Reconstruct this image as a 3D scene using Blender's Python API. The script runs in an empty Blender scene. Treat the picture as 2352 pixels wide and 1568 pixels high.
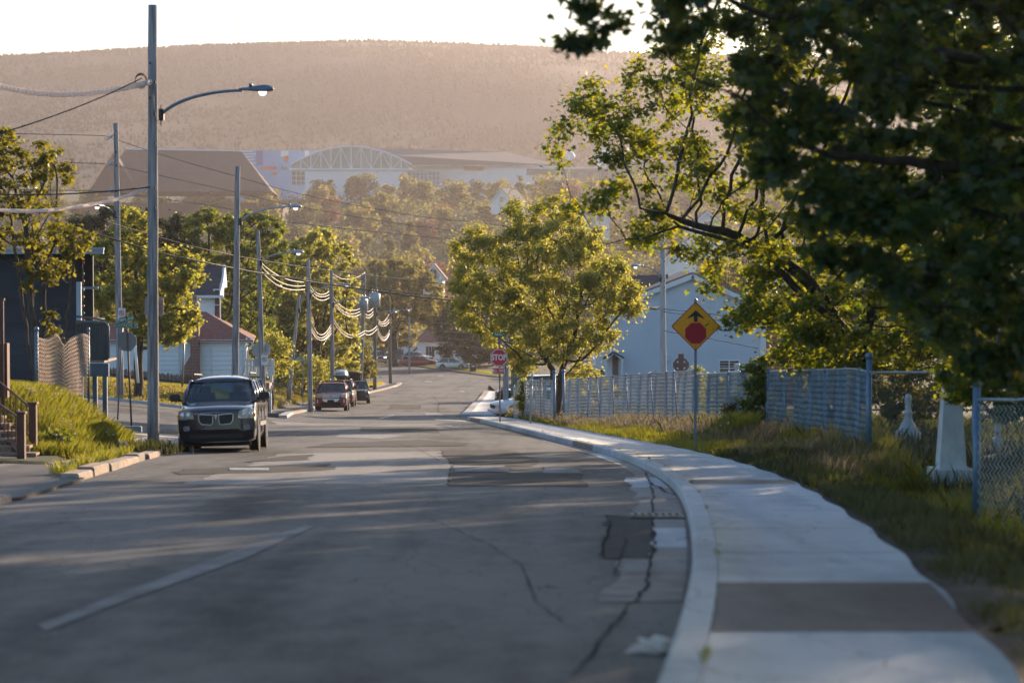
import bpy, bmesh, math, random
import numpy as np
from mathutils import Vector, Matrix, Euler

# ------------------------------------------------------------------ camera, sky, sun, exposure
sc = bpy.context.scene
COL = sc.collection
FPX = 5553.0                       # focal length in pixels of a 2352 px wide picture (85 mm)
HV = 600.0                         # row of the eye-level horizon in that picture
TH = math.atan((784 - HV) / FPX)
CAMZ = 1.5
cam_d = bpy.data.cameras.new('camera'); cam = bpy.data.objects.new('camera', cam_d); COL.objects.link(cam)
cam_d.sensor_width = 36.0; cam_d.lens = FPX / 2352 * 36
cam.location = (0, 0, CAMZ); cam.rotation_euler = (math.radians(90) - TH, 0, 0)
cam_d.clip_start = 0.5; cam_d.clip_end = 9000
cam_d.dof.use_dof = True; cam_d.dof.focus_distance = 92; cam_d.dof.aperture_fstop = 1.9; cam_d.dof.aperture_blades = 9
sc.camera = cam
SUN_AZ, SUN_EL = 30.0, 12.0
w = bpy.data.worlds.new('World'); sc.world = w; w.use_nodes = True
nt = w.node_tree; nt.nodes.clear()
sky = nt.nodes.new('ShaderNodeTexSky'); sky.sky_type = 'NISHITA'; sky.sun_disc = False
sky.sun_elevation = math.radians(SUN_EL); sky.sun_rotation = math.radians(SUN_AZ)
sky.air_density = 1.0; sky.dust_density = 1.0; sky.ozone_density = 2.5
bg = nt.nodes.new('ShaderNodeBackground'); bg.inputs[1].default_value = 0.115
wo = nt.nodes.new('ShaderNodeOutputWorld')
nt.links.new(sky.outputs[0], bg.inputs[0]); nt.links.new(bg.outputs[0], wo.inputs[0])
sl = bpy.data.lights.new('sun', 'SUN'); sun = bpy.data.objects.new('sun', sl); COL.objects.link(sun)
sl.energy = 5.0; sl.angle = math.radians(0.6); sl.color = (1.0, 0.76, 0.53)
az, el = math.radians(SUN_AZ), math.radians(SUN_EL)
SD = Vector((math.sin(az) * math.cos(el), math.cos(az) * math.cos(el), math.sin(el)))
sun.rotation_euler = (-SD).to_track_quat('-Z', 'Y').to_euler()
sc.view_settings.view_transform = 'Standard'; sc.view_settings.look = 'None'
sc.view_settings.exposure = 1.15; sc.view_settings.gamma = 1.0
sc.cycles.max_bounces = 7; sc.cycles.diffuse_bounces = 2; sc.cycles.glossy_bounces = 2
sc.cycles.transmission_bounces = 4; sc.cycles.volume_bounces = 0; sc.cycles.transparent_max_bounces = 8
sc.cycles.use_denoising = True; sc.cycles.caustics_reflective = False; sc.cycles.caustics_refractive = False

# ------------------------------------------------------------------ helpers
R = math.radians
def at(u, v, Y):
    """the world point at depth Y seen at column u, row v of the 2352 px wide picture"""
    c, s = math.cos(TH), math.sin(TH)
    x, up = (u - 1176) / FPX, -(v - 784) / FPX
    d = Vector((x, c + up * s, -s + up * c))
    return Vector((0, 0, CAMZ)) + d * (Y / d.y)
def sstep(a, b, x):
    t = np.clip((np.asarray(x, float) - a) / (b - a), 0, 1); return t * t * (3 - 2 * t)

class MB:
    def __init__(s): s.v = []; s.f = []; s.m = []
    def add(s, vs, fs, m=0):
        o = len(s.v); s.v += [tuple(p) for p in vs]
        s.f += [tuple(i + o for i in f) for f in fs]; s.m += [m] * len(fs); return s
    def box(s, c, d, m=0, rz=0, M=None, taper=1.0):
        hx, hy, hz = d[0] / 2, d[1] / 2, d[2] / 2
        vs = []
        for sz in (-1, 1):
            t = taper if sz > 0 else 1
            for sx, sy in ((-1, -1), (1, -1), (1, 1), (-1, 1)):
                vs.append(Vector((sx * hx * t, sy * hy * t, sz * hz)))
        if rz: vs = [Matrix.Rotation(rz, 3, 'Z') @ p for p in vs]
        if M is not None: vs = [M @ p for p in vs]
        vs = [p + Vector(c) for p in vs]
        return s.add(vs, [(3, 2, 1, 0), (4, 5, 6, 7), (0, 1, 5, 4), (1, 2, 6, 5), (2, 3, 7, 6), (3, 0, 4, 7)], m)
    def tube(s, path, r, n=6, m=0, cap=True):
        P = [Vector(p) for p in path]; k = len(P)
        if not hasattr(r, '__len__'): r = [r] * k
        vs = []; a = None
        for i, p in enumerate(P):
            t = (P[min(i + 1, k - 1)] - P[max(i - 1, 0)])
            t = t.normalized() if t.length > 1e-9 else Vector((0, 0, 1))
            if a is None: a = t.orthogonal().normalized()
            else:
                a = a - t * a.dot(t); a = a.normalized() if a.length > 1e-6 else t.orthogonal().normalized()
            b = t.cross(a)
            for j in range(n):
                q = 2 * math.pi * j / n
                vs.append(p + (a * math.cos(q) + b * math.sin(q)) * r[i])
        fs = [(i * n + j, i * n + (j + 1) % n, (i + 1) * n + (j + 1) % n, (i + 1) * n + j) for i in range(k - 1) for j in range(n)]
        if cap: fs += [tuple(range(n - 1, -1, -1)), tuple((k - 1) * n + j for j in range(n))]
        return s.add(vs, fs, m)
    def lathe(s, prof, c=(0, 0, 0), n=16, m=0, M=None):
        vs = []
        for r, z in prof:
            for j in range(n):
                q = 2 * math.pi * j / n; p = Vector((r * math.cos(q), r * math.sin(q), z))
                if M is not None: p = M @ p
                vs.append(p + Vector(c))
        k = len(prof)
        fs = [(i * n + j, i * n + (j + 1) % n, (i + 1) * n + (j + 1) % n, (i + 1) * n + j) for i in range(k - 1) for j in range(n)]
        fs += [tuple(range(n - 1, -1, -1)), tuple((k - 1) * n + j for j in range(n))]
        return s.add(vs, fs, m)
    def prism(s, poly, a, b, m=0, ax='y', c=(0, 0, 0)):
        """poly of 2D points swept from a to b along axis ax (y: poly is x,z; z: x,y; x: y,z)"""
        n = len(poly); vs = []
        for t in (a, b):
            for p, q in poly:
                vs.append({'y': (p, t, q), 'z': (p, q, t), 'x': (t, p, q)}[ax])
        vs = [(x + c[0], y + c[1], z + c[2]) for x, y, z in vs]
        fs = [tuple(range(n)), tuple(range(2 * n - 1, n - 1, -1))] + [(i + n, (i + 1) % n + n, (i + 1) % n, i) for i in range(n)]
        return s.add(vs, fs, m)
    def quad(s, *p, m=0): return s.add(p, [tuple(range(len(p)))], m)
    def xf(s, M): s.v = [tuple(M @ Vector(p)) for p in s.v]; return s
    def build(s, name, mats, parent=None, loc=None, smooth=False, bevel=0, rot=None, world=False):
        """world=True: the vertices are in world coordinates and the parent's own place is taken off"""
        vs = s.v
        if world and parent is not None:
            o = parent.location; vs = [(x - o.x, y - o.y, z - o.z) for x, y, z in vs]
        elif world and loc is not None:
            vs = [(x - loc[0], y - loc[1], z - loc[2]) for x, y, z in vs]
        me = bpy.data.meshes.new(name); me.from_pydata(vs, [], s.f)
        mats = mats if isinstance(mats, (list, tuple)) else [mats]
        for mm in mats: me.materials.append(mm)
        if len(mats) > 1: me.polygons.foreach_set('material_index', s.m)
        bm = bmesh.new(); bm.from_mesh(me); bmesh.ops.recalc_face_normals(bm, faces=bm.faces); bm.to_mesh(me); bm.free()
        if smooth: me.polygons.foreach_set('use_smooth', [True] * len(me.polygons))
        me.update()
        o = bpy.data.objects.new(name, me); COL.objects.link(o)
        if parent is not None: o.parent = parent
        if loc is not None: o.location = loc
        if rot is not None: o.rotation_euler = rot
        if bevel:
            b = o.modifiers.new('bevel', 'BEVEL'); b.width = bevel; b.segments = 2; b.limit_method = 'ANGLE'; b.angle_limit = R(35)
            if smooth is False: pass
        return o

def np_mesh(name, V, loops, sizes, mats, parent=None, loc=None, mi=None, smooth=False):
    me = bpy.data.meshes.new(name)
    V = np.asarray(V, np.float32); loops = np.asarray(loops, np.int32); sizes = np.asarray(sizes, np.int32)
    me.vertices.add(len(V)); me.vertices.foreach_set('co', V.ravel())
    me.loops.add(len(loops)); me.loops.foreach_set('vertex_index', loops)
    me.polygons.add(len(sizes))
    st = np.concatenate([[0], np.cumsum(sizes)[:-1]]).astype(np.int32)
    me.polygons.foreach_set('loop_start', st); me.polygons.foreach_set('loop_total', sizes)
    for mm in (mats if isinstance(mats, (list, tuple)) else [mats]): me.materials.append(mm)
    if mi is not None: me.polygons.foreach_set('material_index', np.asarray(mi, np.int32))
    if smooth: me.polygons.foreach_set('use_smooth', np.ones(len(sizes), bool))
    me.update(calc_edges=True); me.validate()
    o = bpy.data.objects.new(name, me); COL.objects.link(o)
    if parent is not None: o.parent = parent
    if loc is not None: o.location = loc
    return o

def tag(o, label=None, cat=None, group=None, kind=None):
    if label: o['label'] = label
    if cat: o['category'] = cat
    if group: o['group'] = group
    if kind: o['kind'] = kind
    return o
def thing(name, label, cat, loc=(0, 0, 0), rz=0, group=None, rot=None):
    o = bpy.data.objects.new(name, None); COL.objects.link(o); o.location = loc
    o.rotation_euler = rot if rot else (0, 0, rz); o.empty_display_size = 0.2
    return tag(o, label, cat, group)
def children(o): return [c for c in bpy.data.objects if c.parent is o]
def copy_tree(o, parent=None):
    c = o.copy(); COL.objects.link(c); c.parent = parent
    for ch in children(o): copy_tree(ch, c)
    return c
def struct(o): o['kind'] = 'structure'; return o

# ------------------------------------------------------------------ materials
def new_mat(name):
    m = bpy.data.materials.new(name); m.use_nodes = True; n = m.node_tree; n.nodes.clear()
    out = n.nodes.new('ShaderNodeOutputMaterial'); return m, n, out
def N(n, t, **kw):
    x = n.nodes.new(t)
    for k, v in kw.items(): setattr(x, k, v)
    return x
def mat(name, col, col2=None, rough=0.7, metal=0.0, scale=(4, 4, 4), bump=0.0, bscale=30, spec=0.5, coat=0.0, thr=(0.35, 0.65), detail=6, emit=0, bdist=0.02):
    """Principled surface; col and col2 mixed by object-space noise"""
    m, n, out = new_mat(name); b = N(n, 'ShaderNodeBsdfPrincipled')
    b.inputs['Roughness'].default_value = rough; b.inputs['Metallic'].default_value = metal
    b.inputs['Specular IOR Level'].default_value = spec; b.inputs['Coat Weight'].default_value = coat
    b.inputs['Coat Roughness'].default_value = 0.06
    tc = N(n, 'ShaderNodeTexCoord')
    if col2:
        mp = N(n, 'ShaderNodeMapping'); mp.inputs['Scale'].default_value = scale
        no = N(n, 'ShaderNodeTexNoise'); no.inputs['Scale'].default_value = 1.0; no.inputs['Detail'].default_value = detail
        rp = N(n, 'ShaderNodeValToRGB'); rp.color_ramp.elements[0].position = thr[0]; rp.color_ramp.elements[1].position = thr[1]
        rp.color_ramp.elements[0].color = (*col, 1); rp.color_ramp.elements[1].color = (*col2, 1)
        n.links.new(tc.outputs['Object'], mp.inputs[0]); n.links.new(mp.outputs[0], no.inputs[0])
        n.links.new(no.outputs[0], rp.inputs[0]); n.links.new(rp.outputs[0], b.inputs['Base Color'])
    else: b.inputs['Base Color'].default_value = (*col, 1)
    if bump:
        nb = N(n, 'ShaderNodeTexNoise'); nb.inputs['Scale'].default_value = bscale; nb.inputs['Detail'].default_value = 5
        bp = N(n, 'ShaderNodeBump'); bp.inputs['Strength'].default_value = bump; bp.inputs['Distance'].default_value = bdist
        n.links.new(tc.outputs['Object'], nb.inputs[0]); n.links.new(nb.outputs[0], bp.inputs['Height']); n.links.new(bp.outputs[0], b.inputs['Normal'])
    n.links.new(b.outputs[0], out.inputs[0]); return m
def leaf_mat(name, c1, c2, t1, t2, mix=0.5, gloss=0.06):
    """leaf: diffuse front plus light coming through; each leaf island its own tint"""
    m, n, out = new_mat(name); g = N(n, 'ShaderNodeNewGeometry')
    def ramp(a, b):
        r = N(n, 'ShaderNodeValToRGB'); r.color_ramp.elements[0].color = (*a, 1); r.color_ramp.elements[1].color = (*b, 1)
        n.links.new(g.outputs['Random Per Island'], r.inputs[0]); return r
    d = N(n, 'ShaderNodeBsdfDiffuse'); t = N(n, 'ShaderNodeBsdfTranslucent'); gl = N(n, 'ShaderNodeBsdfGlossy'); gl.inputs['Roughness'].default_value = 0.45
    n.links.new(ramp(c1, c2).outputs[0], d.inputs[0]); n.links.new(ramp(t1, t2).outputs[0], t.inputs[0])
    mx = N(n, 'ShaderNodeMixShader'); mx.inputs[0].default_value = mix
    n.links.new(d.outputs[0], mx.inputs[1]); n.links.new(t.outputs[0], mx.inputs[2])
    m2 = N(n, 'ShaderNodeMixShader'); m2.inputs[0].default_value = gloss
    n.links.new(mx.outputs[0], m2.inputs[1]); n.links.new(gl.outputs[0], m2.inputs[2]); n.links.new(m2.outputs[0], out.inputs[0]); return m
def brick_mat(name, c1, c2, mortar, scale=1.0):
    m, n, out = new_mat(name); b = N(n, 'ShaderNodeBsdfPrincipled'); b.inputs['Roughness'].default_value = 0.9
    tc = N(n, 'ShaderNodeTexCoord'); sp = N(n, 'ShaderNodeSeparateXYZ'); cb = N(n, 'ShaderNodeCombineXYZ'); ad = N(n, 'ShaderNodeMath')
    n.links.new(tc.outputs['Object'], sp.inputs[0]); n.links.new(sp.outputs[0], ad.inputs[0]); n.links.new(sp.outputs[1], ad.inputs[1])
    n.links.new(ad.outputs[0], cb.inputs[0]); n.links.new(sp.outputs[2], cb.inputs[1])
    br = N(n, 'ShaderNodeTexBrick'); br.inputs['Scale'].default_value = scale
    br.inputs['Color1'].default_value = (*c1, 1); br.inputs['Color2'].default_value = (*c2, 1); br.inputs['Mortar'].default_value = (*mortar, 1)
    br.inputs['Brick Width'].default_value = 0.22; br.inputs['Row Height'].default_value = 0.075; br.inputs['Mortar Size'].default_value = 0.010
    n.links.new(cb.outputs[0], br.inputs[0]); n.links.new(br.outputs[0], b.inputs['Base Color']); n.links.new(b.outputs[0], out.inputs[0]); return m

def asphalt_mat(name, base, hi, patchy=0.5, rough=0.72):
    """worn asphalt: large pale wear, tyre-polished streaks along the road, fine grain, thin cracks"""
    m, n, out = new_mat(name); b = N(n, 'ShaderNodeBsdfPrincipled'); b.inputs['Roughness'].default_value = rough; b.inputs['Specular IOR Level'].default_value = 0.22
    tc = N(n, 'ShaderNodeTexCoord')
    def noise(sc_, det, mul=1.0):
        mp = N(n, 'ShaderNodeMapping'); mp.inputs['Scale'].default_value = sc_
        no = N(n, 'ShaderNodeTexNoise'); no.inputs['Scale'].default_value = 1; no.inputs['Detail'].default_value = det
        n.links.new(tc.outputs['Object'], mp.inputs[0]); n.links.new(mp.outputs[0], no.inputs[0]); return no
    a = noise((0.35, 0.10, 0.3), 5); c = noise((1.8, 0.05, 1), 3); d = noise((38, 38, 38), 2); e = noise((4, 1.6, 2), 4)
    def mth(op, x, y):
        q = N(n, 'ShaderNodeMath', operation=op)
        for i, k in enumerate((x, y)):
            if isinstance(k, (int, float)): q.inputs[i].default_value = k
            else: n.links.new(k, q.inputs[i])
        return q.outputs[0]
    s = mth('ADD', mth('MULTIPLY', a.outputs[0], 0.9), mth('MULTIPLY', c.outputs[0], 0.35))
    s = mth('ADD', s, mth('MULTIPLY', e.outputs[0], 0.3)); s = mth('ADD', s, mth('MULTIPLY', d.outputs[0], 0.35))
    rp = N(n, 'ShaderNodeValToRGB'); rp.color_ramp.elements[0].position = 0.72; rp.color_ramp.elements[1].position = 1.2 - 0.2 * patchy
    rp.color_ramp.elements[0].color = (*base, 1); rp.color_ramp.elements[1].color = (*hi, 1)
    n.links.new(s, rp.inputs[0])
    # cracks
    vo = N(n, 'ShaderNodeTexVoronoi', feature='DISTANCE_TO_EDGE'); mp = N(n, 'ShaderNodeMapping'); mp.inputs['Scale'].default_value = (0.30, 0.13, 1)
    ds = N(n, 'ShaderNodeMixRGB'); ds.inputs[0].default_value = 0.12
    nz = N(n, 'ShaderNodeTexNoise'); nz.inputs['Scale'].default_value = 1.1; nz.inputs['Detail'].default_value = 6
    n.links.new(tc.outputs['Object'], mp.inputs[0]); n.links.new(tc.outputs['Object'], nz.inputs[0])
    n.links.new(mp.outputs[0], ds.inputs[1]); n.links.new(nz.outputs['Color'], ds.inputs[2]); n.links.new(ds.outputs[0], vo.inputs['Vector'])
    lt = mth('LESS_THAN', vo.outputs['Distance'], 0.0045)
    gate = mth('GREATER_THAN', a.outputs[0], 0.47)
    mk = N(n, 'ShaderNodeMixRGB'); mk.inputs[2].default_value = (0.012, 0.012, 0.013, 1)
    n.links.new(mth('MULTIPLY', mth('MULTIPLY', lt, gate), 0.75), mk.inputs[0]); n.links.new(rp.outputs[0], mk.inputs[1])
    n.links.new(mk.outputs[0], b.inputs['Base Color'])
    bp = N(n, 'ShaderNodeBump'); bp.inputs['Strength'].default_value = 0.5; bp.inputs['Distance'].default_value = 0.012
    n.links.new(mth('ADD', d.outputs[0], mth('MULTIPLY', e.outputs[0], 1.5)), bp.inputs['Height']); n.links.new(bp.outputs[0], b.inputs['Normal'])
    n.links.new(b.outputs[0], out.inputs[0]); return m

M = {}
M['asphalt'] = asphalt_mat('asphalt', (0.026, 0.027, 0.029), (0.175, 0.166, 0.156), rough=0.8)
M['asphalt_new'] = asphalt_mat('asphalt_new', (0.020, 0.020, 0.022), (0.060, 0.058, 0.058), 0.2, 0.85)
M['asphalt_pale'] = asphalt_mat('asphalt_pale', (0.17, 0.160, 0.150), (0.34, 0.315, 0.295), 0.9, 0.85)
M['asphalt_path'] = asphalt_mat('asphalt_path', (0.075, 0.068, 0.066), (0.17, 0.15, 0.14), 0.6)
M['concrete'] = asphalt_mat('concrete', (0.30, 0.33, 0.37), (0.56, 0.575, 0.60), 0.6, 0.85)
M['concrete_pale'] = asphalt_mat('concrete_pale', (0.32, 0.32, 0.33), (0.60, 0.59, 0.58), 0.7, 0.9)
M['concrete_brown'] = mat('concrete_brown', (0.20, 0.165, 0.145), (0.34, 0.29, 0.255), rough=0.9, scale=(3, 3, 3), bump=0.5, bscale=25)
M['kerb_old'] = mat('kerb_old', (0.30, 0.22, 0.17), (0.50, 0.40, 0.33), rough=0.95, scale=(5, 5, 5), bump=1.0, bscale=14)
M['ground'] = mat('ground', (0.025, 0.035, 0.014), (0.055, 0.055, 0.024), rough=1, scale=(0.6, 0.6, 0.6), bump=1, bscale=6)
M['paint'] = mat('paint_white', (0.45, 0.45, 0.44), (0.17, 0.165, 0.16), rough=0.7, scale=(9, 3, 4), thr=(0.45, 0.7))
M['paint_worn'] = mat('paint_worn', (0.23, 0.23, 0.235), (0.09, 0.09, 0.094), rough=0.85, scale=(3.0, 1.2, 4), thr=(0.36, 0.72))
M['crack'] = mat('crack_tar', (0.022, 0.022, 0.023), rough=1.0, spec=0.02)
M['hill'] = mat('hill', (0.012, 0.018, 0.012), (0.030, 0.032, 0.018), rough=1, scale=(0.012, 0.006, 0.02), thr=(.3, .7), detail=9)
M['wood_pole'] = mat('wood_pole', (0.15, 0.145, 0.15), (0.40, 0.39, 0.40), rough=0.85, scale=(16, 16, 1.1), bump=0.8, bscale=16)
M['wood_pole_green'] = mat('wood_pole_green', (0.10, 0.12, 0.085), (0.19, 0.20, 0.14), rough=0.85, scale=(16, 16, 1.1), bump=0.6)
M['wood_dark'] = mat('wood_dark', (0.10, 0.075, 0.06), (0.19, 0.15, 0.12), rough=0.85, scale=(16, 16, 1.1), bump=0.6)
M['steel'] = mat('steel', (0.16, 0.21, 0.27), (0.22, 0.27, 0.33), rough=0.45, metal=0.4, scale=(8, 8, 8))
M['lamp_grey'] = mat('lamp_grey', (0.10, 0.16, 0.23), (0.16, 0.22, 0.29), rough=0.4, metal=0.3, scale=(5, 5, 5))
M['galv'] = mat('galvanised', (0.28, 0.33, 0.40), (0.40, 0.45, 0.50), rough=0.45, metal=0.5, scale=(20, 20, 4))
M['fence_blue'] = mat('fence_blue', (0.11, 0.19, 0.30), (0.19, 0.28, 0.38), rough=0.45, metal=0.3, scale=(14, 14, 6))
M['mesh_wire'] = mat('mesh_wire', (0.38, 0.43, 0.50), (0.52, 0.55, 0.60), rough=0.5, metal=0.2, scale=(3, 3, 3))
M['rust_post'] = mat('rust_post', (0.12, 0.10, 0.10), (0.28, 0.20, 0.16), rough=0.7, metal=0.3, scale=(12, 12, 3))
M['black'] = mat('black_plastic', (0.012, 0.012, 0.013), rough=0.5)
M['cable_black'] = mat('cable_black', (0.015, 0.015, 0.017), rough=0.5)
M['cable_pale'] = mat('cable_pale', (0.42, 0.35, 0.31), (0.56, 0.48, 0.42), rough=0.35, scale=(30, 30, 30))
M['cable_teal'] = mat('cable_teal', (0.07, 0.09, 0.10), rough=0.5)
M['porcelain'] = mat('porcelain', (0.45, 0.55, 0.68), rough=0.25)
m_, n_, o_ = new_mat('lamp_lens')
tl = N(n_, 'ShaderNodeBsdfTranslucent'); tl.inputs[0].default_value = (0.95, 0.9, 0.85, 1)
gg = N(n_, 'ShaderNodeBsdfGlossy'); gg.inputs['Roughness'].default_value = 0.12
mx_ = N(n_, 'ShaderNodeMixShader'); mx_.inputs[0].default_value = 0.25
n_.links.new(tl.outputs[0], mx_.inputs[1]); n_.links.new(gg.outputs[0], mx_.inputs[2]); n_.links.new(mx_.outputs[0], o_.inputs[0])
M['lens'] = m_
M['siding_white'] = mat('siding_white', (0.78, 0.83, 0.88), (0.84, 0.87, 0.90), rough=0.55, scale=(0.7, 0.7, 0.7))
M['siding_blue'] = mat('siding_blue', (0.50, 0.60, 0.70), (0.56, 0.65, 0.74), rough=0.55, scale=(0.6, 0.6, 0.6))
M['siding_navy'] = mat('siding_navy', (0.022, 0.036, 0.056), (0.036, 0.052, 0.075), rough=0.7, scale=(1, 1, 5))
M['trim'] = mat('trim_white', (0.72, 0.76, 0.80), rough=0.5)
M['trim_blue'] = mat('trim_blue', (0.46, 0.60, 0.76), rough=0.5)
M['roof_red'] = mat('roof_red', (0.20, 0.075, 0.055), (0.30, 0.13, 0.10), rough=0.9, scale=(6, 6, 12), bump=0.5, bscale=20)
M['roof_grey'] = mat('roof_grey', (0.16, 0.145, 0.145), (0.24, 0.21, 0.205), rough=0.9, scale=(5, 5, 12), bump=0.5, bscale=20)
M['roof_dark'] = mat('roof_dark', (0.030, 0.032, 0.045), (0.055, 0.055, 0.07), rough=0.8, scale=(2, 2, 20))
M['brick'] = brick_mat('brick', (0.26, 0.06, 0.035), (0.16, 0.04, 0.03), (0.42, 0.36, 0.33))
M['fence_wood'] = mat('fence_wood', (0.020, 0.015, 0.013), (0.05, 0.036, 0.028), rough=0.9, scale=(9, 9, 1.5), bump=0.5)
M['deck_brown'] = mat('deck_brown', (0.10, 0.038, 0.026), (0.15, 0.06, 0.038), rough=0.7, scale=(5, 5, 2))
M['deck_wood'] = mat('deck_wood', (0.28, 0.16, 0.11), (0.45, 0.30, 0.22), rough=0.8, scale=(3, 12, 12))
M['deck_blue'] = mat('deck_blue', (0.075, 0.12, 0.17), (0.12, 0.17, 0.22), rough=0.7, scale=(4, 4, 2))
M['corrugated'] = mat('corrugated', (0.09, 0.125, 0.16), (0.15, 0.18, 0.21), rough=0.45, metal=0.3, scale=(4, 4, 1))
M['glass'] = mat('window_glass', (0.02, 0.03, 0.045), rough=0.08, spec=1.0, coat=0.5)
M['sign_back'] = mat('sign_back', (0.30, 0.36, 0.43), (0.36, 0.41, 0.47), rough=0.5, metal=0.4, scale=(4, 4, 4))
M['sign_back_pink'] = mat('sign_back_pink', (0.40, 0.27, 0.26), (0.34, 0.30, 0.33), rough=0.5, metal=0.3, scale=(1, 1, 3))
M['sign_yellow'] = mat('sign_yellow', (0.90, 0.36, 0.012), (0.95, 0.40, 0.02), rough=0.45, scale=(5, 5, 5))
M['sign_orange'] = mat('sign_orange', (0.80, 0.30, 0.05), rough=0.5)
M['sign_red'] = mat('sign_red', (0.66, 0.028, 0.045), rough=0.45)
M['sign_dkred'] = mat('sign_dark_red', (0.42, 0.016, 0.03), rough=0.5)
M['sign_green'] = mat('sign_green', (0.02, 0.24, 0.16), rough=0.45)
M['sign_white'] = mat('sign_white', (0.80, 0.80, 0.82), rough=0.45)
M['sign_black'] = mat('sign_black', (0.015, 0.03, 0.025), rough=0.5)
M['tyre'] = mat('tyre', (0.012, 0.012, 0.012), rough=0.85)
m_, n_, o_ = new_mat('cable_sleeve')
tl = N(n_, 'ShaderNodeBsdfTranslucent'); tl.inputs[0].default_value = (0.96, 0.84, 0.78, 1); df_ = N(n_, 'ShaderNodeBsdfDiffuse'); df_.inputs[0].default_value = (0.88, 0.76, 0.70, 1)
m2_ = N(n_, 'ShaderNodeMixShader'); m2_.inputs[0].default_value = 0.5
n_.links.new(tl.outputs[0], m2_.inputs[1]); n_.links.new(df_.outputs[0], m2_.inputs[2]); n_.links.new(m2_.outputs[0], o_.inputs[0])
M['cable_sleeve'] = m_
M['rim'] = mat('rim', (0.42, 0.42, 0.44), rough=0.25, metal=0.9)
M['chrome'] = mat('chrome', (0.80, 0.84, 0.90), rough=0.32, metal=0.55)
M['under'] = mat('underbody', (0.010, 0.010, 0.011), rough=0.9)
M['carpaint_black'] = mat('carpaint_black', (0.008, 0.014, 0.040), rough=0.18, spec=0.8, coat=1.0)
M['carpaint_maroon'] = mat('carpaint_maroon', (0.26, 0.010, 0.016), rough=0.3, coat=1.0)
M['carpaint_rust'] = mat('carpaint_rust', (0.22, 0.028, 0.018), rough=0.3, coat=1.0)
M['carpaint_dark'] = mat('carpaint_dark', (0.012, 0.018, 0.026), rough=0.3, coat=1.0)
M['carpaint_red'] = mat('carpaint_red', (0.42, 0.03, 0.02), rough=0.35, coat=0.6)
M['carpaint_silver'] = mat('carpaint_silver', (0.33, 0.38, 0.44), rough=0.35, metal=0.4, coat=0.6)
M['carpaint_slate'] = mat('carpaint_slate', (0.06, 0.085, 0.12), rough=0.35, coat=0.6)
M['carpaint_white'] = mat('carpaint_white', (0.75, 0.76, 0.76), rough=0.35, coat=0.6)
M['carglass'] = mat('car_glass', (0.03, 0.075, 0.10), (0.07, 0.115, 0.14), rough=0.12, spec=0.8, coat=0.6, scale=(2, 2, 2))
M['headlight'] = mat('headlight', (0.42, 0.46, 0.50), (0.72, 0.74, 0.76), rough=0.10, metal=0.6, coat=1.0, scale=(9, 9, 9))
M['amber'] = mat('amber', (0.7, 0.28, 0.05), rough=0.3)
M['taillight'] = mat('taillight', (0.45, 0.02, 0.02), rough=0.25, coat=1)
M['headlit'], n_, o_ = new_mat('lit_headlight')
e_ = N(n_, 'ShaderNodeEmission'); e_.inputs[0].default_value = (1, .62, .4, 1); e_.inputs[1].default_value = 2.2; n_.links.new(e_.outputs[0], o_.inputs[0])
M['granite'] = mat('granite_brown', (0.17, 0.095, 0.08), (0.27, 0.17, 0.15), rough=0.75, scale=(22, 22, 22), bump=0.3)
M['stone_grey'] = mat('stone_grey', (0.22, 0.21, 0.22), (0.34, 0.32, 0.32), rough=0.85, scale=(9, 9, 9), bump=0.4)
M['marble'] = mat('marble_white', (0.52, 0.56, 0.60), (0.68, 0.70, 0.72), rough=0.6, scale=(5, 5, 3), bump=0.2)
M['bark'] = mat('bark', (0.035, 0.027, 0.023), (0.085, 0.068, 0.056), rough=0.95, scale=(9, 9, 3), bump=0.8, bscale=18)
M['bark_grey'] = mat('bark_grey', (0.06, 0.045, 0.038), (0.13, 0.10, 0.085), rough=0.95, scale=(9, 9, 3), bump=0.8, bscale=18)
M['leaf_gold'] = leaf_mat('leaf_gold', (0.035, 0.10, 0.02), (0.09, 0.15, 0.03), (0.42, 0.47, 0.05), (0.86, 0.71, 0.12), 0.57)
M['leaf_green'] = leaf_mat('leaf_green', (0.03, 0.075, 0.018), (0.06, 0.11, 0.022), (0.24, 0.34, 0.028), (0.55, 0.50, 0.04), 0.5)
M['leaf_maple'] = leaf_mat('leaf_maple', (0.014, 0.065, 0.026), (0.034, 0.10, 0.03), (0.20, 0.34, 0.02), (0.78, 0.66, 0.03), 0.5)
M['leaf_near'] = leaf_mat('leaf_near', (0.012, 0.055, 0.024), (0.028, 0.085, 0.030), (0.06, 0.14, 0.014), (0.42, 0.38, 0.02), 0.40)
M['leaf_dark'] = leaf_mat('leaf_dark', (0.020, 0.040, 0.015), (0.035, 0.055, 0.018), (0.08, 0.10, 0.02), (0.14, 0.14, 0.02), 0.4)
M['leaf_olive'] = leaf_mat('leaf_olive', (0.04, 0.055, 0.012), (0.08, 0.085, 0.015), (0.28, 0.27, 0.02), (0.50, 0.42, 0.03), 0.5)
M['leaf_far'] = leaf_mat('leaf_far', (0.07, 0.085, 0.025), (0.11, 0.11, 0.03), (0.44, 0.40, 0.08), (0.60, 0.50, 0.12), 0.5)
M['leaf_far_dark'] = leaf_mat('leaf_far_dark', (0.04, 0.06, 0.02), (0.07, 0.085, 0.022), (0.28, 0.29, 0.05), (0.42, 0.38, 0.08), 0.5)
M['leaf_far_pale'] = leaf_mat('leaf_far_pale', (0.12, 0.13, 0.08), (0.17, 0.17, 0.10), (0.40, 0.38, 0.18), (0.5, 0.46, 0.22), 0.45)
M['leaf_far_red'] = leaf_mat('leaf_far_red', (0.12, 0.05, 0.035), (0.17, 0.08, 0.05), (0.34, 0.16, 0.10), (0.42, 0.22, 0.12), 0.45)
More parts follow.
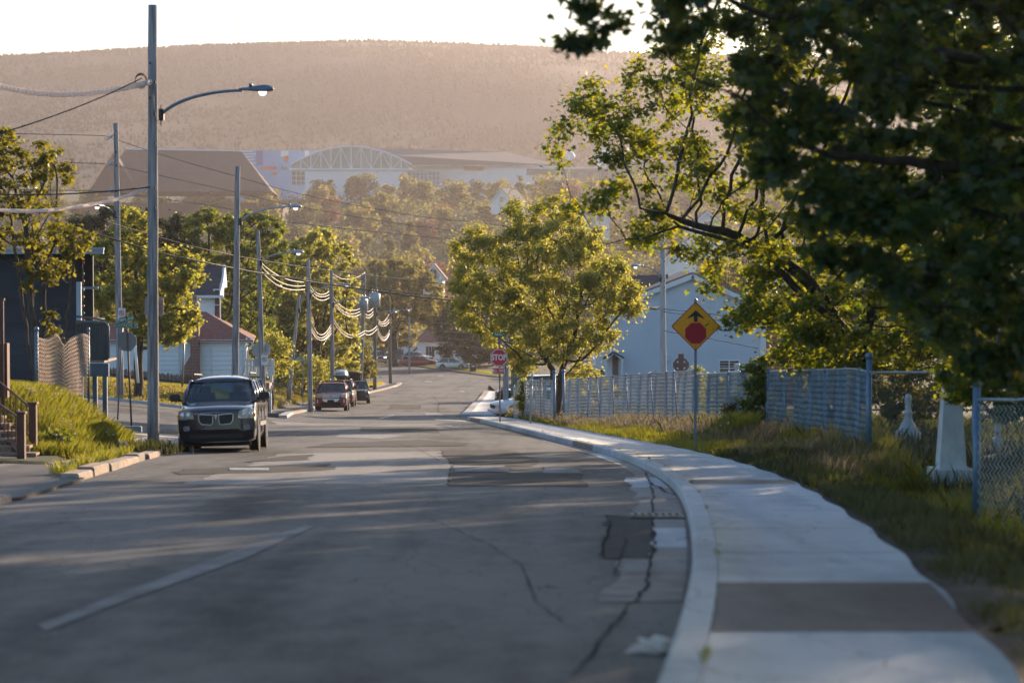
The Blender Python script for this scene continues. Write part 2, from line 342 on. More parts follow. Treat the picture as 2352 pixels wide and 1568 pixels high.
M['conifer'] = mat('conifer', (0.010, 0.016, 0.010), (0.018, 0.024, 0.012), rough=1, scale=(0.05, 0.05, 0.05))
M['blade'] = leaf_mat('grass_blade', (0.05, 0.085, 0.012), (0.10, 0.12, 0.02), (0.30, 0.34, 0.02), (0.55, 0.46, 0.04), 0.5)
M['blade_lawn'] = leaf_mat('grass_lawn', (0.10, 0.11, 0.02), (0.16, 0.14, 0.03), (0.45, 0.38, 0.05), (0.62, 0.48, 0.08), 0.5)
M['blade_dry'] = leaf_mat('grass_dry', (0.12, 0.10, 0.06), (0.19, 0.155, 0.10), (0.34, 0.28, 0.15), (0.46, 0.38, 0.23), 0.45)
M['blade_shaded'] = leaf_mat('grass_shade', (0.016, 0.032, 0.010), (0.034, 0.046, 0.014), (0.09, 0.12, 0.02), (0.18, 0.17, 0.03), 0.45)  # shaded copy of the grass, its shade darkened into the colour
M['flower'] = leaf_mat('seed_head', (0.7, 0.6, 0.58), (0.8, 0.72, 0.7), (0.8, 0.65, 0.6), (0.85, 0.75, 0.7), 0.5)
M['paper'] = mat('paper', (0.72, 0.62, 0.57), (0.82, 0.76, 0.73), rough=0.7, scale=(8, 8, 8))
M['w_blue'] = mat('wall_blue', (0.30, 0.45, 0.66), (0.36, 0.50, 0.70), rough=0.7, scale=(.2, .2, .2))
M['w_navy'] = mat('wall_navy', (0.13, 0.18, 0.42), rough=0.7)
M['w_orange'] = mat('wall_orange', (0.75, 0.16, 0.07), rough=0.7)
M['w_green'] = mat('wall_grey_green', (0.36, 0.42, 0.38), (0.40, 0.46, 0.42), rough=0.7, scale=(.1, .1, .1))
M['w_glass'] = mat('wall_glass', (0.14, 0.20, 0.24), rough=0.2)
M['wire_warm'] = mat('wire_warm', (0.40, 0.33, 0.26), (0.55, 0.46, 0.38), rough=0.45, metal=0.2, scale=(5, 5, 5))
M['trim_blue2'] = mat('block_blue', (0.16, 0.25, 0.36), (0.22, 0.31, 0.42), rough=0.8, scale=(6, 6, 6))
M['wood_pale'] = mat('wood_pale', (0.34, 0.36, 0.38), (0.50, 0.51, 0.52), rough=0.85, scale=(14, 14, 1.4), bump=0.5)
lm_, n_, o_ = new_mat('lens_sun_glint'); em_ = N(n_, 'ShaderNodeEmission'); em_.inputs[0].default_value = (1, .86, .78, 1); em_.inputs[1].default_value = 0.9; n_.links.new(em_.outputs[0], o_.inputs[0]); M['lens'] = lm_  # emission stands in for sun caught in the unlit street lamp lenses
M['wire_warm'] = leaf_mat('wire_warm_slats', (0.50, 0.44, 0.40), (0.66, 0.58, 0.52), (0.90, 0.80, 0.74), (0.95, 0.86, 0.80), 0.85, 0.08)
M['hall_roof'] = mat('hall_roof', (0.085, 0.052, 0.046), (0.10, 0.062, 0.055), rough=0.9, scale=(.3, .3, .3))
M['w_blue'] = mat('wall_sky_blue', (0.20, 0.38, 0.66), (0.25, 0.43, 0.70), rough=0.7, scale=(.2, .2, .2))
M['dirt'] = mat('dirt', (0.028, 0.024, 0.022), (0.075, 0.064, 0.056), rough=1, scale=(2.2, 2.2, 2), bump=1, bscale=30)
m_, n_, o_ = new_mat('car_window'); tr__ = N(n_, 'ShaderNodeBsdfTransparent'); tr__.inputs[0].default_value = (0.46, 0.60, 0.66, 1)
gg = N(n_, 'ShaderNodeBsdfPrincipled'); gg.inputs['Base Color'].default_value = (0.05, 0.10, 0.13, 1); gg.inputs['Roughness'].default_value = 0.10; gg.inputs['Specular IOR Level'].default_value = 1.0
mx_ = N(n_, 'ShaderNodeMixShader'); mx_.inputs[0].default_value = 0.42
n_.links.new(tr__.outputs[0], mx_.inputs[1]); n_.links.new(gg.outputs[0], mx_.inputs[2]); n_.links.new(mx_.outputs[0], o_.inputs[0]); M['carglass'] = m_
M['seat'] = mat('seat_cloth', (0.05, 0.05, 0.055), (0.08, 0.078, 0.08), rough=0.9, scale=(9, 9, 9))
M['mesh_blue'] = mat('mesh_blue', (0.20, 0.29, 0.40), (0.30, 0.39, 0.48), rough=0.5, metal=0.2, scale=(3, 3, 3))
# ------------------------------------------------------------------ terrain
GY = [-60, 0, 20, 56, 90, 100, 106, 113, 125, 142, 168, 186, 218, 241, 281, 336, 420, 500, 560, 640, 700, 800, 900, 1000, 1100, 1250]
GZ = [3.1, 0, -1.02, -2.92, -4.72, -5.20, -5.50, -5.92, -6.55, -7.37, -8.45, -9.2, -10.2, -10.87, -12.0, -12.9, -14, -13, -8.5, -2.5, 2, 11, 18, 26, 32, 38]
def smooth_tab(xs, ys):
    X = np.arange(xs[0], xs[-1] + 1, 1.0); Y_ = np.interp(X, xs, ys)
    for w_ in (3, 3, 3):
        k = np.ones(2 * w_ + 1) / (2 * w_ + 1); p = np.pad(Y_, w_, mode='edge')
        # odd reflection at the ends keeps the slope
        p[:w_] = 2 * Y_[0] - Y_[1:w_ + 1][::-1]; p[-w_:] = 2 * Y_[-1] - Y_[-w_ - 1:-1][::-1]
        Y_ = np.convolve(p, k, 'valid')
    return lambda q: np.interp(q, X, Y_)
g = smooth_tab(GY, GZ)
LK = smooth_tab([-10, 0, 30, 38, 53, 62, 106, 120, 137, 168, 205, 238, 250], [-5.2, -5.6, -6.4, -6.85, -7.75, -8.2, -9.9, -10.9, -11.8, -12.3, -12.2, -11.1, -11.4])
RK = smooth_tab([-10, 0, 9, 12.3, 14.4, 16.4, 20.5, 24.6, 28.6, 35.3, 41.4, 48.7, 55.1, 63.5, 78.4, 88.4, 102, 113, 125, 160, 213, 230],
                [-1.4, -.6, .40, .757, .978, 1.205, 1.52, 1.79, 2.05, 2.38, 2.42, 2.32, 2.02, 1.42, .48, -.18, -1.4, -2.2, -2.75, -2.8, -2.5, -2.4])
def H(x, y):
    """level of roads and pavements"""
    x = np.asarray(x, float); y = np.asarray(y, float)
    s = np.maximum(0, -x - 9.0)
    rise = np.where(s < 10, 0.11 * s, 1.1 + 0.05 * (s - 10)); rise = np.minimum(rise, 2.2)
    w_ = sstep(30, 70, y) * (1 - 0.75 * sstep(112, 140, y)) * (1 - sstep(180, 260, y))
    return g(y) + rise * w_
FX = [-60, -30, -14.9, -8.7, -1.8, 6, 15, 30]; FY = [352, 345, 336, 310, 281, 262, 246, 232]
def Fk(x): return np.interp(x, FX, FY)
WX = [-60, -20, -15, -12, -8]
def Wlo(x): return np.interp(x, WX, [92, 76, 73, 70, 66])
def Whi(x): return np.interp(x, WX, [122, 105, 104.5, 105, 108])
def hard(x, y):
    lk, rk = LK(y), RK(y)
    a = (x > lk - np.where((y > 25) & (y < 45.5), 2.4, 1.45)) & (x < rk + 1.8) & (y < 250)
    b = (x < -8) & (x > -60) & (y > Wlo(x) - 2.0) & (y < Whi(x))
    c = (y >= 213) & (y < Fk(x) + 4.5) & (x > -60) & ((x > -12) | (y > 249)) & (x < 30)
    d = (x >= -3) & (x < 26) & (y > 113) & (y < 124.5)
    return a | b | c | d
def G(x, y, bare=False):
    x = np.asarray(x, float); y = np.asarray(y, float); z = H(x, y)
    lk, rk = LK(y), RK(y)
    near = (1 - sstep(225, 260, y))
    z = z + near * np.where(x > rk + 1.7, 0.10 + 0.09 * np.clip(x - rk - 1.7, 0, 3.5), 0)
    z = z - 0.62 * sstep(rk + 1.95, rk + 4.0, x) * (1 - sstep(34, 47, y))
    z = z + near * np.where(x < lk - 1.5, 0.10, 0)
    # the grassy mound before the dark house, then its yard
    m = np.exp(-((x + 11.45) / 1.8) ** 4) * np.exp(-((y - 54.8) / 4.4) ** 4)
    z = z + 1.1 * m
    z = z + 1.3 * sstep(-12.2, -14.0, x) * sstep(49, 53, y) * (1 - sstep(62, 67, y))
    # bank and lawn beyond the side street, and the bank past the railing house
    z = z + 0.75 * sstep(104, 110, y) * (1 - sstep(118, 160, y)) * sstep(-11.8, -15.5, x)
    z = z + 0.9 * sstep(128, 145, y) * (1 - sstep(225, 245, y)) * sstep(-13.2, -18, x)
    # ground past the far kerb
    z = z + 0.15 * ((y > Fk(x) + 3) & (x < 40))
    # big cross slope of the valley side, far away only
    z = z + sstep(380, 700, y) * (0.012 * x + 3.0 * np.sin(x * 0.013 + y * 0.009))
    h = hard(x, y)
    return np.where(h, H(x, y) - 0.16, z)

def grid_mesh(name, xs, ys, zf, m, smooth=True):
    X, Y_ = np.meshgrid(xs, ys); Z = zf(X, Y_); nx, ny = len(xs), len(ys)
    V = np.stack([X, Y_, Z], -1).reshape(-1, 3)
    i = np.arange((ny - 1) * (nx - 1)); r, c = i // (nx - 1), i % (nx - 1); a = r * nx + c
    return np_mesh(name, V, np.stack([a, a + 1, a + nx + 1, a + nx], 1).ravel(), np.full(len(a), 4), m, smooth=smooth)
xs = np.unique(np.concatenate([np.linspace(-900, -60, 22), np.arange(-60, -22, 2), np.arange(-22, 14, 0.4), np.arange(14, 60, 2), np.linspace(60, 900, 22)]))
ys = np.unique(np.concatenate([np.arange(-40, 8, 4), np.arange(8, 130, 0.5), np.arange(130, 360, 1.5), np.arange(360, 1261, 12)]))
struct(grid_mesh('ground', xs, ys, G, M['ground']))

def strip(name, ys_, xl, xr, nx, m, zo=0.0, zf=H, thick=0, kind=True):
    """sheet following the road level between xl(y) and xr(y); thick > 0 gives it side walls"""
    ys_ = np.asarray(ys_, float); t = np.linspace(0, 1, nx)
    A = np.array([xl(y) for y in ys_], float); B = np.array([xr(y) for y in ys_], float)
    X = A[:, None] + (B - A)[:, None] * t; Y_ = np.repeat(ys_[:, None], nx, 1); Z = zf(X, Y_) + zo
    V = np.stack([X, Y_, Z], -1).reshape(-1, 3); ny = len(ys_)
    i = np.arange((ny - 1) * (nx - 1)); r, c = i // (nx - 1), i % (nx - 1); a = r * nx + c
    F = np.stack([a, a + 1, a + nx + 1, a + nx], 1)
    if thick:
        nb = ny * nx; V2 = V.copy(); V2[:, 2] -= thick; V = np.concatenate([V, V2]); E = []
        for r in range(ny - 1):
            p, q = r * nx, (r + 1) * nx; E.append((q, p + 0, p + nb, q + nb))
            p, q = r * nx + nx - 1, (r + 1) * nx + nx - 1; E.append((p, q, q + nb, p + nb))
        for c in range(nx - 1):
            E.append((c, c + nb, c + 1 + nb, c + 1)); k = (ny - 1) * nx + c; E.append((k + 1, k + 1 + nb, k + nb, k))
        F = np.concatenate([F, np.array(E)])
    o = np_mesh(name, V, F.ravel(), np.full(len(F), 4), m)
    return struct(o) if kind else o
def band(name, x0, x1, lo, hi, m, zo=0.0, nx=60, ny=24):
    """sheet between two curves y = lo(x) and y = hi(x)"""
    X = np.linspace(x0, x1, nx); t = np.linspace(0, 1, ny); A, B = lo(X), hi(X)
    XX = np.repeat(X[None, :], ny, 0); YY = A[None, :] + (B - A)[None, :] * t[:, None]; Z = H(XX, YY) + zo
    V = np.stack([XX, YY, Z], -1).reshape(-1, 3)
    i = np.arange((ny - 1) * (nx - 1)); r, c = i // (nx - 1), i % (nx - 1); a = r * nx + c
    return struct(np_mesh(name, V, np.stack([a, a + 1, a + nx + 1, a + nx], 1).ravel(), np.full(len(a), 4), m))

strip('road', np.arange(1, 252, 1.0), lambda y: LK(y), lambda y: RK(y) + 0.1, 14, M['asphalt'])
band('side_road', -60, -8.0, Wlo, Whi, M['asphalt'], -0.004)
strip('cross_road', np.arange(113, 124.6, 1.0), lambda y: RK(y) - 0.1, lambda y: 26, 16, M['asphalt'], -0.004)
band('far_road', -60, 30, lambda x: np.where(x < -11.6, 249.5, np.where(x > -2.3, 214, 245.0)), lambda x: Fk(x), M['asphalt'], -0.006, 90, 40)

# kerb and concrete pavement on the right
KT = 0.14
def kerb(name, y0, y1, xf, wd, mats, seg, rnd, h=KT, cut=None, jit=0.0, side=1):
    """kerb built of stones: xf(y) the road side, wd its width"""
    mb = MB(); y = y0
    rr = random.Random(rnd)
    while y < y1 - 0.05:
        L = min(seg * rr.uniform(0.6, 1.5), y1 - y); n = max(2, int(L / 0.7) + 1); mi = rr.randrange(len(mats))
        gap = 0.02; j = rr.uniform(-jit, jit); jz = rr.uniform(-jit, jit) * 0.6
        P = []
        for k in range(n):
            yy = y + gap + (L - 2 * gap) * k / (n - 1); x = float(xf(yy)) + j; z = float(H(x, yy))
            e = 0.03
            P.append([(x, yy, z - 0.1), (x + side * 0.015, yy, z + h - e + jz), (x + side * (0.015 + e), yy, z + h + jz), (x + side * wd, yy, z + h + 0.004 + jz), (x + side * wd, yy, z - 0.1)])
        vs = [q for p in P for q in p]
        fs = [(a * 5 + b, a * 5 + b + 1, (a + 1) * 5 + b + 1, (a + 1) * 5 + b) for a in range(n - 1) for b in range(4)]
        fs += [(0, 1, 2, 3, 4), tuple((n - 1) * 5 + q for q in (4, 3, 2, 1, 0))]
        mb.add(vs, fs, mi); y += L
    return struct(mb.build(name, mats))
kerb('kerb', 4, 112.5, lambda y: RK(y) + .03, 0.21, [M['concrete_pale'], M['concrete_brown'], M['concrete'], M['concrete_pale']], 4.2, 7)
strip('sidewalk', np.arange(4, 113, 0.7), lambda y: RK(y) + 0.245, lambda y: RK(y) + 1.72 + 0.03 * math.sin(y * 1.7), 4, M['concrete'], KT, thick=0.25)
# darker re-laid panels of that pavement, a few mm proud
strip('sidewalk_panel', np.arange(13.25, 16.6, 0.3), lambda y: RK(y) + 0.25, lambda y: RK(y) + 1.70, 3, M['asphalt_path'], KT + 0.004)
strip('sidewalk_panel', np.arange(33.6, 35.2, 0.3), lambda y: RK(y) + 0.25, lambda y: RK(y) + 1.70, 3, M['concrete_brown'], KT + 0.004)
strip('dirt', np.arange(9, 112, .5), lambda y: RK(y) + 1.55, lambda y: RK(y) + 2.1 + .22 * math.sin(y * 1.3) + .12 * math.sin(y * 4.1) + (.7 if 26 < y < 30 else 0), 4, M['dirt'], 0.0, zf=lambda x, y: H(x, y) + .10 + 0.09 * np.clip(x - RK(y) - 1.7, 0, 3.5) - 0.62 * sstep(RK(y) + 1.95, RK(y) + 4.0, x) * (1 - sstep(34, 47, y)) + .012)
mbj = MB()
for y in list(np.arange(19.5, 110, 3.4)):
    if 33 < y < 36: continue
    x0, x1 = float(RK(y)) + .25, float(RK(y)) + 1.70
    z0, z1 = [float(H(x0, y)) + KT + 0.003] * 2
    mbj.quad((x0, y, z0), (x1, y + .02, z1), (x1, y + .035, z1), (x0, y + .018, z0))
struct(mbj.build('sidewalk_joint', M['crack']))
# gutter pan of concrete slabs
mb = MB(); ya = 16.6
for k, (L, mi) in enumerate([(2.6, 2), (3.0, 1), (3.2, 0), (3.6, 1), (3.4, 2), (3.3, 1), (4, 0), (4, 2), (5, 1), (6, 0), (6, 2), (8, 1)]):
    yb = ya + L; n = 6; vs = []; fs = []
    for q in range(n):
        yy = ya + 0.02 + (L - 0.04) * q / (n - 1); x1 = float(RK(yy)) - 0.01; x0 = x1 - 0.55 + 0.05 * math.sin(yy * 2.1)
        if yy > 40: x0 = x1 - 0.30
        vs += [(x0, yy, float(H(x0, yy)) + 0.006), (x1, yy, float(H(x1, yy)) + 0.006)]
    fs = [(2 * q, 2 * q + 1, 2 * q + 3, 2 * q + 2) for q in range(n - 1)]
    mb.add(vs, fs, mi); ya = yb
struct(mb.build('gutter', [M['concrete'], M['asphalt_pale'], M['concrete_brown']]))
# far pavement beyond the cross street, with its ragged kerb line
kerb('kerb', 125, 213, lambda y: RK(y), 0.5, [M['concrete_pale'], M['kerb_old']], 7, 3, h=0.12)
strip('sidewalk', np.arange(125, 213.5, 1.5), lambda y: RK(y) + 0.5, lambda y: RK(y) + 1.8 + 0.8 * float(sstep(140, 124, y)), 3, M['concrete'], 0.125, thick=0.2)
# left side: broken kerb, asphalt pavement, corner slab
kerb('kerb', 24, 31.5, lambda y: LK(y), 0.26, [M['kerb_old']], 1.5, 5, h=0.10, jit=0.03, side=-1)
kerb('kerb', 38.6, 60, lambda y: LK(y), 0.30, [M['kerb_old'], M['kerb_old'], M['concrete_brown']], 1.9, 9, h=0.13, jit=0.05, side=-1)
kerb('kerb', 108.5, 249, lambda y: LK(y), 0.4, [M['kerb_old'], M['concrete_pale']], 5, 11, h=0.12, side=-1)
strip('sidewalk', np.arange(12, 60.5, 0.7), lambda y: LK(y) - 1.5 - 1.0 * float(sstep(47, 44, y)) - 0.1 * math.sin(y), lambda y: LK(y) - (0.24 if (y < 31 or y > 39) else -0.05), 5, M['asphalt_path'], 0.045, thick=0.2)
strip('sidewalk', np.arange(60.5, 68.0, 0.7), lambda y: LK(y) - 6.5 + (68 - y) * 0.3, lambda y: LK(y) - 0.1, 4, M['concrete_pale'], 0.05, thick=0.2)
strip('sidewalk', np.arange(109, 249, 1.5), lambda y: LK(y) - 1.7, lambda y: LK(y) - 0.4, 3, M['asphalt_path'], 0.11, thick=0.2)
# kerb line and ramp on the far side of the side street
mb = MB(); mb2 = MB()
for k in range(60):
    x0, x1 = -10.8 - k * 0.6, -10.8 - (k + 1) * 0.6; y0, y1 = float(Whi(x0)), float(Whi(x1))
    for (dy, dz) in ((0, 0.12),):
        a0, a1 = float(H(x0, y0)), float(H(x1, y1))
        mb.add([(x0, y0, a0 - .1), (x1, y1, a1 - .1), (x1, y1, a1 + .12), (x0, y0, a0 + .12), (x1, y1 + .3, a1 + .13), (x0, y0 + .3, a0 + .13)], [(0, 1, 2, 3), (3, 2, 4, 5)])
struct(mb.build('kerb', M['concrete']))
# far kerb and pavement
for dy, wd, mm, nm, hh in ((0, 0.5, M['concrete_pale'], 'kerb', .12), (0.5, 3.6, M['asphalt_path'], 'sidewalk', .13)):
    band(nm, -60, 30, lambda x: Fk(x) + dy, lambda x: Fk(x) + dy + wd, mm, hh, 90, 3)

# patches in the carriageway: irregular sheets a few mm above the asphalt
def patch(name, pts, m, zo, seed=0, rag=0.10):
    """pts: (column, row) corners as they lie on the road, turned into road coordinates"""
    rr = random.Random(seed); W = []
    for (x, y) in pts: W.append((x, y))
    out = []
    for i, (x, y) in enumerate(W):
        x2, y2 = W[(i + 1) % len(W)]; n = max(1, int(math.hypot(x2 - x, y2 - y) / 0.6))
        for k in range(n):
            t = k / n; out.append((x + (x2 - x) * t + rr.uniform(-rag, rag) * (k > 0), y + (y2 - y) * t + rr.uniform(-rag, rag) * (k > 0) * 2))
    bm = bmesh.new(); vs = [bm.verts.new((x, y, 0)) for x, y in out]; bm.faces.new(vs)
    bmesh.ops.triangulate(bm, faces=bm.faces)
    for _ in range(3):
        es = [e for e in bm.edges if e.calc_length() > 3.0]
        if not es: break
        bmesh.ops.subdivide_edges(bm, edges=es, cuts=1); bmesh.ops.triangulate(bm, faces=bm.faces)
    for v in bm.verts: v.co.z = float(H(v.co.x, v.co.y)) + zo
    me = bpy.data.meshes.new(name); bm.to_mesh(me); bm.free(); me.materials.append(m)
    o = bpy.data.objects.new(name, me); COL.objects.link(o); return struct(o)
def onroad(u, v):
    """road point under column u, row v: march down the line of sight until it meets the road"""
    lo, hi = 5.0, 340.0
    f = lambda Y: at(u, v, Y).z - float(H(at(u, v, Y).x, Y))
    Y = 6.0
    while Y < 340 and f(Y) > 0: Y += 0.25
    lo = Y - 0.25; hi = Y
    for _ in range(20):
        mid = (lo + hi) / 2
        if f(mid) > 0: lo = mid
        else: hi = mid
    p = at(u, v, hi); return (p.x, p.y)
def ppatch(name, uv, m, zo, seed=0, rag=0.05): return patch(name, [onroad(u, v) for u, v in uv], m, zo, seed, rag)
ppatch('road_patch', [(1390, 1183), (1500, 1190), (1500, 1285), (1385, 1284)], M['asphalt_new'], 0.008, 1)
ppatch('road_patch', [(640, 1042), (1010, 1036), (1035, 1062), (1030, 1110), (420, 1112), (560, 1075)], M['asphalt_pale'], 0.004, 2, 0.12)
ppatch('road_patch', [(1012, 1034), (1170, 1034), (1240, 1060), (1215, 1072), (1030, 1066)], M['asphalt_new'], 0.009, 3)
ppatch('road_patch', [(1040, 1070), (1160, 1070), (1170, 1084), (1042, 1084)], M['asphalt_pale'], 0.013, 4)
ppatch('road_patch', [(1035, 1086), (1330, 1086), (1350, 1118), (1030, 1116)], M['asphalt_new'], 0.008, 5)
ppatch('road_patch', [(1245, 1072), (1320, 1074), (1340, 1088), (1250, 1087)], M['asphalt_pale'], 0.014, 6)
ppatch('road_patch', [(420, 1078), (540, 1072), (760, 1066), (770, 1078), (620, 1086), (410, 1090)], M['asphalt_new'], 0.009, 7, 0.15)
ppatch('road_patch', [(640, 1050), (720, 1044), (715, 1056), (560, 1062)], M['asphalt_new'], 0.012, 8, 0.1)
ppatch('road_patch', [(760, 1018), (960, 1010), (1080, 1018), (1060, 1024), (700, 1028)], M['asphalt_new'], 0.010, 9, 0.1)
ppatch('road_patch', [(830, 980), (1000, 982), (1010, 994), (828, 990)], M['asphalt_new'], 0.010, 10, 0.05)
ppatch('road_patch', [(620, 966), (1010, 972), (1060, 982), (1000, 980), (640, 976)], M['asphalt_pale'], 0.006, 11, 0.1)
ppatch('road_patch', [(900, 928), (968, 930), (966, 940), (892, 940)], M['asphalt_new'], 0.006, 12, 0.05)
ppatch('road_patch', [(975, 948), (1010, 948), (1020, 954), (980, 955)], M['asphalt_pale'], 0.008, 13, 0.05)
ppatch('road_patch', [(780, 996), (930, 1000), (880, 1008), (770, 1004)], M['asphalt_pale'], 0.007, 14, 0.1)
# painted marks
def mark(name, uv, m, zo=0.012): return ppatch(name, uv, m, zo, 0, 0.0)
mark('road_marking', [(86, 1436), (130, 1420), (700, 1206), (722, 1210), (560, 1284), (330, 1366), (105, 1450)], M['paint_worn'], 0.008)
mark('road_marking', [(527, 1076), (618, 1076), (618, 1081), (527, 1081)], M['paint'], 0.018)
mark('road_marking', [(1000, 962), (1068, 966), (1072, 969), (1000, 965)], M['paint'])
mark('road_marking', [(1090, 938.5), (1120, 938.5), (1120, 940.5), (1090, 940.5)], M['paint'])
mark('road_marking', [(870, 960), (905, 952), (907, 953), (874, 962)], M['paint'])
mark('road_marking', [(977, 875), (993, 875), (993, 877), (977, 877)], M['paint'])
mark('road_marking', [(1004, 862), (1018, 862), (1018, 863.5), (1004, 863.5)], M['paint'])
mark('road_marking', [(1056, 898), (1067, 898), (1067, 900), (1056, 900)], M['paint'])
# long tarred cracks
def crack(pts, wd=0.03, seed=0):
    rr = random.Random(seed); P = [onroad(u, v) for u, v in pts]; out = []
    for i in range(len(P) - 1):
        (x, y), (a, b) = P[i], P[i + 1]; n = max(2, int(math.hypot(a - x, b - y) / 0.25))
        for k in range(n): t = k / n; out.append((x + (a - x) * t + rr.uniform(-1, 1) * min(.035, wd * 2.2), y + (b - y) * t))
    mb = MB(); vs = []; fs = []
    for i, (x, y) in enumerate(out):
        ww = wd * rr.uniform(0.4, 1.3); z = float(H(x, y)) + 0.016
        vs += [(x - ww, y, z), (x + ww, y, z)]
        if i: fs.append((2 * i - 2, 2 * i - 1, 2 * i + 1, 2 * i))
    mb.add(vs, fs); return struct(mb.build('road_crack', M['crack']))
crack([(1498, 1190), (1502, 1260), (1486, 1350), (1440, 1400), (1395, 1450), (1360, 1500), (1310, 1568)], 0.009, 1)
crack([(1392, 1185), (1402, 1205), (1386, 1260), (1384, 1284)], 0.008, 2)
crack([(1440, 1240), (1420, 1300), (1405, 1330)], 0.005, 3)
crack([(1495, 1110), (1530, 1130), (1552, 1140)], 0.014, 4)
crack([(1480, 1085), (1495, 1110), (1500, 1140), (1500, 1188)], 0.010, 5)
crack([(1035, 1075), (1028, 1115), (1150, 1118)], 0.008, 6)
crack([(995, 910), (1010, 925), (1005, 940), (1012, 950)], 0.016, 7)
crack([(1060, 975), (1140, 985), (1190, 996), (1250, 1012)], 0.012, 8)
crack([(400, 1120), (700, 1150), (980, 1190), (1120, 1250)], 0.006, 9)
crack([(600, 1500), (800, 1470), (1000, 1480)], 0.005, 10)
crack([(700, 1150), (760, 1130), (900, 1120)], 0.006, 11)
crack([(1120, 1250), (1200, 1300), (1230, 1380), (1300, 1440)], 0.005, 12)
crack([(860, 1010), (960, 1030), (1010, 1060)], 0.008, 13)
# storm drain grate in the gutter
p = onroad(1508, 1190)
gr = thing('storm_drain', 'rusty storm drain grate set in the gutter beside the kerb', 'drain', (p[0], p[1], float(H(*p)) + 0.012))
mb = MB(); mb.box((0, 0, 0.008), (0.62, 0.36, 0.016)); mb.build('pit', M['black'], gr)
mb = MB()
for k in range(8): mb.box((-0.27 + k * 0.077, 0, 0.026), (0.042, 0.30, 0.02))
for yy in (-.165, .165): mb.box((0, yy, 0.026), (0.60, .03, 0.022))
mb.build('grate', M['kerb_old'], gr)
# hill with its conifers
def hill_top(x): return np.interp(x, [-900, -466, -327, -212, -125, 30, 90, 300, 900], [170, 188, 195, 200, 203, 197, 192, 186, 165])
def hillz(x, y):
    t = sstep(1100, 2200, y); t = 0.35 * np.clip((y - 1100) / 1100, 0, 1) + 0.65 * t
    z = 30 + (hill_top(x) - 34) * t; z = np.where(y > 2200, hill_top(x) - 4 - (y - 2200) * 0.15, z)
    return z + 5 * np.sin(x * 0.011 + 1.3) * np.sin(y * 0.008) * (1 - sstep(2000, 2150, y))
struct(grid_mesh('hill', np.arange(-900, 901, 15.0), np.arange(1105, 2500, 15.0), hillz, M['hill']))
rs = np.random.RandomState(4)
n = 42000
ty = np.concatenate([1150 + 1050 * rs.rand(n) ** 0.8, 2185 + 25 * rs.rand(1500)]); tx = (rs.rand(len(ty)) - 0.5) * ty * 0.50
kp = (np.sin(tx * .021 + ty * .011) * np.sin(ty * .017 - tx * .009) + .8 * np.sin(tx * .05 + 2) * np.sin(ty * .043) > rs.uniform(-1.6, .5, len(ty))) | (ty > 2130); tx, ty = tx[kp], ty[kp]; nr = 1500
tz = hillz(tx, ty) - 0.8; th = rs.uniform(1.8, 3.6, len(ty)); th[-1500:] = rs.uniform(3, 7.0, 1500); tr = th * rs.uniform(0.35, 0.6, len(ty)); tr[-1500:] *= .6
an = np.arange(5) * 2 * math.pi / 5
ring = np.stack([np.cos(an), np.sin(an)], 1)
V = np.zeros((len(ty), 6, 3)); V[:, :5, 0] = tx[:, None] + ring[:, 0] * tr[:, None]; V[:, :5, 1] = ty[:, None] + ring[:, 1] * tr[:, None]; V[:, :5, 2] = tz[:, None]
V[:, 5] = np.stack([tx + rs.uniform(-.3, .3, len(ty)), ty, tz + th], 1)
b = np.arange(len(ty))[:, None] * 6; k = np.arange(5)
L = np.stack([b + k, b + (k + 1) % 5, np.repeat(b + 5, 5, 1)], -1).reshape(-1)
tag(np_mesh('forest', V.reshape(-1, 3), L, np.full(len(ty) * 5, 3), M['conifer']), 'dark conifer forest covering the long flat topped hill', 'forest', kind='stuff')
# ------------------------------------------------------------------ trees
def maple_leaf():
    pts = [(0, 0), (.16, .02), (.42, -.02), (.33, .22), (.52, .48), (.24, .46), (.14, .62), (0, 1.0), (-.14, .62), (-.24, .46), (-.52, .48), (-.33, .22), (-.42, -.02), (-.16, .02)]
    return np.array([(x, y, -0.10 * abs(x) * 2) for x, y in pts])
LEAF_MAPLE = maple_leaf()
LEAF_SIMPLE = np.array([(0, 0, 0), (.32, .35, -.06), (.22, .75, -.05), (0, 1, 0), (-.22, .75, -.05), (-.32, .35, -.06)])
LEAF_QUAD = np.array([(0, 0, 0), (.42, .45, -.05), (0, 1, 0), (-.42, .5, -.05)])
def leaves(name, P, size, shape, m, parent, seed=0, droop=0.5, mats=None):
    """one leaf at every point of P (local to the parent), randomly turned, hanging a little"""
    r = np.random.RandomState(seed); n = len(P); k = len(shape)
    yaw = r.uniform(0, 2 * np.pi, n); pit = r.normal(-droop, 0.55, n); rol = r.uniform(-.9, .9, n); s = size * r.uniform(0.6, 1.25, n)
    q = shape[None] * s[:, None, None]
    x, y, z = q[..., 0], q[..., 1], q[..., 2]
    c, d = np.cos(rol)[:, None], np.sin(rol)[:, None]; x, z = x * c + z * d, -x * d + z * c
    c, d = np.cos(pit)[:, None], np.sin(pit)[:, None]; y, z = y * c - z * d, y * d + z * c
    c, d = np.cos(yaw)[:, None], np.sin(yaw)[:, None]; x, y = x * c - y * d, x * d + y * c
    V = np.stack([x, y, z], -1) + P[:, None, :]
    return np_mesh(name, V.reshape(-1, 3), np.arange(n * k), np.full(n, k), m, parent)

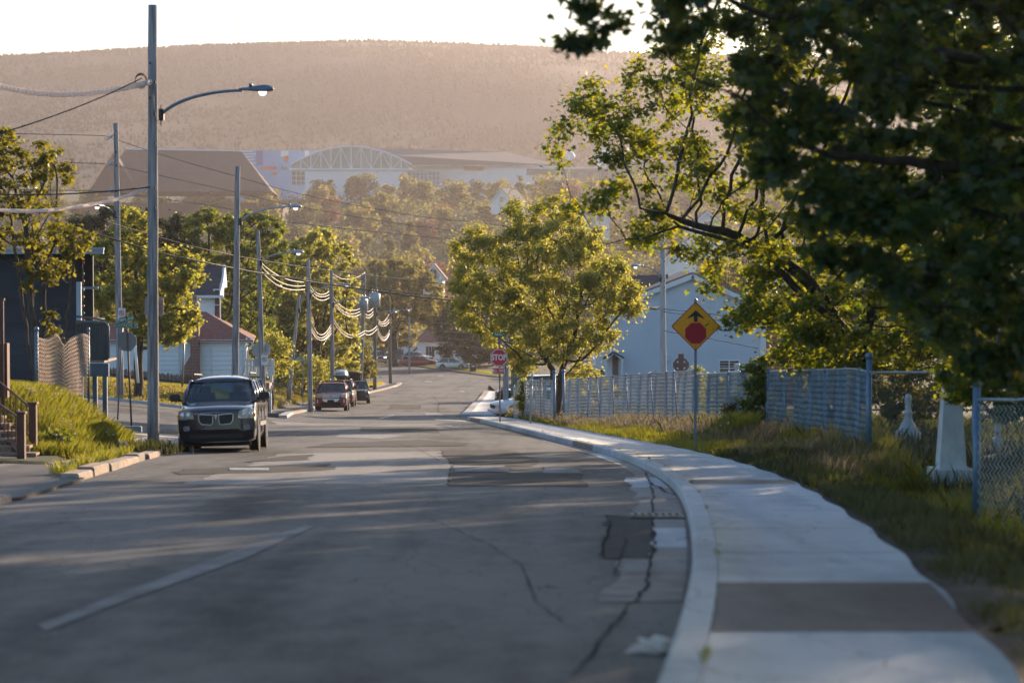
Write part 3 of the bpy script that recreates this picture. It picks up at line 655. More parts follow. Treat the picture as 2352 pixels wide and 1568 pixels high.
def colonize(att, base, fork, D=0.35, kill=0.5, seed=0, up=0.15, maxit=160, stems=None):
    r = np.random.RandomState(seed); nodes = []; par = []
    starts = stems or [fork]
    nodes.append(np.array(base, float)); par.append(-1)
    for f in starts:
        f = np.array(f, float); f = f[None] if f.ndim == 1 else f; last = 0; a0 = nodes[0]
        for f_ in f:
            n = max(2, int(np.linalg.norm(f_ - a0) / D))
            for i in range(1, n + 1):
                t = i / n; p = a0 * (1 - t) + f_ * t + r.normal(0, 0.02, 3) * (i < n)
                nodes.append(p); par.append(last); last = len(nodes) - 1
            a0 = f_
    att = att.copy(); alive = np.ones(len(att), bool)
    bd = np.full(len(att), 1e9); bi = np.zeros(len(att), int)
    def upd(new0):
        Nn = np.array(nodes[new0:])
        for c0 in range(0, len(Nn), 400):
            d = np.linalg.norm(att[:, None] - Nn[None, c0:c0 + 400], axis=2); j = d.argmin(1); dm = d[np.arange(len(att)), j]
            b = dm < bd; bd[b] = dm[b]; bi[b] = j[b] + new0 + c0
    upd(0)
    for it in range(maxit):
        idx = np.where(alive)[0]
        if not len(idx): break
        acc = {}
        for i in idx:
            v = att[i] - nodes[bi[i]]; v = v / (np.linalg.norm(v) + 1e-9); k = bi[i]
            acc[k] = acc.get(k, 0) + v
        n0 = len(nodes)
        for k, v in acc.items():
            v = v / (np.linalg.norm(v) + 1e-9) + r.normal(0, 0.16, 3) + np.array([0, 0, up]) * 0.3
            v = v / (np.linalg.norm(v) + 1e-9); nodes.append(nodes[k] + v * D); par.append(k)
        upd(n0); alive &= bd > kill
        if len(nodes) > 9000: break
    return np.array(nodes), np.array(par)

def tree(name, label, base, att, fork, leafm, barkm, leaf, shape, nleaf, seed=0, D=0.35, kill=0.5, r0=0.16, tip=0.007, spread=0.30, up=0.15,
         group=None, cat='tree', stems=None, droop=0.5, expo=2.3, cluster=12, crown_name='crown', leafdepth=3):
    """att: crown points in world coordinates; the branches grow towards them and carry the leaves"""
    base = Vector(base); T = thing(name, label, cat, base, group=group); A = att - np.array(base)
    nodes, par = colonize(A, (0, 0, -0.15), np.array(fork) - np.array(base), D, kill, seed, up, stems=[np.array(s) - np.array(base) for s in stems] if stems else None)
    n = len(nodes); ch = [[] for _ in range(n)]
    for i in range(1, n): ch[par[i]].append(i)
    rad = np.zeros(n); hgt = np.zeros(n, int)
    for i in range(n - 1, -1, -1):
        if not ch[i]: rad[i] = tip; hgt[i] = 0
        else: rad[i] = (sum(rad[c] ** expo for c in ch[i])) ** (1 / expo); hgt[i] = 1 + max(hgt[c] for c in ch[i])
    sc_ = r0 / rad[0]; rad = tip + (rad - tip) * (r0 - tip) / (rad[0] - tip + 1e-9)
    mb = MB()
    todo = [(0, c) for c in ch[0]]
    while todo:
        q, o = todo.pop(); path = [q, o]; cur = o
        while ch[cur]:
            k = max(ch[cur], key=lambda z: rad[z]); todo += [(cur, z) for z in ch[cur] if z != k]; path.append(k); cur = k
        rr = [rad[z] for z in path]; rr[0] = min(rr[0], rad[o] * 1.1)
        if q == 0: rr[0] = rad[o] * 1.35
        mb.tube([nodes[z] for z in path], rr, n=8 if rr[0] > 0.05 else (5 if rr[0] > 0.02 else 3), cap=False)
    mb.build('trunk', barkm, T, smooth=True)
    r = np.random.RandomState(seed + 50)
    tips = np.where((hgt <= leafdepth) & (nodes[:, 2] > 0.5))[0]
    if len(tips) == 0: tips = np.arange(1, n)
    wts = np.where(hgt[tips] == 0, 1.6, 1.0)
    pick = r.choice(tips, nleaf, p=wts / wts.sum())
    P = nodes[pick] + r.normal(0, spread, (nleaf, 3)) * np.array([1, 1, 0.7]) * r.uniform(0.3, 1.0, (nleaf, 1))
    leaves(crown_name, P, leaf, shape, leafm, T, seed, droop)
    return T

def poly_pts(uv, Y, depth, n, seed=0, power=1.0, dc=0.0, hole=0.0):
    """points filling the crown whose outline is uv (at depth Y), with a rounded thickness of depth metres"""
    r = np.random.RandomState(seed); P = np.array([[at(u, v, Y).x, at(u, v, Y).z] for u, v in uv]); out = []
    c = P.mean(0); mn, mxx = P.min(0), P.max(0); cell = None
    def inside(p):
        x, y = P[:, 0], P[:, 1]; x2, y2 = np.roll(x, -1), np.roll(y, -1)
        cr = ((y > p[1]) != (y2 > p[1])) & (p[0] < (x2 - x) * (p[1] - y) / (y2 - y + 1e-12) + x); return cr.sum() % 2 == 1
    # a few empty pockets make the gaps
    H_ = r.uniform(0, 1, (int(hole * 60) + 1, 3)) if hole else None
    sz = mxx - mn
    while len(out) < n:
        p = mn + r.rand(2) * sz
        if not inside(p): continue
        a = p - P; b = np.roll(P, -1, 0) - P; t = np.clip((a * b).sum(1) / ((b * b).sum(1) + 1e-9), 0, 1)
        d = np.linalg.norm(a - b * t[:, None], axis=1).min(); rr = min(1, d / (0.42 * min(sz)))
        th = depth * math.sqrt(max(0.02, 1 - (1 - rr) ** 2)); yy = r.uniform(-1, 1) * th
        if H_ is not None:
            q = np.array([(p[0] - mn[0]) / sz[0], (p[1] - mn[1]) / sz[1], yy / depth / 2 + .5])
            if (np.linalg.norm((H_ - q) * np.array([sz[0], sz[1], depth * 2]), axis=1) < 0.085 * max(sz)).any(): continue
        out.append((p[0] * (Y + yy * 0 + dc) / (Y + dc) , Y + yy, p[1]))
    return np.array(out)
def gp(u, v, Y):
    p = at(u, v, Y); return p
def gbase(x, y, dz=0.0): return Vector((x, y, float(G(x, y)) + dz))

# the maple over the cemetery fence, middle of the picture
UV = [(1030, 640), (1022, 575), (1040, 545), (1075, 590), (1075, 540), (1100, 505), (1125, 545), (1165, 530), (1160, 475), (1190, 440), (1215, 475), (1240, 440), (1275, 480), (1300, 450), (1330, 500), (1390, 510), (1385, 570), (1440, 585), (1452, 640), (1490, 690), (1470, 725), (1400, 745), (1420, 790), (1330, 830), (1370, 865), (1300, 872), (1240, 850), (1190, 868), (1160, 820), (1120, 800), (1090, 760), (1050, 740)]
b = gbase(1.75, 96)
tree('maple_tree', 'spreading backlit maple behind the fence between stop sign and grey blue house', b, poly_pts(UV, 96, 3.2, 900, 1, hole=.25), at(1275, 855, 96), M['leaf_gold'], M['bark'], 0.125, LEAF_SIMPLE, 62000, 1, D=.33, kill=.40, r0=.17, spread=.24, stems=[at(1270, 850, 96), at(1292, 845, 95.7)])
# bright maple on the lawn beyond the side street
UV = [(192, 650), (215, 610), (225, 560), (262, 545), (262, 500), (300, 462), (325, 490), (350, 520), (352, 600), (372, 560), (395, 555), (415, 590), (440, 578), (474, 620), (470, 645), (430, 670), (460, 705), (455, 760), (430, 792), (330, 800), (290, 770), (200, 700)]
b = gbase(at(318, 890, 106).x, 106)
tree('maple_tree', 'golden green maple on the lawn behind the green street name signs', b, poly_pts(UV, 106, 2.6, 620, 2, hole=.2), at(318, 800, 106), M['leaf_gold'], M['bark'], 0.17, LEAF_MAPLE, 26000, 2, D=.33, kill=.42, r0=.20, spread=.20)
# many-stemmed tree before the dark house
UV = [(-60, 300), (0, 290), (40, 310), (50, 345), (80, 320), (100, 345), (130, 335), (170, 370), (165, 410), (175, 440), (150, 470), (150, 540), (130, 590), (150, 640), (120, 665), (100, 640), (60, 690), (40, 640), (-10, 600), (-60, 560)]
b = gbase(at(92, 850, 61).x, 61)
tree('alder_tree', 'sparse many stemmed tree growing before the dark blue house', b, poly_pts(UV, 61, 1.8, 420, 3, hole=.1), at(80, 690, 61), M['leaf_olive'], M['bark_grey'], 0.13, LEAF_SIMPLE, 6500, 3, D=.25, kill=.3, r0=.11, tip=.005, spread=.13,
     stems=[at(40, 600, 61), at(75, 640, 61.4), at(105, 600, 61), at(62, 560, 60.6), at(118, 720, 61)], leafdepth=2)
UV = [(130, 560), (160, 510), (200, 520), (225, 545), (200, 590), (165, 600), (140, 640)]
b = gbase(at(120, 850, 60.4).x, 60.4)
tree('sapling', 'slender young tree leaning right beside the white corner board', b, poly_pts(UV, 60.4, .7, 60, 31), at(180, 620, 60.4), M['leaf_olive'], M['bark_grey'], 0.13, LEAF_SIMPLE, 700, 31, D=.2, kill=.3, r0=.035, tip=.005, spread=.12, stems=[at(130, 760, 60.4), at(170, 600, 60.4)])
# trees on the left of the road, and beyond
def crown_tree(name, label, u0, v0, Y, uv, depth, lm, nl, seed, ls=.2, shape=LEAF_SIMPLE, na=420, hole=.12, D=.5, kill=.6, r0=.22, fork=None, grp=None, cat='tree', spread=.26, bark='bark'):
    b = gbase(at(u0, v0, Y).x, Y)
    f = fork or (u0, v0 - 60)
    return tree(name, label, b, poly_pts(uv, Y, depth, na, seed, hole=hole), at(f[0], f[1], Y), M[lm], M[bark], ls, shape, nl, seed, D=D, kill=kill, r0=r0, spread=spread, group=grp, cat=cat)
crown_tree('maple_tree', 'big dark green maple rising behind the pole with the second lamp', 470, 880, 152, [(370, 600), (372, 540), (420, 500), (440, 480), (480, 472), (520, 490), (560, 476), (600, 500), (640, 495), (668, 530), (650, 600), (640, 680), (645, 790), (620, 890), (560, 895), (500, 890), (440, 860), (400, 740), (360, 700)], 4.0, 'leaf_green', 34000, 5, .22, na=620, r0=.35)
crown_tree('maple_tree', 'round sunlit maple left of the road behind the parked maroon crossover', 730, 890, 182, [(628, 700), (640, 620), (662, 570), (700, 530), (740, 518), (780, 540), (812, 575), (826, 640), (815, 700), (826, 760), (820, 850), (800, 895), (700, 900), (640, 890), (620, 780)], 5.0, 'leaf_gold', 36000, 6, .26, na=600, r0=.4, D=.55)
crown_tree('maple_tree', 'dark maple with pinkish top just left of the round sunlit maple', 600, 890, 176, [(560, 620), (575, 560), (620, 540), (660, 560), (690, 600), (690, 700), (690, 810), (680, 895), (560, 895), (550, 760), (545, 700)], 4.0, 'leaf_green', 22000, 7, .25, na=380, r0=.35)
crown_tree('shrub', 'yellow green shrub between the railing and the leaning pole', 625, 862, 128, [(592, 850), (590, 790), (610, 765), (640, 770), (668, 800), (664, 850), (640, 862)], 1.2, 'leaf_gold', 3500, 8, .15, na=160, r0=.09, D=.25, kill=.3, hole=0, cat='bush', fork=(625, 845))
crown_tree('shrub', 'flowering rounded bush behind the roof box', 690, 905, 166, [(655, 900), (650, 850), (700, 815), (760, 830), (770, 880), (740, 905)], 2.2, 'leaf_gold', 5000, 9, .17, na=200, r0=.10, D=.35, kill=.45, hole=0, cat='bush', fork=(700, 880))
crown_tree('shrub', 'brownish bush beside the pale leaning transformer pole', 820, 885, 215, [(780, 850), (800, 800), (840, 790), (862, 830), (868, 862), (845, 878), (800, 880)], 2.5, 'leaf_olive', 5000, 10, .24, na=200, r0=.12, D=.4, kill=.5, hole=0, cat='bush', fork=(820, 865))
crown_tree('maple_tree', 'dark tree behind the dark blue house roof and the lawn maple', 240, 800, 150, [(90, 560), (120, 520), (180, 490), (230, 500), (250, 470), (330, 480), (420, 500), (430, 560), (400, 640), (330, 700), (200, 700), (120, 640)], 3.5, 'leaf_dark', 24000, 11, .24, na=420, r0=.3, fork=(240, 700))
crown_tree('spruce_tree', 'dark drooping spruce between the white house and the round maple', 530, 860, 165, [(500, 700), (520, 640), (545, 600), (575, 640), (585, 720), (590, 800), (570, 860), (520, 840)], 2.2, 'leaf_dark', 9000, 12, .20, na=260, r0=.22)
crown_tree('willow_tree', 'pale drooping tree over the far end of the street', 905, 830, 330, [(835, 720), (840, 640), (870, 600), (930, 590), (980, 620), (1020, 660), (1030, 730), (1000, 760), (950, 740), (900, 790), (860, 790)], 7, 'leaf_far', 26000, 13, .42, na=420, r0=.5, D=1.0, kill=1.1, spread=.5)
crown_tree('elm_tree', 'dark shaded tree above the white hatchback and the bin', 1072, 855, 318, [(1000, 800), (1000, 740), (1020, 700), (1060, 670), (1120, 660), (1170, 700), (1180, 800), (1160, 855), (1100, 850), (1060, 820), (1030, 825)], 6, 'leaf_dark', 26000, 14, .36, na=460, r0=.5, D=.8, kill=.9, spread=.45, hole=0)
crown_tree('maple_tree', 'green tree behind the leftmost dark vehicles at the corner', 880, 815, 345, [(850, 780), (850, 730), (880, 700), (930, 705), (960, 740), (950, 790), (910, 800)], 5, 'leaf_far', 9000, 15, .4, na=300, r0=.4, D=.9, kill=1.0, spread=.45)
# behind the grey blue house
crown_tree('maple_tree', 'hazy rounded tree behind the roof of the grey blue house', 1690, 760, 210, [(1590, 660), (1610, 610), (1660, 600), (1720, 610), (1760, 650), (1770, 700), (1600, 700)], 4, 'leaf_far', 8000, 16, .3, na=260, r0=.3, D=.7, kill=.8, spread=.35)

# the two great maples on the right
UV = [(1262, 260), (1290, 228), (1340, 235), (1400, 215), (1420, 150), (1480, 130), (1520, 60), (1580, -80), (1700, -350), (2420, -380), (2440, 820), (2300, 850), (2060, 850), (1900, 850), (1800, 860), (1690, 780), (1640, 750), (1620, 700), (1700, 660), (1690, 610), (1600, 600), (1500, 560), (1395, 560), (1400, 530), (1380, 490), (1290, 480), (1290, 460), (1380, 430), (1400, 405), (1280, 410), (1262, 385), (1340, 360), (1380, 330), (1270, 310)]
b = gbase(7.6, 54)
tree('maple_tree', 'tall maple behind the fence whose long limb reaches over the grey blue house', b, poly_pts(UV, 53, 3.2, 1600, 21, hole=.4), at(1960, 760, 54), M['leaf_maple'], M['bark'], 0.115, LEAF_MAPLE, 82000, 21, D=.32, kill=.45, r0=.22, spread=.24, up=.05, expo=1.75,
     stems=[at(1900, 700, 54), at(2010, 640, 54), [at(1955, 790, 54), at(1860, 650, 53.6), at(1790, 595, 53.3), at(1725, 560, 53), at(1660, 530, 52.6), at(1600, 518, 52.4), at(1530, 490, 52), at(1470, 478, 51.8)], [at(1950, 780, 53.6), at(1740, 572, 52.8), at(1560, 520, 52.4), at(1480, 548, 52), at(1390, 562, 51.8)]])
UV = [(1700, 560), (1760, 520), (1900, 500), (2100, 540), (2300, 600), (2400, 700), (2400, 880), (2200, 880), (2000, 880), (1830, 875), (1800, 800), (1760, 740), (1740, 640)]
b = gbase(8.9, 66)
tree('maple_tree', 'dark trunked maple deeper in the cemetery right of the grey blue house', b, poly_pts(UV, 66, 2.6, 620, 22, hole=.2), at(1830, 830, 66), M['leaf_maple'], M['bark'], 0.16, LEAF_MAPLE, 15000, 22, D=.35, kill=.45, r0=.20, spread=.2, stems=[at(1835, 780, 66), at(1925, 800, 65)])
UV = [(1245, 130), (1240, 60), (1290, 20), (1310, -30), (1500, -140), (1800, -300), (2500, -420), (2600, 860), (2330, 900), (2180, 870), (2120, 760), (2040, 700), (1960, 640), (1900, 600), (1800, 540), (1790, 430), (1700, 400), (1690, 300), (1600, 260), (1560, 150), (1460, 130), (1400, 110), (1340, 150), (1290, 120)]
b = gbase(6.9, 22.5)
att = poly_pts(UV, 22, 1.5, 620, 23, hole=.6)
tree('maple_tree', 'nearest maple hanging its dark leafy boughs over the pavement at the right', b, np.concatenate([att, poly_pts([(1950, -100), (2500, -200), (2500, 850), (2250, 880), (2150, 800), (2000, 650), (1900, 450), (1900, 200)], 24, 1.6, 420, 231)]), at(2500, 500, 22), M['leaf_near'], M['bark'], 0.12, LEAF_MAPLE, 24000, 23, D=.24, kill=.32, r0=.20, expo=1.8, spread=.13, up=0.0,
     stems=[at(2480, 420, 22.3), at(2560, 100, 22.3)])
# extra shade: the same tree's kin behind the camera's right shoulder side, deeper in the cemetery
UV = [(2100, 300), (2300, 200), (2900, 100), (3000, 900), (2500, 980), (2250, 960), (2150, 900), (2080, 700)]
b = gbase(9.2, 36)
tree('maple_tree', 'shaded maple filling the right edge behind the nearest fence section', b, poly_pts(UV, 36, 2.2, 620, 24), at(2500, 850, 36), M['leaf_maple'], M['bark'], 0.16, LEAF_MAPLE, 17000, 24, D=.3, kill=.4, r0=.2, spread=.17)
def shade_tree(label, x, y, r_, h_, n, seed):  # dense maples added along the right to deepen shade, mostly out of frame
    rs = np.random.RandomState(seed); q = rs.normal(0, 1, (420, 3)); q /= np.linalg.norm(q, axis=1)[:, None]; q *= rs.rand(420, 1) ** (1 / 3)
    b = gbase(x, y); A = np.array(b) + q * np.array([r_, r_, h_ * .42]) + np.array([0, 0, h_ * .60])
    tree('maple_tree', label, b, A, b + Vector((0, 0, 1.6)), M['leaf_maple'], M['bark'], .19, LEAF_MAPLE, n, seed, D=.42, kill=.55, r0=.24, spread=.26)
shade_tree('dark maple leaning in at the right edge level with the white obelisk', 11.9, 47, 4.2, 13, 22000, 91)
shade_tree('tall maple added past the right edge to shade the verge', 17.5, 63, 4.6, 12, 16000, 92)
shade_tree('big unseen maple added out of frame right to shade the pavement', 11.5, 35, 4.2, 11, 20000, 93)
shade_tree('wide unseen maple added out of frame to deepen the cemetery shade', 14.5, 42, 4.2, 12, 16000, 96)
shade_tree('high unseen maple added far out of frame right to shade the road', 20, 50, 5.0, 14, 16000, 95)
shade_tree('second unseen maple added out of frame right to shade the foreground road', 10.5, 20, 3.6, 9, 11000, 94)
def overhead_shade(label, x, y, cx, cy, rx, ry, z0, z1, n, seed):  # unseen crowns added around the camera to darken the foreground
    rs = np.random.RandomState(seed); q = rs.normal(0, 1, (380, 3)); q /= np.linalg.norm(q, axis=1)[:, None]; q *= rs.rand(380, 1) ** (1 / 3)
    b = gbase(x, y); A = np.array([cx, cy, (z0 + z1) / 2]) + q * np.array([rx, ry, (z1 - z0) / 2])
    tree('maple_tree', label, b, A, b + Vector((0, 0, 3.5)), M['leaf_maple'], M['bark'], .21, LEAF_MAPLE, n, seed, D=.5, kill=.65, r0=.3, spread=.3)
overhead_shade('broad unseen maple added above the camera to shade pavement and road', 7.5, 8, 2.5, 9, 7.5, 8.5, 5.0, 12, 26000, 97)
overhead_shade('broad unseen maple added behind the camera to dim the near pavement', 6, -9, 1, -9, 9, 8, 4.5, 12, 22000, 99)
overhead_shade('broad unseen maple added left of the camera to shade the road', -9.5, 6, -8, 7, 6, 9, 4.8, 12, 20000, 98)
# vine and shrubs on the fence
def bush(name, label, x, y, r, h, lm, n, seed, ls=.11, cat='bush', shape=LEAF_SIMPLE, flat=1.0):
    rs = np.random.RandomState(seed); k = 120; q = rs.normal(0, 1, (k, 3)); q /= np.linalg.norm(q, axis=1)[:, None]; q *= rs.rand(k, 1) ** (1 / 3)
    b = gbase(x, y); A = np.array(b) + q * np.array([r, r * flat, h / 2]) + np.array([0, 0, h / 2])
    return tree(name, label, b, A, b + Vector((0, 0, .25)), M[lm], M['bark'], ls, shape, n, seed, D=.16, kill=.22, r0=.03, tip=.003, spread=.12, cat=cat, leafdepth=6)
bush('vine', 'leafy vine climbing the fence under the big maple', 6.15, 60.5, .42, 2.0, 'leaf_green', 2600, 41, .11, 'vine')
bush('vine', 'narrow vine on the fence just left of the white sign post', .45, 102, .25, 1.7, 'leaf_green', 1300, 42, .11, 'vine')
bush('shrub', 'low olive shrub around the white spired grave marker', 8.25, 49.5, .85, 1.5, 'leaf_olive', 3600, 43, .08)
bush('shrub', 'golden shrub showing over the fence in front of the double window', 9.6, 112, 1.4, 1.7, 'leaf_gold', 2600, 44, .14)
bush('shrub', 'small golden shrub behind the fence left of the angel statue', 7.1, 92, .7, 1.9, 'leaf_gold', 900, 45, .12)
bush('shrub', 'weedy clump at the fence foot beside the yellow sign post', 6.35, 66.5, .55, .95, 'leaf_dark', 1500, 46, .09)
bush('shrub', 'bushy growth under the middle maple between fence and porch', 3.2, 104, 1.6, 1.9, 'leaf_gold', 3600, 47, .14)
bush('shrub', 'leafy weed beside the brown stair post', at(128, 1050, 50).x, 50, .32, .55, 'leaf_green', 700, 48, .09)
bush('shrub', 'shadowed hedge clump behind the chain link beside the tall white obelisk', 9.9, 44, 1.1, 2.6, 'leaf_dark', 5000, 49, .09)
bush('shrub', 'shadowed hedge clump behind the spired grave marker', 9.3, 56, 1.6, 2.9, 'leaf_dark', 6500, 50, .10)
bush('shrub', 'overgrown bank bush beyond the all way stop sign', -.2, 131, .6, 1.4, 'leaf_dark', 1600, 51, .13)

# trees of the valley: five models, copied
protos = []
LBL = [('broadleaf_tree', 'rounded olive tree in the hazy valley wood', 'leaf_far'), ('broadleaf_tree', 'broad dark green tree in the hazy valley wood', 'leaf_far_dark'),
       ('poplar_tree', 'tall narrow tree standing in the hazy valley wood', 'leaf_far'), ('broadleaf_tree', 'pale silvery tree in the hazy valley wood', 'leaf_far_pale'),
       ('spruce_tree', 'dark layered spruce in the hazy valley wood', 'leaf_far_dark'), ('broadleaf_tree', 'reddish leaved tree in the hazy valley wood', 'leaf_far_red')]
for k, (nm, lb, lm) in enumerate(LBL):
    rs = np.random.RandomState(60 + k); T = thing(nm, lb, 'tree', (0, 0, 0), group=lb.replace('tree ', 'trees ').replace('spruce ', 'spruces '))
    pts = []
    hgt = 13.0; wid = [6.2, 7.0, 3.4, 5.6, 3.6, 5.2][k]
    nb = [26, 30, 18, 24, 30, 20][k]
    for q in range(nb):
        t = rs.rand()
        if k == 4: z = 1.5 + t * 11; rr_ = wid * (1 - t) + .3; a = rs.rand() * 6.28; c = np.array([math.cos(a) * rr_ * .7, math.sin(a) * rr_ * .7, z]); s = np.array([1.6, 1.6, .55]) * (1.1 - t * .6)
        else:
            v = rs.normal(0, 1, 3); v /= np.linalg.norm(v); v *= rs.rand() ** .4
            c = np.array([v[0] * wid * .75, v[1] * wid * .75, hgt * .55 + v[2] * hgt * .36]); s = np.array([1, 1, .75]) * rs.uniform(1.1, 2.1) * (wid / 6.2) ** .4
        m_ = 95; d = rs.normal(0, 1, (m_, 3)); d /= np.linalg.norm(d, axis=1)[:, None]; d *= rs.uniform(.72, 1.08, (m_, 1)); pts.append(c + d * s)
    leaves('crown', np.concatenate(pts), 0.85, LEAF_QUAD, M[lm], T, 70 + k, droop=.3)
    mb = MB(); mb.tube([(0, 0, -.8), (.1, 0, 2), (0, .1, 5), (.1, 0, 9.5)], [.36, .28, .2, .05], 6)
    for q in range(5):
        a = q * 1.3; mb.tube([(0, 0, 3 + q), (math.cos(a) * 2, math.sin(a) * 2, 5.2 + q)], [.14, .04], 4)
    mb.build('trunk', M['bark'], T, smooth=True); protos.append(T)
rs = random.Random(12); used = [False] * 6
cand = []
for row, Y in enumerate([362, 380, 402, 428, 455, 485, 515, 545, 575, 605, 640, 672, 705, 740, 775, 812, 850, 888, 925]):
    hw = Y * 0.215 + 12; step = 15.5 + Y * 0.006; x = -hw + rs.uniform(0, step)
    while x < hw * 0.78:
        cand.append((x + rs.uniform(-3, 3), Y + rs.uniform(-10, 10))); x += step * rs.uniform(0.75, 1.2)
for (x, y) in cand:
    if y < 400 and -30 < x < 0: continue
    k = rs.choices(range(6), [34, 22, 8, 10, 8, 5])[0]
    o = protos[k] if not used[k] else copy_tree(protos[k]); used[k] = True
    s = rs.uniform(.78, 1.22) * (0.75 if y < 450 else 1.0)
    o.location = (x, y, float(G(x, y)) - .2); o.rotation_euler = (0, 0, rs.uniform(0, 6.28)); o.scale = (s * rs.uniform(.9, 1.15), s * rs.uniform(.9, 1.15), s)
P_ = []; r2 = np.random.RandomState(33)
for q in range(3400):
    y = 375 + 600 * r2.rand(); x = (r2.rand() * 2 - 1.1) * (y * .22 + 12)
    d = r2.normal(0, 1, (26, 3)); d /= np.linalg.norm(d, axis=1)[:, None]; d[:, 2] = abs(d[:, 2])
    P_.append(np.array([x, y, float(G(x, y))]) + d * np.array([4.2, 4.2, r2.uniform(2.5, 6.0)]))
P_ = np.concatenate(P_); o = leaves('wood', P_, 1.15, LEAF_QUAD, M['leaf_far_dark'], None, 90, .3)
tag(o, 'hazy mass of lower trees and scrub filling the valley wood', 'wood', kind='stuff')

# ------------------------------------------------------------------ grass
def grass(name, label, P, h, wd, m, seed, lean=.35, base_lift=-0.02):
    """blades standing at the world points P"""
    r = np.random.RandomState(seed); n = len(P); a = r.uniform(0, 2 * np.pi, n); hh = h * r.uniform(.45, 1.25, n) * (P[:, 3] if P.shape[1] > 3 else 1)
    ww = wd * r.uniform(.6, 1.3, n); b = r.uniform(0, 2 * np.pi, n); ln = hh * r.uniform(0.1, lean * 2, n)
    dx, dy = np.cos(a) * ww / 2, np.sin(a) * ww / 2; lx, ly = np.cos(b) * ln, np.sin(b) * ln
    X, Y_, Z = P[:, 0], P[:, 1], P[:, 2] + base_lift
    V = np.stack([np.stack([X - dx, Y_ - dy, Z], 1), np.stack([X + dx, Y_ + dy, Z], 1), np.stack([X + dx * .7 + lx * .4, Y_ + dy * .7 + ly * .4, Z + hh * .6], 1),
                  np.stack([X + lx, Y_ + ly, Z + hh], 1), np.stack([X - dx * .7 + lx * .4, Y_ - dy * .7 + ly * .4, Z + hh * .6], 1)], 1)
    return tag(np_mesh(name, V.reshape(-1, 3), np.arange(n * 5), np.full(n, 5), m), label, 'grass', kind='stuff')
def scatter(n, fx, y0, y1, seed, keep=None, hf=None):
    r = np.random.RandomState(seed); y = r.uniform(y0, y1, n); a, b = fx(y); x = a + (b - a) * r.rand(n)
    P = np.stack([x, y, G(x, y)], 1); k = ~hard(x, y)
    if keep is not None: k &= keep(x, y, r)
    P = P[k]
    if hf is not None: P = np.concatenate([P, hf(P[:, 0], P[:, 1])[:, None]], 1)
    return P
FENCE = [(5.2, 14), (5.7, 30), (6.6, 44), (6.5, 56), (5.5, 72), (3.9, 84), (1.64, 91), (1.5, 92), (0.0, 106)]
fy = [p[1] for p in FENCE]; fx_ = [p[0] for p in FENCE]
def FXx(y): return np.interp(y, fy, fx_)
tuft = lambda sc_, lo: (lambda x, y: lo + (1 - lo) * np.clip(.5 + .5 * np.sin(x * 2.1 * sc_ + 1.7 * np.sin(y * .9)) * np.cos(y * .8 * sc_ + x), 0, 1))
grass('grass', 'shaded rough grass between the pavement and the near fence', scatter(52000, lambda y: (RK(y) + 1.72, FXx(y) + .5), 11, 50, 1, hf=tuft(1, .15)), .24, .011, M['blade_shaded'], 1)
grass('grass', 'tall weeds growing along the foot of the near fence', scatter(9000, lambda y: (FXx(y) - .55, FXx(y) + .4), 26, 72, 2, hf=tuft(1.4, .3)), .55, .014, M['blade'], 2)
grass('grass', 'green verge grass between the pavement and the far fence', scatter(42000, lambda y: (RK(y) + 1.72, FXx(y) + .3), 48, 112, 3, hf=tuft(.8, .3)), .24, .022, M['blade'], 3)
grass('grass', 'dry brown weeds standing along the far fence', scatter(15000, lambda y: (np.maximum(RK(y) + 2.0, FXx(y) - 1.7), FXx(y) + .1), 56, 112, 4, hf=tuft(1.1, .3)), .48, .018, M['blade_dry'], 4)
grass('grass', 'tall green clump beside the yellow sign post', scatter(3500, lambda y: (y * 0 + 4.9, y * 0 + 5.7), 57, 61, 5), .55, .02, M['blade'], 5)
grass('grass', 'unmown cemetery grass behind the fence', scatter(26000, lambda y: (FXx(y) + .3, FXx(y) + 7), 30, 118, 6), .35, .03, M['blade_shaded'], 6)
mk = lambda x, y, r: (np.exp(-((x + 11.45) / 2.05) ** 4) * np.exp(-((y - 54.8) / 5.2) ** 4) > .04)
grass('grass', 'long bright grass covering the mound before the dark house', scatter(120000, lambda y: (y * 0 - 14.2, LK(y) - 1.4), 46.5, 61.5, 7, keep=mk), .27, .015, M['blade'], 7, lean=.4)
grass('grass', 'long grass in the dark yard behind the draped fence', scatter(9000, lambda y: (y * 0 - 17, y * 0 - 12.6), 52, 63.5, 8), .35, .02, M['blade_shaded'], 8)
grass('grass', 'weeds sprouting along the broken left kerb', scatter(2600, lambda y: (LK(y) - .65, LK(y) - .28), 38.5, 60, 9, hf=lambda x, y: np.clip(np.sin(y * 2.2) * 1.4, 0.0, 1) + .02) if False else
      (lambda P: np.concatenate([P, (np.clip(np.sin(P[:, 1:2] * 1.9 + 1) * 1.5, 0, 1) ** 2)], 1)[np.clip(np.sin(P[:, 1] * 1.9 + 1), 0, 1) > .25])(
          (lambda r: (lambda y: (lambda x: np.stack([x, y, H(x, y) + .09], 1))(LK(y) - .30 - .35 * r.rand(len(y))))(r.uniform(38.5, 58, 4200)))(np.random.RandomState(9))), .22, .014, M['blade'], 9)
p1 = at(352, 1035, 54)
grass('grass', 'tuft of weeds round the foot of the nearest pole', (lambda r, q: np.stack([q[:, 0], q[:, 1], H(q[:, 0], q[:, 1]) + .05], 1))(0, np.random.RandomState(10).normal(0, 1, (1500, 2)) * np.array([.28, .4]) + np.array([-8.05, 53.4])), .30, .014, M['blade_shaded'], 10)
grass('grass', 'weeds at the foot of the brown stairs', (lambda q: np.stack([q[:, 0], q[:, 1], H(q[:, 0], q[:, 1]) + .05], 1))(np.random.RandomState(11).normal(0, 1, (2600, 2)) * np.array([.45, .8]) + np.array([-9.55, 51.0])), .30, .014, M['blade'], 11)
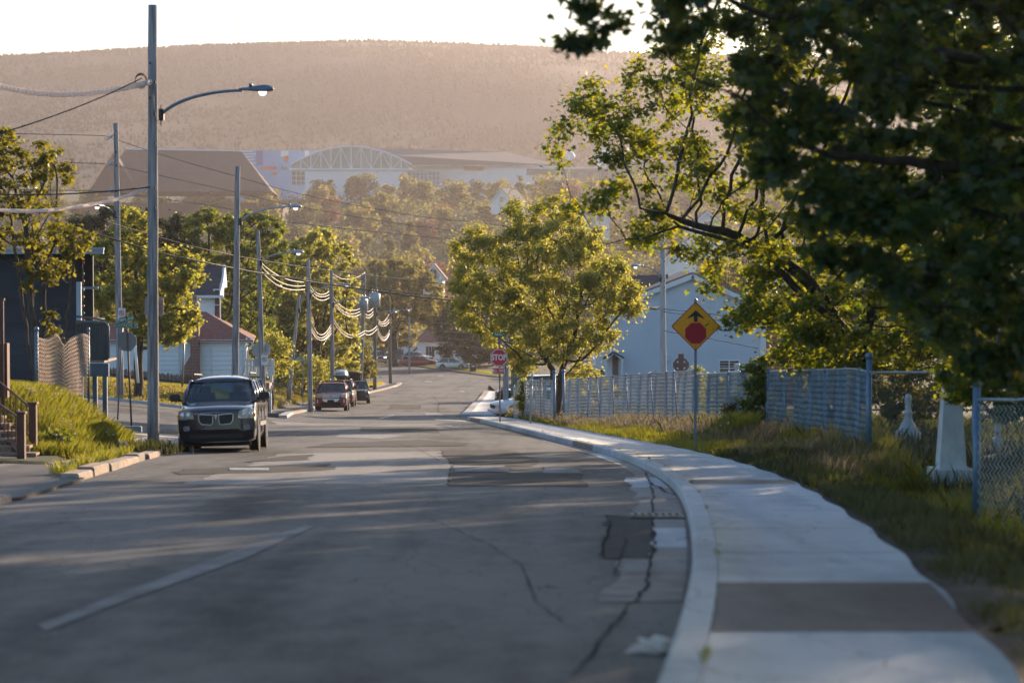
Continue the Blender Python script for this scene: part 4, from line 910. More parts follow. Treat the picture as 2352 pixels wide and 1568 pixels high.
grass('grass', 'mown sunlit lawn beyond the side street', scatter(60000, lambda y: (y * 0 - 22, y * 0 - 9.5), 104.5, 124, 12), .10, .035, M['blade_lawn'], 12)
grass('grass', 'sunlit rough grass behind the parked maroon crossover', scatter(52000, lambda y: (y * 0 - 26, LK(y) - 1.7), 124, 246, 13, hf=tuft(.5, .4)), .30, .06, M['blade_lawn'], 13)
grass('grass', 'bright bank grass beside the railing house', scatter(9000, lambda y: (LK(y) - 6, LK(y) - 1.8), 112, 140, 14), .28, .03, M['blade'], 14)
def farlawn(n, seed):
    r = np.random.RandomState(seed); x = r.uniform(-14, 16, n); y = Fk(x) + 4.2 + r.rand(n) * 7; return np.stack([x, y, G(x, y)], 1)
grass('grass', 'strip of lawn below the far red saloon and white hatchback', farlawn(16000, 15), .16, .08, M['blade'], 15)
grass('grass', 'pale dry stalks among the shaded verge grass', scatter(3500, lambda y: (RK(y) + 2.2, FXx(y) + .2), 40, 58, 21, hf=tuft(1.7, .1)), .55, .012, M['blade_dry'], 21)
grass('grass', 'thin weeds rooted in the joint between kerb and pavement', (lambda r: (lambda y: (lambda x: np.concatenate([np.stack([x, y, H(x, y) + KT], 1), (np.clip(np.sin(y * 1.7) + np.sin(y * 4.3) * .6 - .5, 0, 1))[:, None]], 1))(RK(y) + .245 + r.normal(0, .015, len(y))))(r.uniform(10, 80, 3500)))(np.random.RandomState(22)), .07, .008, M['blade'], 22)
# dandelion clocks and pale seed heads along the far fence
r = np.random.RandomState(5); mb = MB()
q = []
for k in range(95):
    y = r.uniform(56, 108); x = float(RK(y)) + 1.95 + r.rand() * max(.2, (float(FXx(y)) - float(RK(y)) - 2.3)); q.append((x, y, .25 + .25 * r.rand()))
for k in range(40): q.append((-9.2 - r.rand() * 1.3, 49 + r.rand() * 8, .2 + .2 * r.rand()))
for k in range(70): yy = r.uniform(150, 200); q.append((float(LK(yy)) - 2 - r.rand() * 5, yy, .35))
for (x, y, h) in q:
    z = float(G(x, y)) if not bool(hard(x, y)) else float(H(x, y)) + .05; rr_ = .022 if y < 120 else .05
    a = r.uniform(-.04, .04)
    mb.tube([(x, y, z), (x + a, y, z + h)], .003, 3, 0)
    mb.lathe([(rr_ * .2, -rr_), (rr_ * .85, -rr_ * .5), (rr_, 0), (rr_ * .8, rr_ * .6), (rr_ * .2, rr_)], (x + a, y, z + h + rr_), 6, 1)
tag(mb.build('wildflower', [M['blade_dry'], M['flower']], smooth=True), 'pale dandelion clocks scattered through the verge grass', 'wildflower', kind='stuff')
# ------------------------------------------------------------------ poles, lamps, wires
def lampset(T, base, tip, arm_r=.035, mat_='lamp_grey', big=True, up=.5):
    """curved arm from base to the luminaire at tip (local coordinates of T), lamp head with lens"""
    b, t = Vector(base), Vector(tip); d = t - b; P = []
    for k in range(13):
        s = k / 12; P.append(b + Vector((d.x * (1 - math.cos(s * math.pi / 2)) * .55 + d.x * s * .45, d.y * s, d.z * math.sin(s * math.pi / 2))))
    mb = MB(); mb.tube(P, [arm_r * (1.15 - .25 * k / 12) for k in range(13)], 8)
    arm = mb.build('lamp_arm', M[mat_], T, smooth=True)
    mb = MB(); mb.box(b + Vector((0, 0, -.02)), (.11, .12, .26)); mb.tube([b + Vector((0, -.08, -.25)), b + Vector((0, -.08, .2))], .012, 5)
    mb.build('bracket', M['black'], T)
    h = Vector((d.x, d.y, 0)).normalized(); yaw = math.atan2(h.y, h.x); Rz = Matrix.Rotation(yaw, 4, 'Z')
    # head: an elongated shell, flat below
    prof = [(-.06, .045), (0, .055), (.06, .06), (.22, .085), (.36, .125), (.50, .145), (.62, .125), (.70, .07), (.73, .01)]
    vs = []; n = 12
    for x, r in prof:
        for j in range(n):
            q = 2 * math.pi * j / n; z = r * .72 * math.sin(q); z = max(z, -r * .38)
            vs.append((x, r * math.cos(q) * 1.05, z + .02))
    k = len(prof); fs = [(i * n + j, i * n + (j + 1) % n, (i + 1) * n + (j + 1) % n, (i + 1) * n + j) for i in range(k - 1) for j in range(n)] + [tuple(range(n)), tuple((k - 1) * n + j for j in range(n))]
    mb = MB(); mb.add(vs, fs); mb.lathe([(.045, 0), (.045, .07), (.03, .085)], (.20, 0, .07), 8)
    Mx = Matrix.Translation(t) @ Rz; mb.xf(Mx); mb.build('lamp_head', M[mat_], T, smooth=True)
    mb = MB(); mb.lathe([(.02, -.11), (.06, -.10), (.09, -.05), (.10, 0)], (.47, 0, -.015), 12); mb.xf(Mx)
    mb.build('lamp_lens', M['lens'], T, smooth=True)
def pole(name, label, top, base, r_top, r_bot, m='wood_pole', group=None, cat='utility pole'):
    """top, base: world points"""
    B = Vector(base); T = thing(name, label, cat, B, group=group); t = Vector(top) - B
    mb = MB(); n = 10; P = []; rr = []
    rs = random.Random(int(B.x * 100))
    for k in range(n + 1):
        s = k / n; P.append(t * s + Vector((rs.uniform(-.008, .008), 0, 0)) + Vector((0, 0, -.3 if k == 0 else 0))); rr.append(r_bot + (r_top - r_bot) * s)
    mb.tube(P, rr, 14); mb.build('shaft', M[m], T, smooth=True); return T, t
def loc(T, p): return Vector(p) - T.location
GL = 'wooden poles along the left side of the road'
# nearest pole
P1, t1 = pole('street_lamp_pole', 'nearest weathered wooden pole with curved lamp arm beside the black minivan', at(350, 12, 54), gp(352, 1037, 54), .098, .135, group=GL)
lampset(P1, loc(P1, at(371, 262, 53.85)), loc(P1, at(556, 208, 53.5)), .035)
mb = MB(); lp = loc(P1, at(322, 188, 53.8))
for k in range(5):
    a = k * .6; mb.tube([lp + Vector((math.cos(q * .52) * .13 + .02 * math.sin(a), .05 * math.cos(a) + math.cos(q * .52) * .05 * math.sin(a * 2), math.sin(q * .52) * .15 + .01 * k)) for q in range(13)], .006, 4)
mb.build('cable_coil', M['cable_black'], P1)
mb = MB(); mb.tube([loc(P1, at(351, 190, 53.86)), loc(P1, at(354, 240, 53.86)), loc(P1, at(352, 262, 53.86)), loc(P1, at(366, 285, 53.86))], .008, 4)
for v in (145, 188, 225, 262, 330, 432, 478): mb.box(loc(P1, at(344 if v % 2 else 356, v, 53.86)), (.03, .03, .05))
mb.tube([loc(P1, at(361, 640, 53.85)), loc(P1, at(362, 1000, 53.83))], .006, 4)
mb.build('hardware', M['black'], P1)
# pole on the side street with three insulated line wires
P9, t9 = pole('utility_pole', 'wooden pole behind the lawn maple carrying three insulated line wires', at(266, 283, 97), gp(276, 891, 97), .095, .15)
mb = MB()
for v in (318, 378, 440):
    a = loc(P9, at(262, v - 10, 96.9)); b = loc(P9, at(243, v + 5, 96.9)); mb.tube([a, b], .012, 5)
    for q in range(5): c = a.lerp(b, .25 + q * .13); mb.lathe([(.02, -.03), (.06, 0), (.02, .03)], c, 8, M=Matrix.Rotation(.8, 3, 'Y'))
mb.build('insulator', M['porcelain'], P9, smooth=True)
mb = MB()
for v in (300, 350, 380, 440, 500): mb.box(loc(P9, at(267, v, 96.88)), (.06, .03, .06))
mb.build('hardware', M['black'], P9)
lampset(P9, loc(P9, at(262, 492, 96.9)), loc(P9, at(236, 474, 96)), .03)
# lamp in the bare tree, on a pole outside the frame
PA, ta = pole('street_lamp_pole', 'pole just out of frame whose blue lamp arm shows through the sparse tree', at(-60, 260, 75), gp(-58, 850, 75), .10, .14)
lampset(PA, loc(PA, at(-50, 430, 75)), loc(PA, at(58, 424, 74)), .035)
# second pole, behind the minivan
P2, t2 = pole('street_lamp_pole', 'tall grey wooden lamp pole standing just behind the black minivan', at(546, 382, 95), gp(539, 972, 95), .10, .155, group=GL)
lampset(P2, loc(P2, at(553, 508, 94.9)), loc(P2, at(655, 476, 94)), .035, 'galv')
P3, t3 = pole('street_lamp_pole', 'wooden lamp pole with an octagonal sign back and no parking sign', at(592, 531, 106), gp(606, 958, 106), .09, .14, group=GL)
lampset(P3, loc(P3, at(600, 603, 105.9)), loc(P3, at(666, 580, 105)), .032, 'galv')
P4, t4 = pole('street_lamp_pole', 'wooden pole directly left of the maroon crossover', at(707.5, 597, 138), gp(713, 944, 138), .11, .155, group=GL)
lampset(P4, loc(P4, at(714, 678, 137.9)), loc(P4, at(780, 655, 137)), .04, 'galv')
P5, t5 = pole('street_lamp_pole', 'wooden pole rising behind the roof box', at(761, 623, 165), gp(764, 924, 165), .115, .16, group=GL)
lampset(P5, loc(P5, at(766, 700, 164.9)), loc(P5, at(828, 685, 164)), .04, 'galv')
P6, t6 = pole('utility_pole', 'pale leaning pole with a grey transformer', at(837, 626, 192), gp(827, 912, 192), .12, .17, group=GL)
P7, t7 = pole('street_lamp_pole', 'greenish treated pole with a transformer near the pavement curve', at(862.5, 627, 218), gp(861, 899, 218), .13, .18, 'wood_pole_green', group=GL)
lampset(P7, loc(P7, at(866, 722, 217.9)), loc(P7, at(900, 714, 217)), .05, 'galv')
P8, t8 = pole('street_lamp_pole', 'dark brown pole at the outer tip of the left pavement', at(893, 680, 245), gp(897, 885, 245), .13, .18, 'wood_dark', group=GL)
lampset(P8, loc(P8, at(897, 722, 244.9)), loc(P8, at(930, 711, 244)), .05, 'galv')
for (T_, u, v, Y) in ((P6, 833, 700, 191.5), (P7, 861, 690, 217.5)):
    c = loc(T_, at(u, v, Y)); mb = MB(); s = Y / 5553
    mb.lathe([(9 * s, -15 * s), (12.5 * s, -14 * s), (12.5 * s, 14 * s), (11 * s, 16 * s), (3 * s, 18 * s)], c + Vector((0, -.25, 0)), 14)
    for dx in (-6, 0, 6): mb.lathe([(1.5 * s, 0), (2 * s, 3 * s), (1 * s, 6 * s), (.5 * s, 9 * s)], c + Vector((dx * s, -.25, 16 * s)), 6)
    mb.build('transformer', M['galv'], T_, smooth=True)
PL, tl_ = pole('street_lamp_pole', 'leaning pole on the bank beside the small green street sign', at(687, 676, 150), gp(663, 906, 150), .09, .15, 'wood_pole')
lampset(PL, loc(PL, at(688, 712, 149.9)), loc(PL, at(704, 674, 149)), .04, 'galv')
PF, tf = pole('utility_pole', 'slim pale pole in front of the far red saloon', at(940, 727, 300), gp(940, 862, 300), .10, .13)
PR, tr_ = pole('street_lamp_pole', 'whitish pole with crossarm standing before the grey blue house', at(1522, 540, 118), gp(1524, 940, 118), .115, .165, 'wood_pale' if 'wood_pale' in M else 'wood_pole')
c = loc(PR, at(1523, 570, 117.8)); mb = MB(); mb.box(c, (1.5, .11, .12)); 
for sx in (-1, 1): mb.tube([c + Vector((sx * .42, -.02, -.03)), c + Vector((0, -.05, -.55))], .015, 4)
mb.build('crossarm', M['lamp_grey'], PR)
mb = MB()
for dx in (-.66, .62): mb.lathe([(.03, .05), (.07, .10), (.085, .15), (.05, .2), (.06, .24), (.02, .27)], c + Vector((dx, 0, 0)), 8)
mb.build('insulator', M['porcelain'], PR, smooth=True)
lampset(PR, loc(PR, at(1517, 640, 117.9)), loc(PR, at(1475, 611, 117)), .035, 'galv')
mb = MB()
for v in (560, 600, 645, 660, 710, 716): mb.box(loc(PR, at(1526, v, 117.7)), (.06, .06, .06))
mb.build('hardware', M['black'], PR)
# two poles by the all way sign
PS, _ = pole('utility_pole', 'short grey post just behind the all way stop sign', at(1162, 720, 122), gp(1162, 938, 122), .12, .155)
PT, _ = pole('utility_pole', 'greenish treated pole carrying the orange notice', at(1179, 640, 128), gp(1181, 930, 128), .13, .17, 'wood_pole_green')
PX, _ = pole('utility_pole', 'distant crossarm pole in the valley above the middle maple', at(1072, 545, 420), gp(1072, 690, 420), .16, .2)
mb = MB(); mb.box(loc(PX, at(1072, 551, 419)), (3.0, .2, .22)); mb.build('crossarm', M['wood_pole'], PX)
PY, _ = pole('street_lamp_pole', 'distant thin lamp post in the valley beyond the crossarm pole', at(1602, 590, 400), gp(1602, 690, 400), .1, .14)
mast = MB(); a = at(547, -60, 2250); b = Vector((a.x, a.y, float(hillz(a.x, 2200)) - 10)); mast.tube([(0, 0, 0), (0, 0, a.z - b.z)], .32, 5)
for k in range(12): mast.box((0, 0, 4 + k * 5), (.9, .9, .25))
T = thing('radio_mast', 'thin radio mast on the hill top', 'mast', b); mast.build('lattice', M['steel'], T)
T = thing('radio_mast', 'tiny mast with dishes on the ridge left of the big maples', 'mast', (at(958, 105, 2230).x, 2230, float(hillz(at(958, 105, 2230).x, 2200)) - 6))
mb = MB(); mb.tube([(0, 0, 0), (0, 0, 13)], .4, 5); mb.lathe([(.5, -.6), (1.6, 0), (.5, .6)], (0, 0, 13), 8); mb.build('lattice', M['steel'], T)

def wire(label, pts, r, m='cable_black', group=None, spiral=False, name='cable', n=None):
    """pts: (column, row, depth) stations; a smooth curve through them. Spiral-wrapped when asked"""
    P = [at(*p) for p in pts]; out = []
    k = len(P); seg = n or max(8, int(48 / k))
    for i in range(k - 1):
        p0, p1, p2, p3 = P[max(i - 1, 0)], P[i], P[i + 1], P[min(i + 2, k - 1)]
        if i == 0: p0 = p1 * 2 - p2 + (p1 * 0)
        if i == k - 2: p3 = p2 * 2 - p1
        if k == 3:    # parabola through three points
            pass
        for q in range(seg):
            t = q / seg; out.append(.5 * ((2 * p1) + (p2 - p0) * t + (2 * p0 - 5 * p1 + 4 * p2 - p3) * t * t + (3 * p1 - p0 - 3 * p2 + p3) * t ** 3))
    out.append(P[-1])
    if k == 3:
        out = []
        A, B, C = P; L1 = (B - A).length; L2 = (C - B).length; tm = L1 / (L1 + L2)
        for q in range(33):
            t = q / 32; out.append(A * ((t - tm) * (t - 1) / (tm * 1.0)) + B * (t * (t - 1) / (tm * (tm - 1))) + C * (t * (t - tm) / (1 - tm)))
    o0 = out[0].copy(); T = tag_obj = None
    mb = MB()
    if spiral and m == 'cable_sleeve':
        # a wound strip of sleeve round a thin core
        dense = []
        for i in range(len(out) - 1):
            d = (out[i + 1] - out[i]).length; m_ = max(1, int(d / (spiral / 6)))
            for q in range(m_): dense.append(out[i].lerp(out[i + 1], q / m_))
        dense.append(out[-1]); t_ = MB(); t_.tube([p - o0 for p in dense], [r * (1 + .10 * math.sin(i * math.pi / 3)) for i in range(len(dense))], 9, cap=False)
        keep = [f for k_, f in enumerate(t_.f) if ((k_ % 9) / 9 - (k_ // 9) / 6) % 1.0 < .78]
        mb.v = t_.v; mb.f = keep; mb.m = [0] * len(keep)
    elif spiral:
        # fine resample, radius rippling like a wrap
        Q = [o0]; L = 0
        dense = []
        for i in range(len(out) - 1):
            d = (out[i + 1] - out[i]).length; m_ = max(1, int(d / (spiral / 4)))
            for q in range(m_): dense.append(out[i].lerp(out[i + 1], q / m_))
        dense.append(out[-1]); mb.tube([p - o0 for p in dense], [r * (1 + .17 * math.sin(i * math.pi / 2)) for i in range(len(dense))], 7)
    else: mb.tube([p - o0 for p in out], r, 5)
    o = mb.build(name, M[m], loc=o0, smooth=True); return tag(o, label, 'cable', group)
wire('upper thick pinkish wrapped cable sagging to the nearest pole from the left edge', [(-60, 178, 50), (130, 217, 52), (347, 188, 53.8)], .060, 'cable_sleeve', spiral=.11)
wire('lower thick pinkish cable reaching the nearest pole from the left edge', [(-60, 480, 50), (95, 484, 52), (250, 462, 53), (334, 434, 53.8)], .040, 'cable_sleeve', spiral=.9)
wire('black drop cable slanting down left from the coil on the nearest pole', [(325, 180, 53.7), (180, 245, 52), (-40, 318, 50)], .014)
wire('thin black cable sagging left from the nearest pole above the lower pinkish cable', [(344, 430, 53.8), (200, 443, 53), (-40, 444, 51)], .016)
for v, nm in ((309, 'top'), (373, 'middle'), (437, 'bottom')):
    wire(nm + ' wire running left from the insulators of the side street pole', [(243, v + 3, 96.9), (120, v, 96), (-60, v - 3, 95)], .014, 'cable_teal')
L1_ = [(245, 313, 97), (366, 354, 99), (517, 398, 101), (701, 448, 104), (958, 496, 109), (1166, 520, 113), (1300, 545, 115), (1502, 563, 118)]
wire('highest of three long wires crossing from the side street pole to the right crossarm', L1_, .013, 'cable_teal')
wire('second of three long wires crossing from the side street pole to the right crossarm', [(245, 376, 97), (517, 436, 101), (688, 475, 104), (954, 519, 109), (1250, 552, 114), (1542, 563, 118)], .013, 'cable_teal')
wire('lowest of three long wires crossing from the side street pole over the trees', [(247, 440, 97), (517, 478, 101), (634, 506, 103), (858, 532, 107), (1098, 554, 112), (1300, 565, 116), (1518, 580, 118)], .013, 'cable_teal')
wire('upper thick black cable crossing the street above the parked cars', [(230, 505, 90), (366, 545, 93), (459, 570, 95), (574, 593.5, 98), (759, 622, 103), (1023, 652.5, 110), (1200, 672, 113), (1515, 712, 118)], .022)
wire('thickest black cable crossing the street above the parked cars', [(200, 530, 90), (366, 580, 93), (459, 600, 95), (574, 623, 98), (759, 653.7, 103), (1033, 689.6, 110), (1250, 706, 114), (1515, 708, 118)], .034)
wire('thinner black cable just above the thickest street cable', [(574, 625, 98.2), (605, 629, 99), (759, 648, 103), (1033, 683, 110), (1250, 702, 114), (1515, 706, 118)], .016)
for k, (a, b, c_) in enumerate([((1527, 710), (1640, 722), (1760, 742)), ((1527, 716), (1620, 730), (1700, 745)), ((1527, 760), (1640, 780), (1740, 800))]):
    wire(['upper', 'middle', 'lower'][k] + ' black wire running right from the crossarm pole past the house', [(*a, 117.8), (*b, 112), (*c_, 106)], .018)
z5 = lambda x, y: ((1000 + x / 2.24) / 1.7415, (1000 + y / 2.24) / 1.7415)
def span(names, where, pts3, Ya, Yb, r=.028, sp=.11):
    for nm, (a, b, c_) in zip(names, pts3):
        a, b, c_ = z5(*a), z5(*b), z5(*c_)
        wire(f'{nm} pale wrapped cable {where}', [(*a, Ya), (*b, Ya + (Yb - Ya) * (b[0] - a[0]) / (c_[0] - a[0] + 1e-6)), (*c_, Yb)], r * .72, 'cable_pale', 'pale wrapped cables strung between the left poles', spiral=sp)
span(['upper', 'middle', 'lower'], 'from the sign back pole to the next pole', [((105, 120), (300, 250), (485, 288)), ((105, 150), (300, 300), (495, 318)), ((105, 195), (290, 335), (495, 350))], 106, 138, .030, .13)
span(['upper', 'middle', 'lower'], 'high from the crossover pole to the roof box pole', [((540, 325), (650, 398), (710, 368)), ((540, 355), (650, 420), (712, 398)), ((540, 380), (655, 450), (712, 425))], 138, 165, .034, .16)
span(['upper', 'second', 'third', 'lowest'], 'low from the crossover pole to the roof box pole', [((550, 640), (610, 748), (725, 665)), ((550, 690), (620, 785), (728, 690)), ((550, 715), (610, 800), (728, 720)), ((550, 730), (625, 806), (730, 745))], 138, 165, .034, .16)
span(['topmost'], 'from the tip of the roof box pole to the transformer pole', [((745, 215), (880, 263), (1030, 200))], 165, 192, .03, .16)
span(['upper', 'middle', 'lower'], 'high from the roof box pole to the transformer pole', [((750, 425), (900, 540), (1000, 515)), ((750, 460), (900, 572), (1000, 540)), ((752, 480), (890, 594), (1000, 568))], 165, 192, .036, .18)
span(['upper', 'lower'], 'low from the roof box pole to the transformer pole', [((752, 625), (880, 755), (1030, 720)), ((752, 650), (900, 785), (1030, 745))], 165, 192, .038, .18)
span(['upper', 'middle', 'lower'], 'high between the two transformer poles', [((1035, 545), (1075, 545), (1105, 515)), ((1035, 575), (1075, 580), (1105, 548)), ((1035, 598), (1080, 600), (1105, 572))], 192, 218, .04, .2)
span(['upper', 'lower'], 'low between the two transformer poles', [((1035, 725), (1090, 718), (1138, 680)), ((1035, 757), (1095, 748), (1138, 705))], 192, 218, .042, .2)
span(['upper', 'middle', 'lower'], 'high to the dark brown end pole', [((1150, 625), (1200, 640), (1246, 570)), ((1150, 645), (1200, 662), (1248, 620)), ((1150, 660), (1205, 680), (1248, 645))], 218, 245, .042, .22)
span(['upper', 'middle', 'lower'], 'low to the dark brown end pole', [((1142, 690), (1190, 782), (1252, 715)), ((1142, 715), (1190, 800), (1252, 740)), ((1142, 735), (1200, 812), (1250, 750))], 218, 245, .042, .22)
span(['hanging'], 'end below the roof box pole', [((650, 850), (675, 820), (725, 700))], 163, 165, .026, .16)
for k, (a, b) in enumerate([((900, 733), (1130, 745)), ((880, 748), (1120, 765)), ((900, 757), (1110, 782)), ((905, 775), (1140, 800))]):
    wire(['first', 'second', 'third', 'fourth'][k] + ' thin wire from the top over the far junction', [(*a, 245), ((a[0] + b[0]) / 2, (a[1] + b[1]) / 2 + 3, 200), (*b, 128)], .014, 'cable_teal')

# ------------------------------------------------------------------ lettering and signs
def text_mb(mb, s, size, c, m=0, ext=.003, bold=0.0, sx=1.0, M3=None):
    """letters standing in the xz plane, centred at c, facing -y"""
    cu = bpy.data.curves.new('t', 'FONT'); cu.body = s; cu.size = size; cu.align_x = 'CENTER'; cu.align_y = 'CENTER'; cu.extrude = ext; cu.offset = bold; cu.resolution_u = 3
    o = bpy.data.objects.new('t', cu); COL.objects.link(o); bpy.context.view_layer.update()
    me = o.to_mesh(); vs = []
    for v in me.vertices:
        p = Vector((v.co.x * sx, -v.co.z, v.co.y))
        if M3 is not None: p = M3 @ p
        vs.append(p + Vector(c))
    mb.add(vs, [tuple(p.vertices) for p in me.polygons], m); o.to_mesh_clear(); bpy.data.objects.remove(o); bpy.data.curves.remove(cu)
def octo(r, z=0, x=0): return [(x + r * math.cos(math.pi / 8 + k * math.pi / 4), z + r * math.sin(math.pi / 8 + k * math.pi / 4)) for k in range(8)]
def rrect(w_, h_, r, x=0, z=0, n=4):
    out = []
    for cx, cz, a0 in ((w_ / 2 - r, h_ / 2 - r, 0), (-w_ / 2 + r, h_ / 2 - r, 90), (-w_ / 2 + r, -h_ / 2 + r, 180), (w_ / 2 - r, -h_ / 2 + r, 270)):
        for k in range(n + 1): a = R(a0 + 90 * k / n); out.append((x + cx + r * math.cos(a), z + cz + r * math.sin(a)))
    return out
def ring_prism(mb, outer, inner, a, b, m):
    n = len(outer); vs = [(x, t, z) for t in (a, b) for x, z in outer] + [(x, t, z) for t in (a, b) for x, z in inner]
    fs = []
    for i in range(n):
        j = (i + 1) % n; fs += [(i, j, 2 * n + j, 2 * n + i), (n + j, n + i, 3 * n + i, 3 * n + j), (i, n + i, n + j, j), (2 * n + j, 3 * n + j, 3 * n + i, 2 * n + i)]
    mb.add(vs, fs, m)
# STOP AHEAD warning sign on its own post
Y = 53; b = at(1597, 1012, Y); b.z = float(G(b.x, Y)) + .02; s = Y / FPX
T = thing('warning_sign', 'orange diamond sign with black arrow over a red octagon on a steel post', 'road sign', b)
cz = at(1595, 749, Y).z - b.z; top = at(1595, 692, Y).z - b.z; hd = 57 * s
mb = MB(); mb.prism([(-.028, -.02), (.028, -.02), (.028, .02), (-.028, .02)], -.3, top, ax='z'); mb.lathe([(.04, top - .02), (.04, top + .04), (.03, top + .06)], (0, 0, 0), 8); mb.build('post', M['steel'], T)
dia = [(0, -hd), (hd, 0), (0, hd), (-hd, 0)]
def rdia(h, r=.05):
    out = []
    for k in range(4):
        a = R(k * 90 - 90); px, pz = math.cos(a) * h, math.sin(a) * h
        for q in (-1, -.5, 0, .5, 1):
            aa = a + q * R(45); out.append((px - math.cos(a) * r * 1.414 + math.cos(aa) * r, pz - math.sin(a) * r * 1.414 + math.sin(aa) * r))
    return out
mb = MB(); ring_prism(mb, [(x, z + cz) for x, z in rdia(hd)], [(x, z + cz) for x, z in rdia(hd - .028)], -.034, -.026, 1); mb.prism([(x, z + cz) for x, z in rdia(hd - .004)], -.031, -.022, 0)
mb.build('panel', [M['sign_yellow'], M['sign_dkred']], T)
mb = MB(); o_c = at(1595, 765, Y).z - b.z; mb.prism([(x, z + o_c) for x, z in octo(.248)], -.037, -.031); mb.build('octagon', M['sign_dkred'], T)
az_ = at(1595, 725, Y).z - b.z
mb = MB(); mb.prism([(-.04, -.13), (.04, -.13), (.04, -.005), (.185, -.065), (.185, -.05), (0, .125), (-.185, -.05), (-.185, -.065), (-.04, -.005)], -.037, -.031, c=(0, 0, az_ + .0)); mb.build('arrow', M['sign_black'], T)
for dz in (hd - .09, -hd + .10): mb = MB(); mb.lathe([(.014, 0), (.010, .008)], (0, -.032, cz + dz), 8, M=Matrix.Rotation(R(90), 3, 'X')); mb.build('bolt', M['black'], T)
# STOP sign with ALL-WAY plate
Y = 95; u0 = 1145.5; b = at(1169, 952, Y); b.z = float(H(b.x, Y)) + .1; s = Y / FPX
b = Vector((at(1146, 900, Y).x, Y, float(G(at(1146, 900, Y).x, Y))))
T = thing('stop_sign', 'red octagonal stop sign with an all way plate partly behind maple leaves', 'road sign', b)
c1 = at(1146, 821, Y).z - b.z; c2 = at(1146, 851.5, Y).z - b.z
mb = MB(); mb.tube([(.05, 0.03, -.3), (.02, .03, c1 + .75)], .03, 8); mb.build('post', M['rust_post'], T, smooth=True)
def stop_front(T, cz, r, words=True):
    mb = MB(); mb.prism(octo(r, cz), -.02, -.008, 0); ring_prism(mb, octo(r - .012, cz), octo(r - .038, cz), -.028, -.020, 1); 
    mb.build('octagon_plate', [M['sign_red'], M['sign_white']], T)
    if words:
        mb = MB(); text_mb(mb, 'STOP', r * .86, (0, -.026, cz), ext=.004, bold=.012, sx=.78); mb.build('lettering', M['sign_white'], T)
stop_front(T, c1, 21.5 * s)
W_, H_ = 29 * s, 15 * s
mb = MB(); mb.prism(rrect(W_, H_, .05, 0, c2), -.02, -.008, 0); ring_prism(mb, rrect(W_ - .02, H_ - .02, .045, 0, c2), rrect(W_ - .06, H_ - .06, .03, 0, c2), -.026, -.020, 1)
pl = mb.build('all_way_plate', [M['sign_red'], M['sign_white']], T)
mb = MB(); text_mb(mb, 'ALL - WAY', .155, (0, -.026, c2), ext=.004, bold=.005, sx=.62); mb.build('lettering', M['sign_white'], pl)
cs = at(1150, 768, Y).z - b.z
mb = MB(); mb.box((.03, .0, cs), (.52, .02, .17)); gs = mb.build('street_name_plate', M['sign_green'], T)
mb = MB(); text_mb(mb, 'TAYLOR', .13, (.03, -.014, cs), bold=.003, sx=.8); mb.build('lettering', M['sign_white'], gs)
mb = MB(); mb.box((.03, .02, (cs + c1 + 21.5 * s) / 2), (.16, .03, .26)); mb.build('mounting_plate', M['stone_grey'], T)
# orange notice on the treated pole
c = at(1171, 826, 127.6); T = thing('notice_board', 'orange share the road notice fixed to the treated pole', 'road sign', c)
mb = MB(); mb.box((.08, 0, -.02), (.64, .02, .62)); mb.build('panel', M['sign_orange'], T)
mb = MB(); text_mb(mb, 'THE ROAD', .12, (.08, -.014, -.24), ext=.002, bold=.002, sx=.8); text_mb(mb, 'SHARE', .12, (.08, -.014, .18), ext=.002, bold=.002, sx=.8); mb.build('lettering', M['sign_dkred'], T)
# street name post with stop sign seen from behind
Y = 71.8; s = Y / FPX; b = at(303, 986, Y); b.z = float(H(b.x, Y)) + .03
T = thing('street_name_sign', 'two green street name plates above the back of an octagonal sign on a thin post', 'street sign', b)
lean = (at(290, 700, Y).x - b.x)
zz = lambda v: at(300, v, Y).z - b.z
mb = MB(); mb.tube([(0, .0, -.2), (lean * .95, 0, zz(725))], .029, 8); mb.build('post', M['rust_post'], T, smooth=True)
xo = at(291, 784, Y).x - b.x
mb = MB(); mb.prism(octo(23.5 * s, zz(784), xo), .035, .045); mb.build('octagon_back', M['sign_back'], T)
xg = at(290.5, 747, Y).x - b.x
mb = MB(); mb.box((xg, -.03, zz(747)), (52 * s, .02, 12.5 * s)); g1 = mb.build('street_name_plate', M['sign_green'], T)
mb = MB(); text_mb(mb, 'GOODRIDGE  ST.', .132, (xg, -.044, zz(747.3)), bold=.003, sx=.70); 
for dz in (-1, 1): mb.box((xg, -.041, zz(747) + dz * 5.6 * s), (51 * s, .004, .008))
mb.build('lettering', M['sign_white'], g1)
xn = at(290, 733, Y).x - b.x; Mr = Matrix.Rotation(R(38), 3, 'Z'); Mt = Matrix.Rotation(R(-12), 3, 'Y')
mb = MB(); mb.box((xn, 0, zz(733)), (.46, .02, .16), M=Mt @ Mr); g2 = mb.build('street_name_plate', M['sign_green'], T)
mb = MB(); text_mb(mb, 'NEWTOWN  RD', .11, Vector((xn, 0, zz(733))) + Mt @ Mr @ Vector((0, -.014, 0)), bold=.003, sx=.56, M3=Mt @ Mr); mb.build('lettering', M['sign_white'], g2)
mb = MB(); mb.box((xg + .03, -.01, zz(738)), (.09, .05, .14)); mb.build('mounting_plate', M['galv'], T)
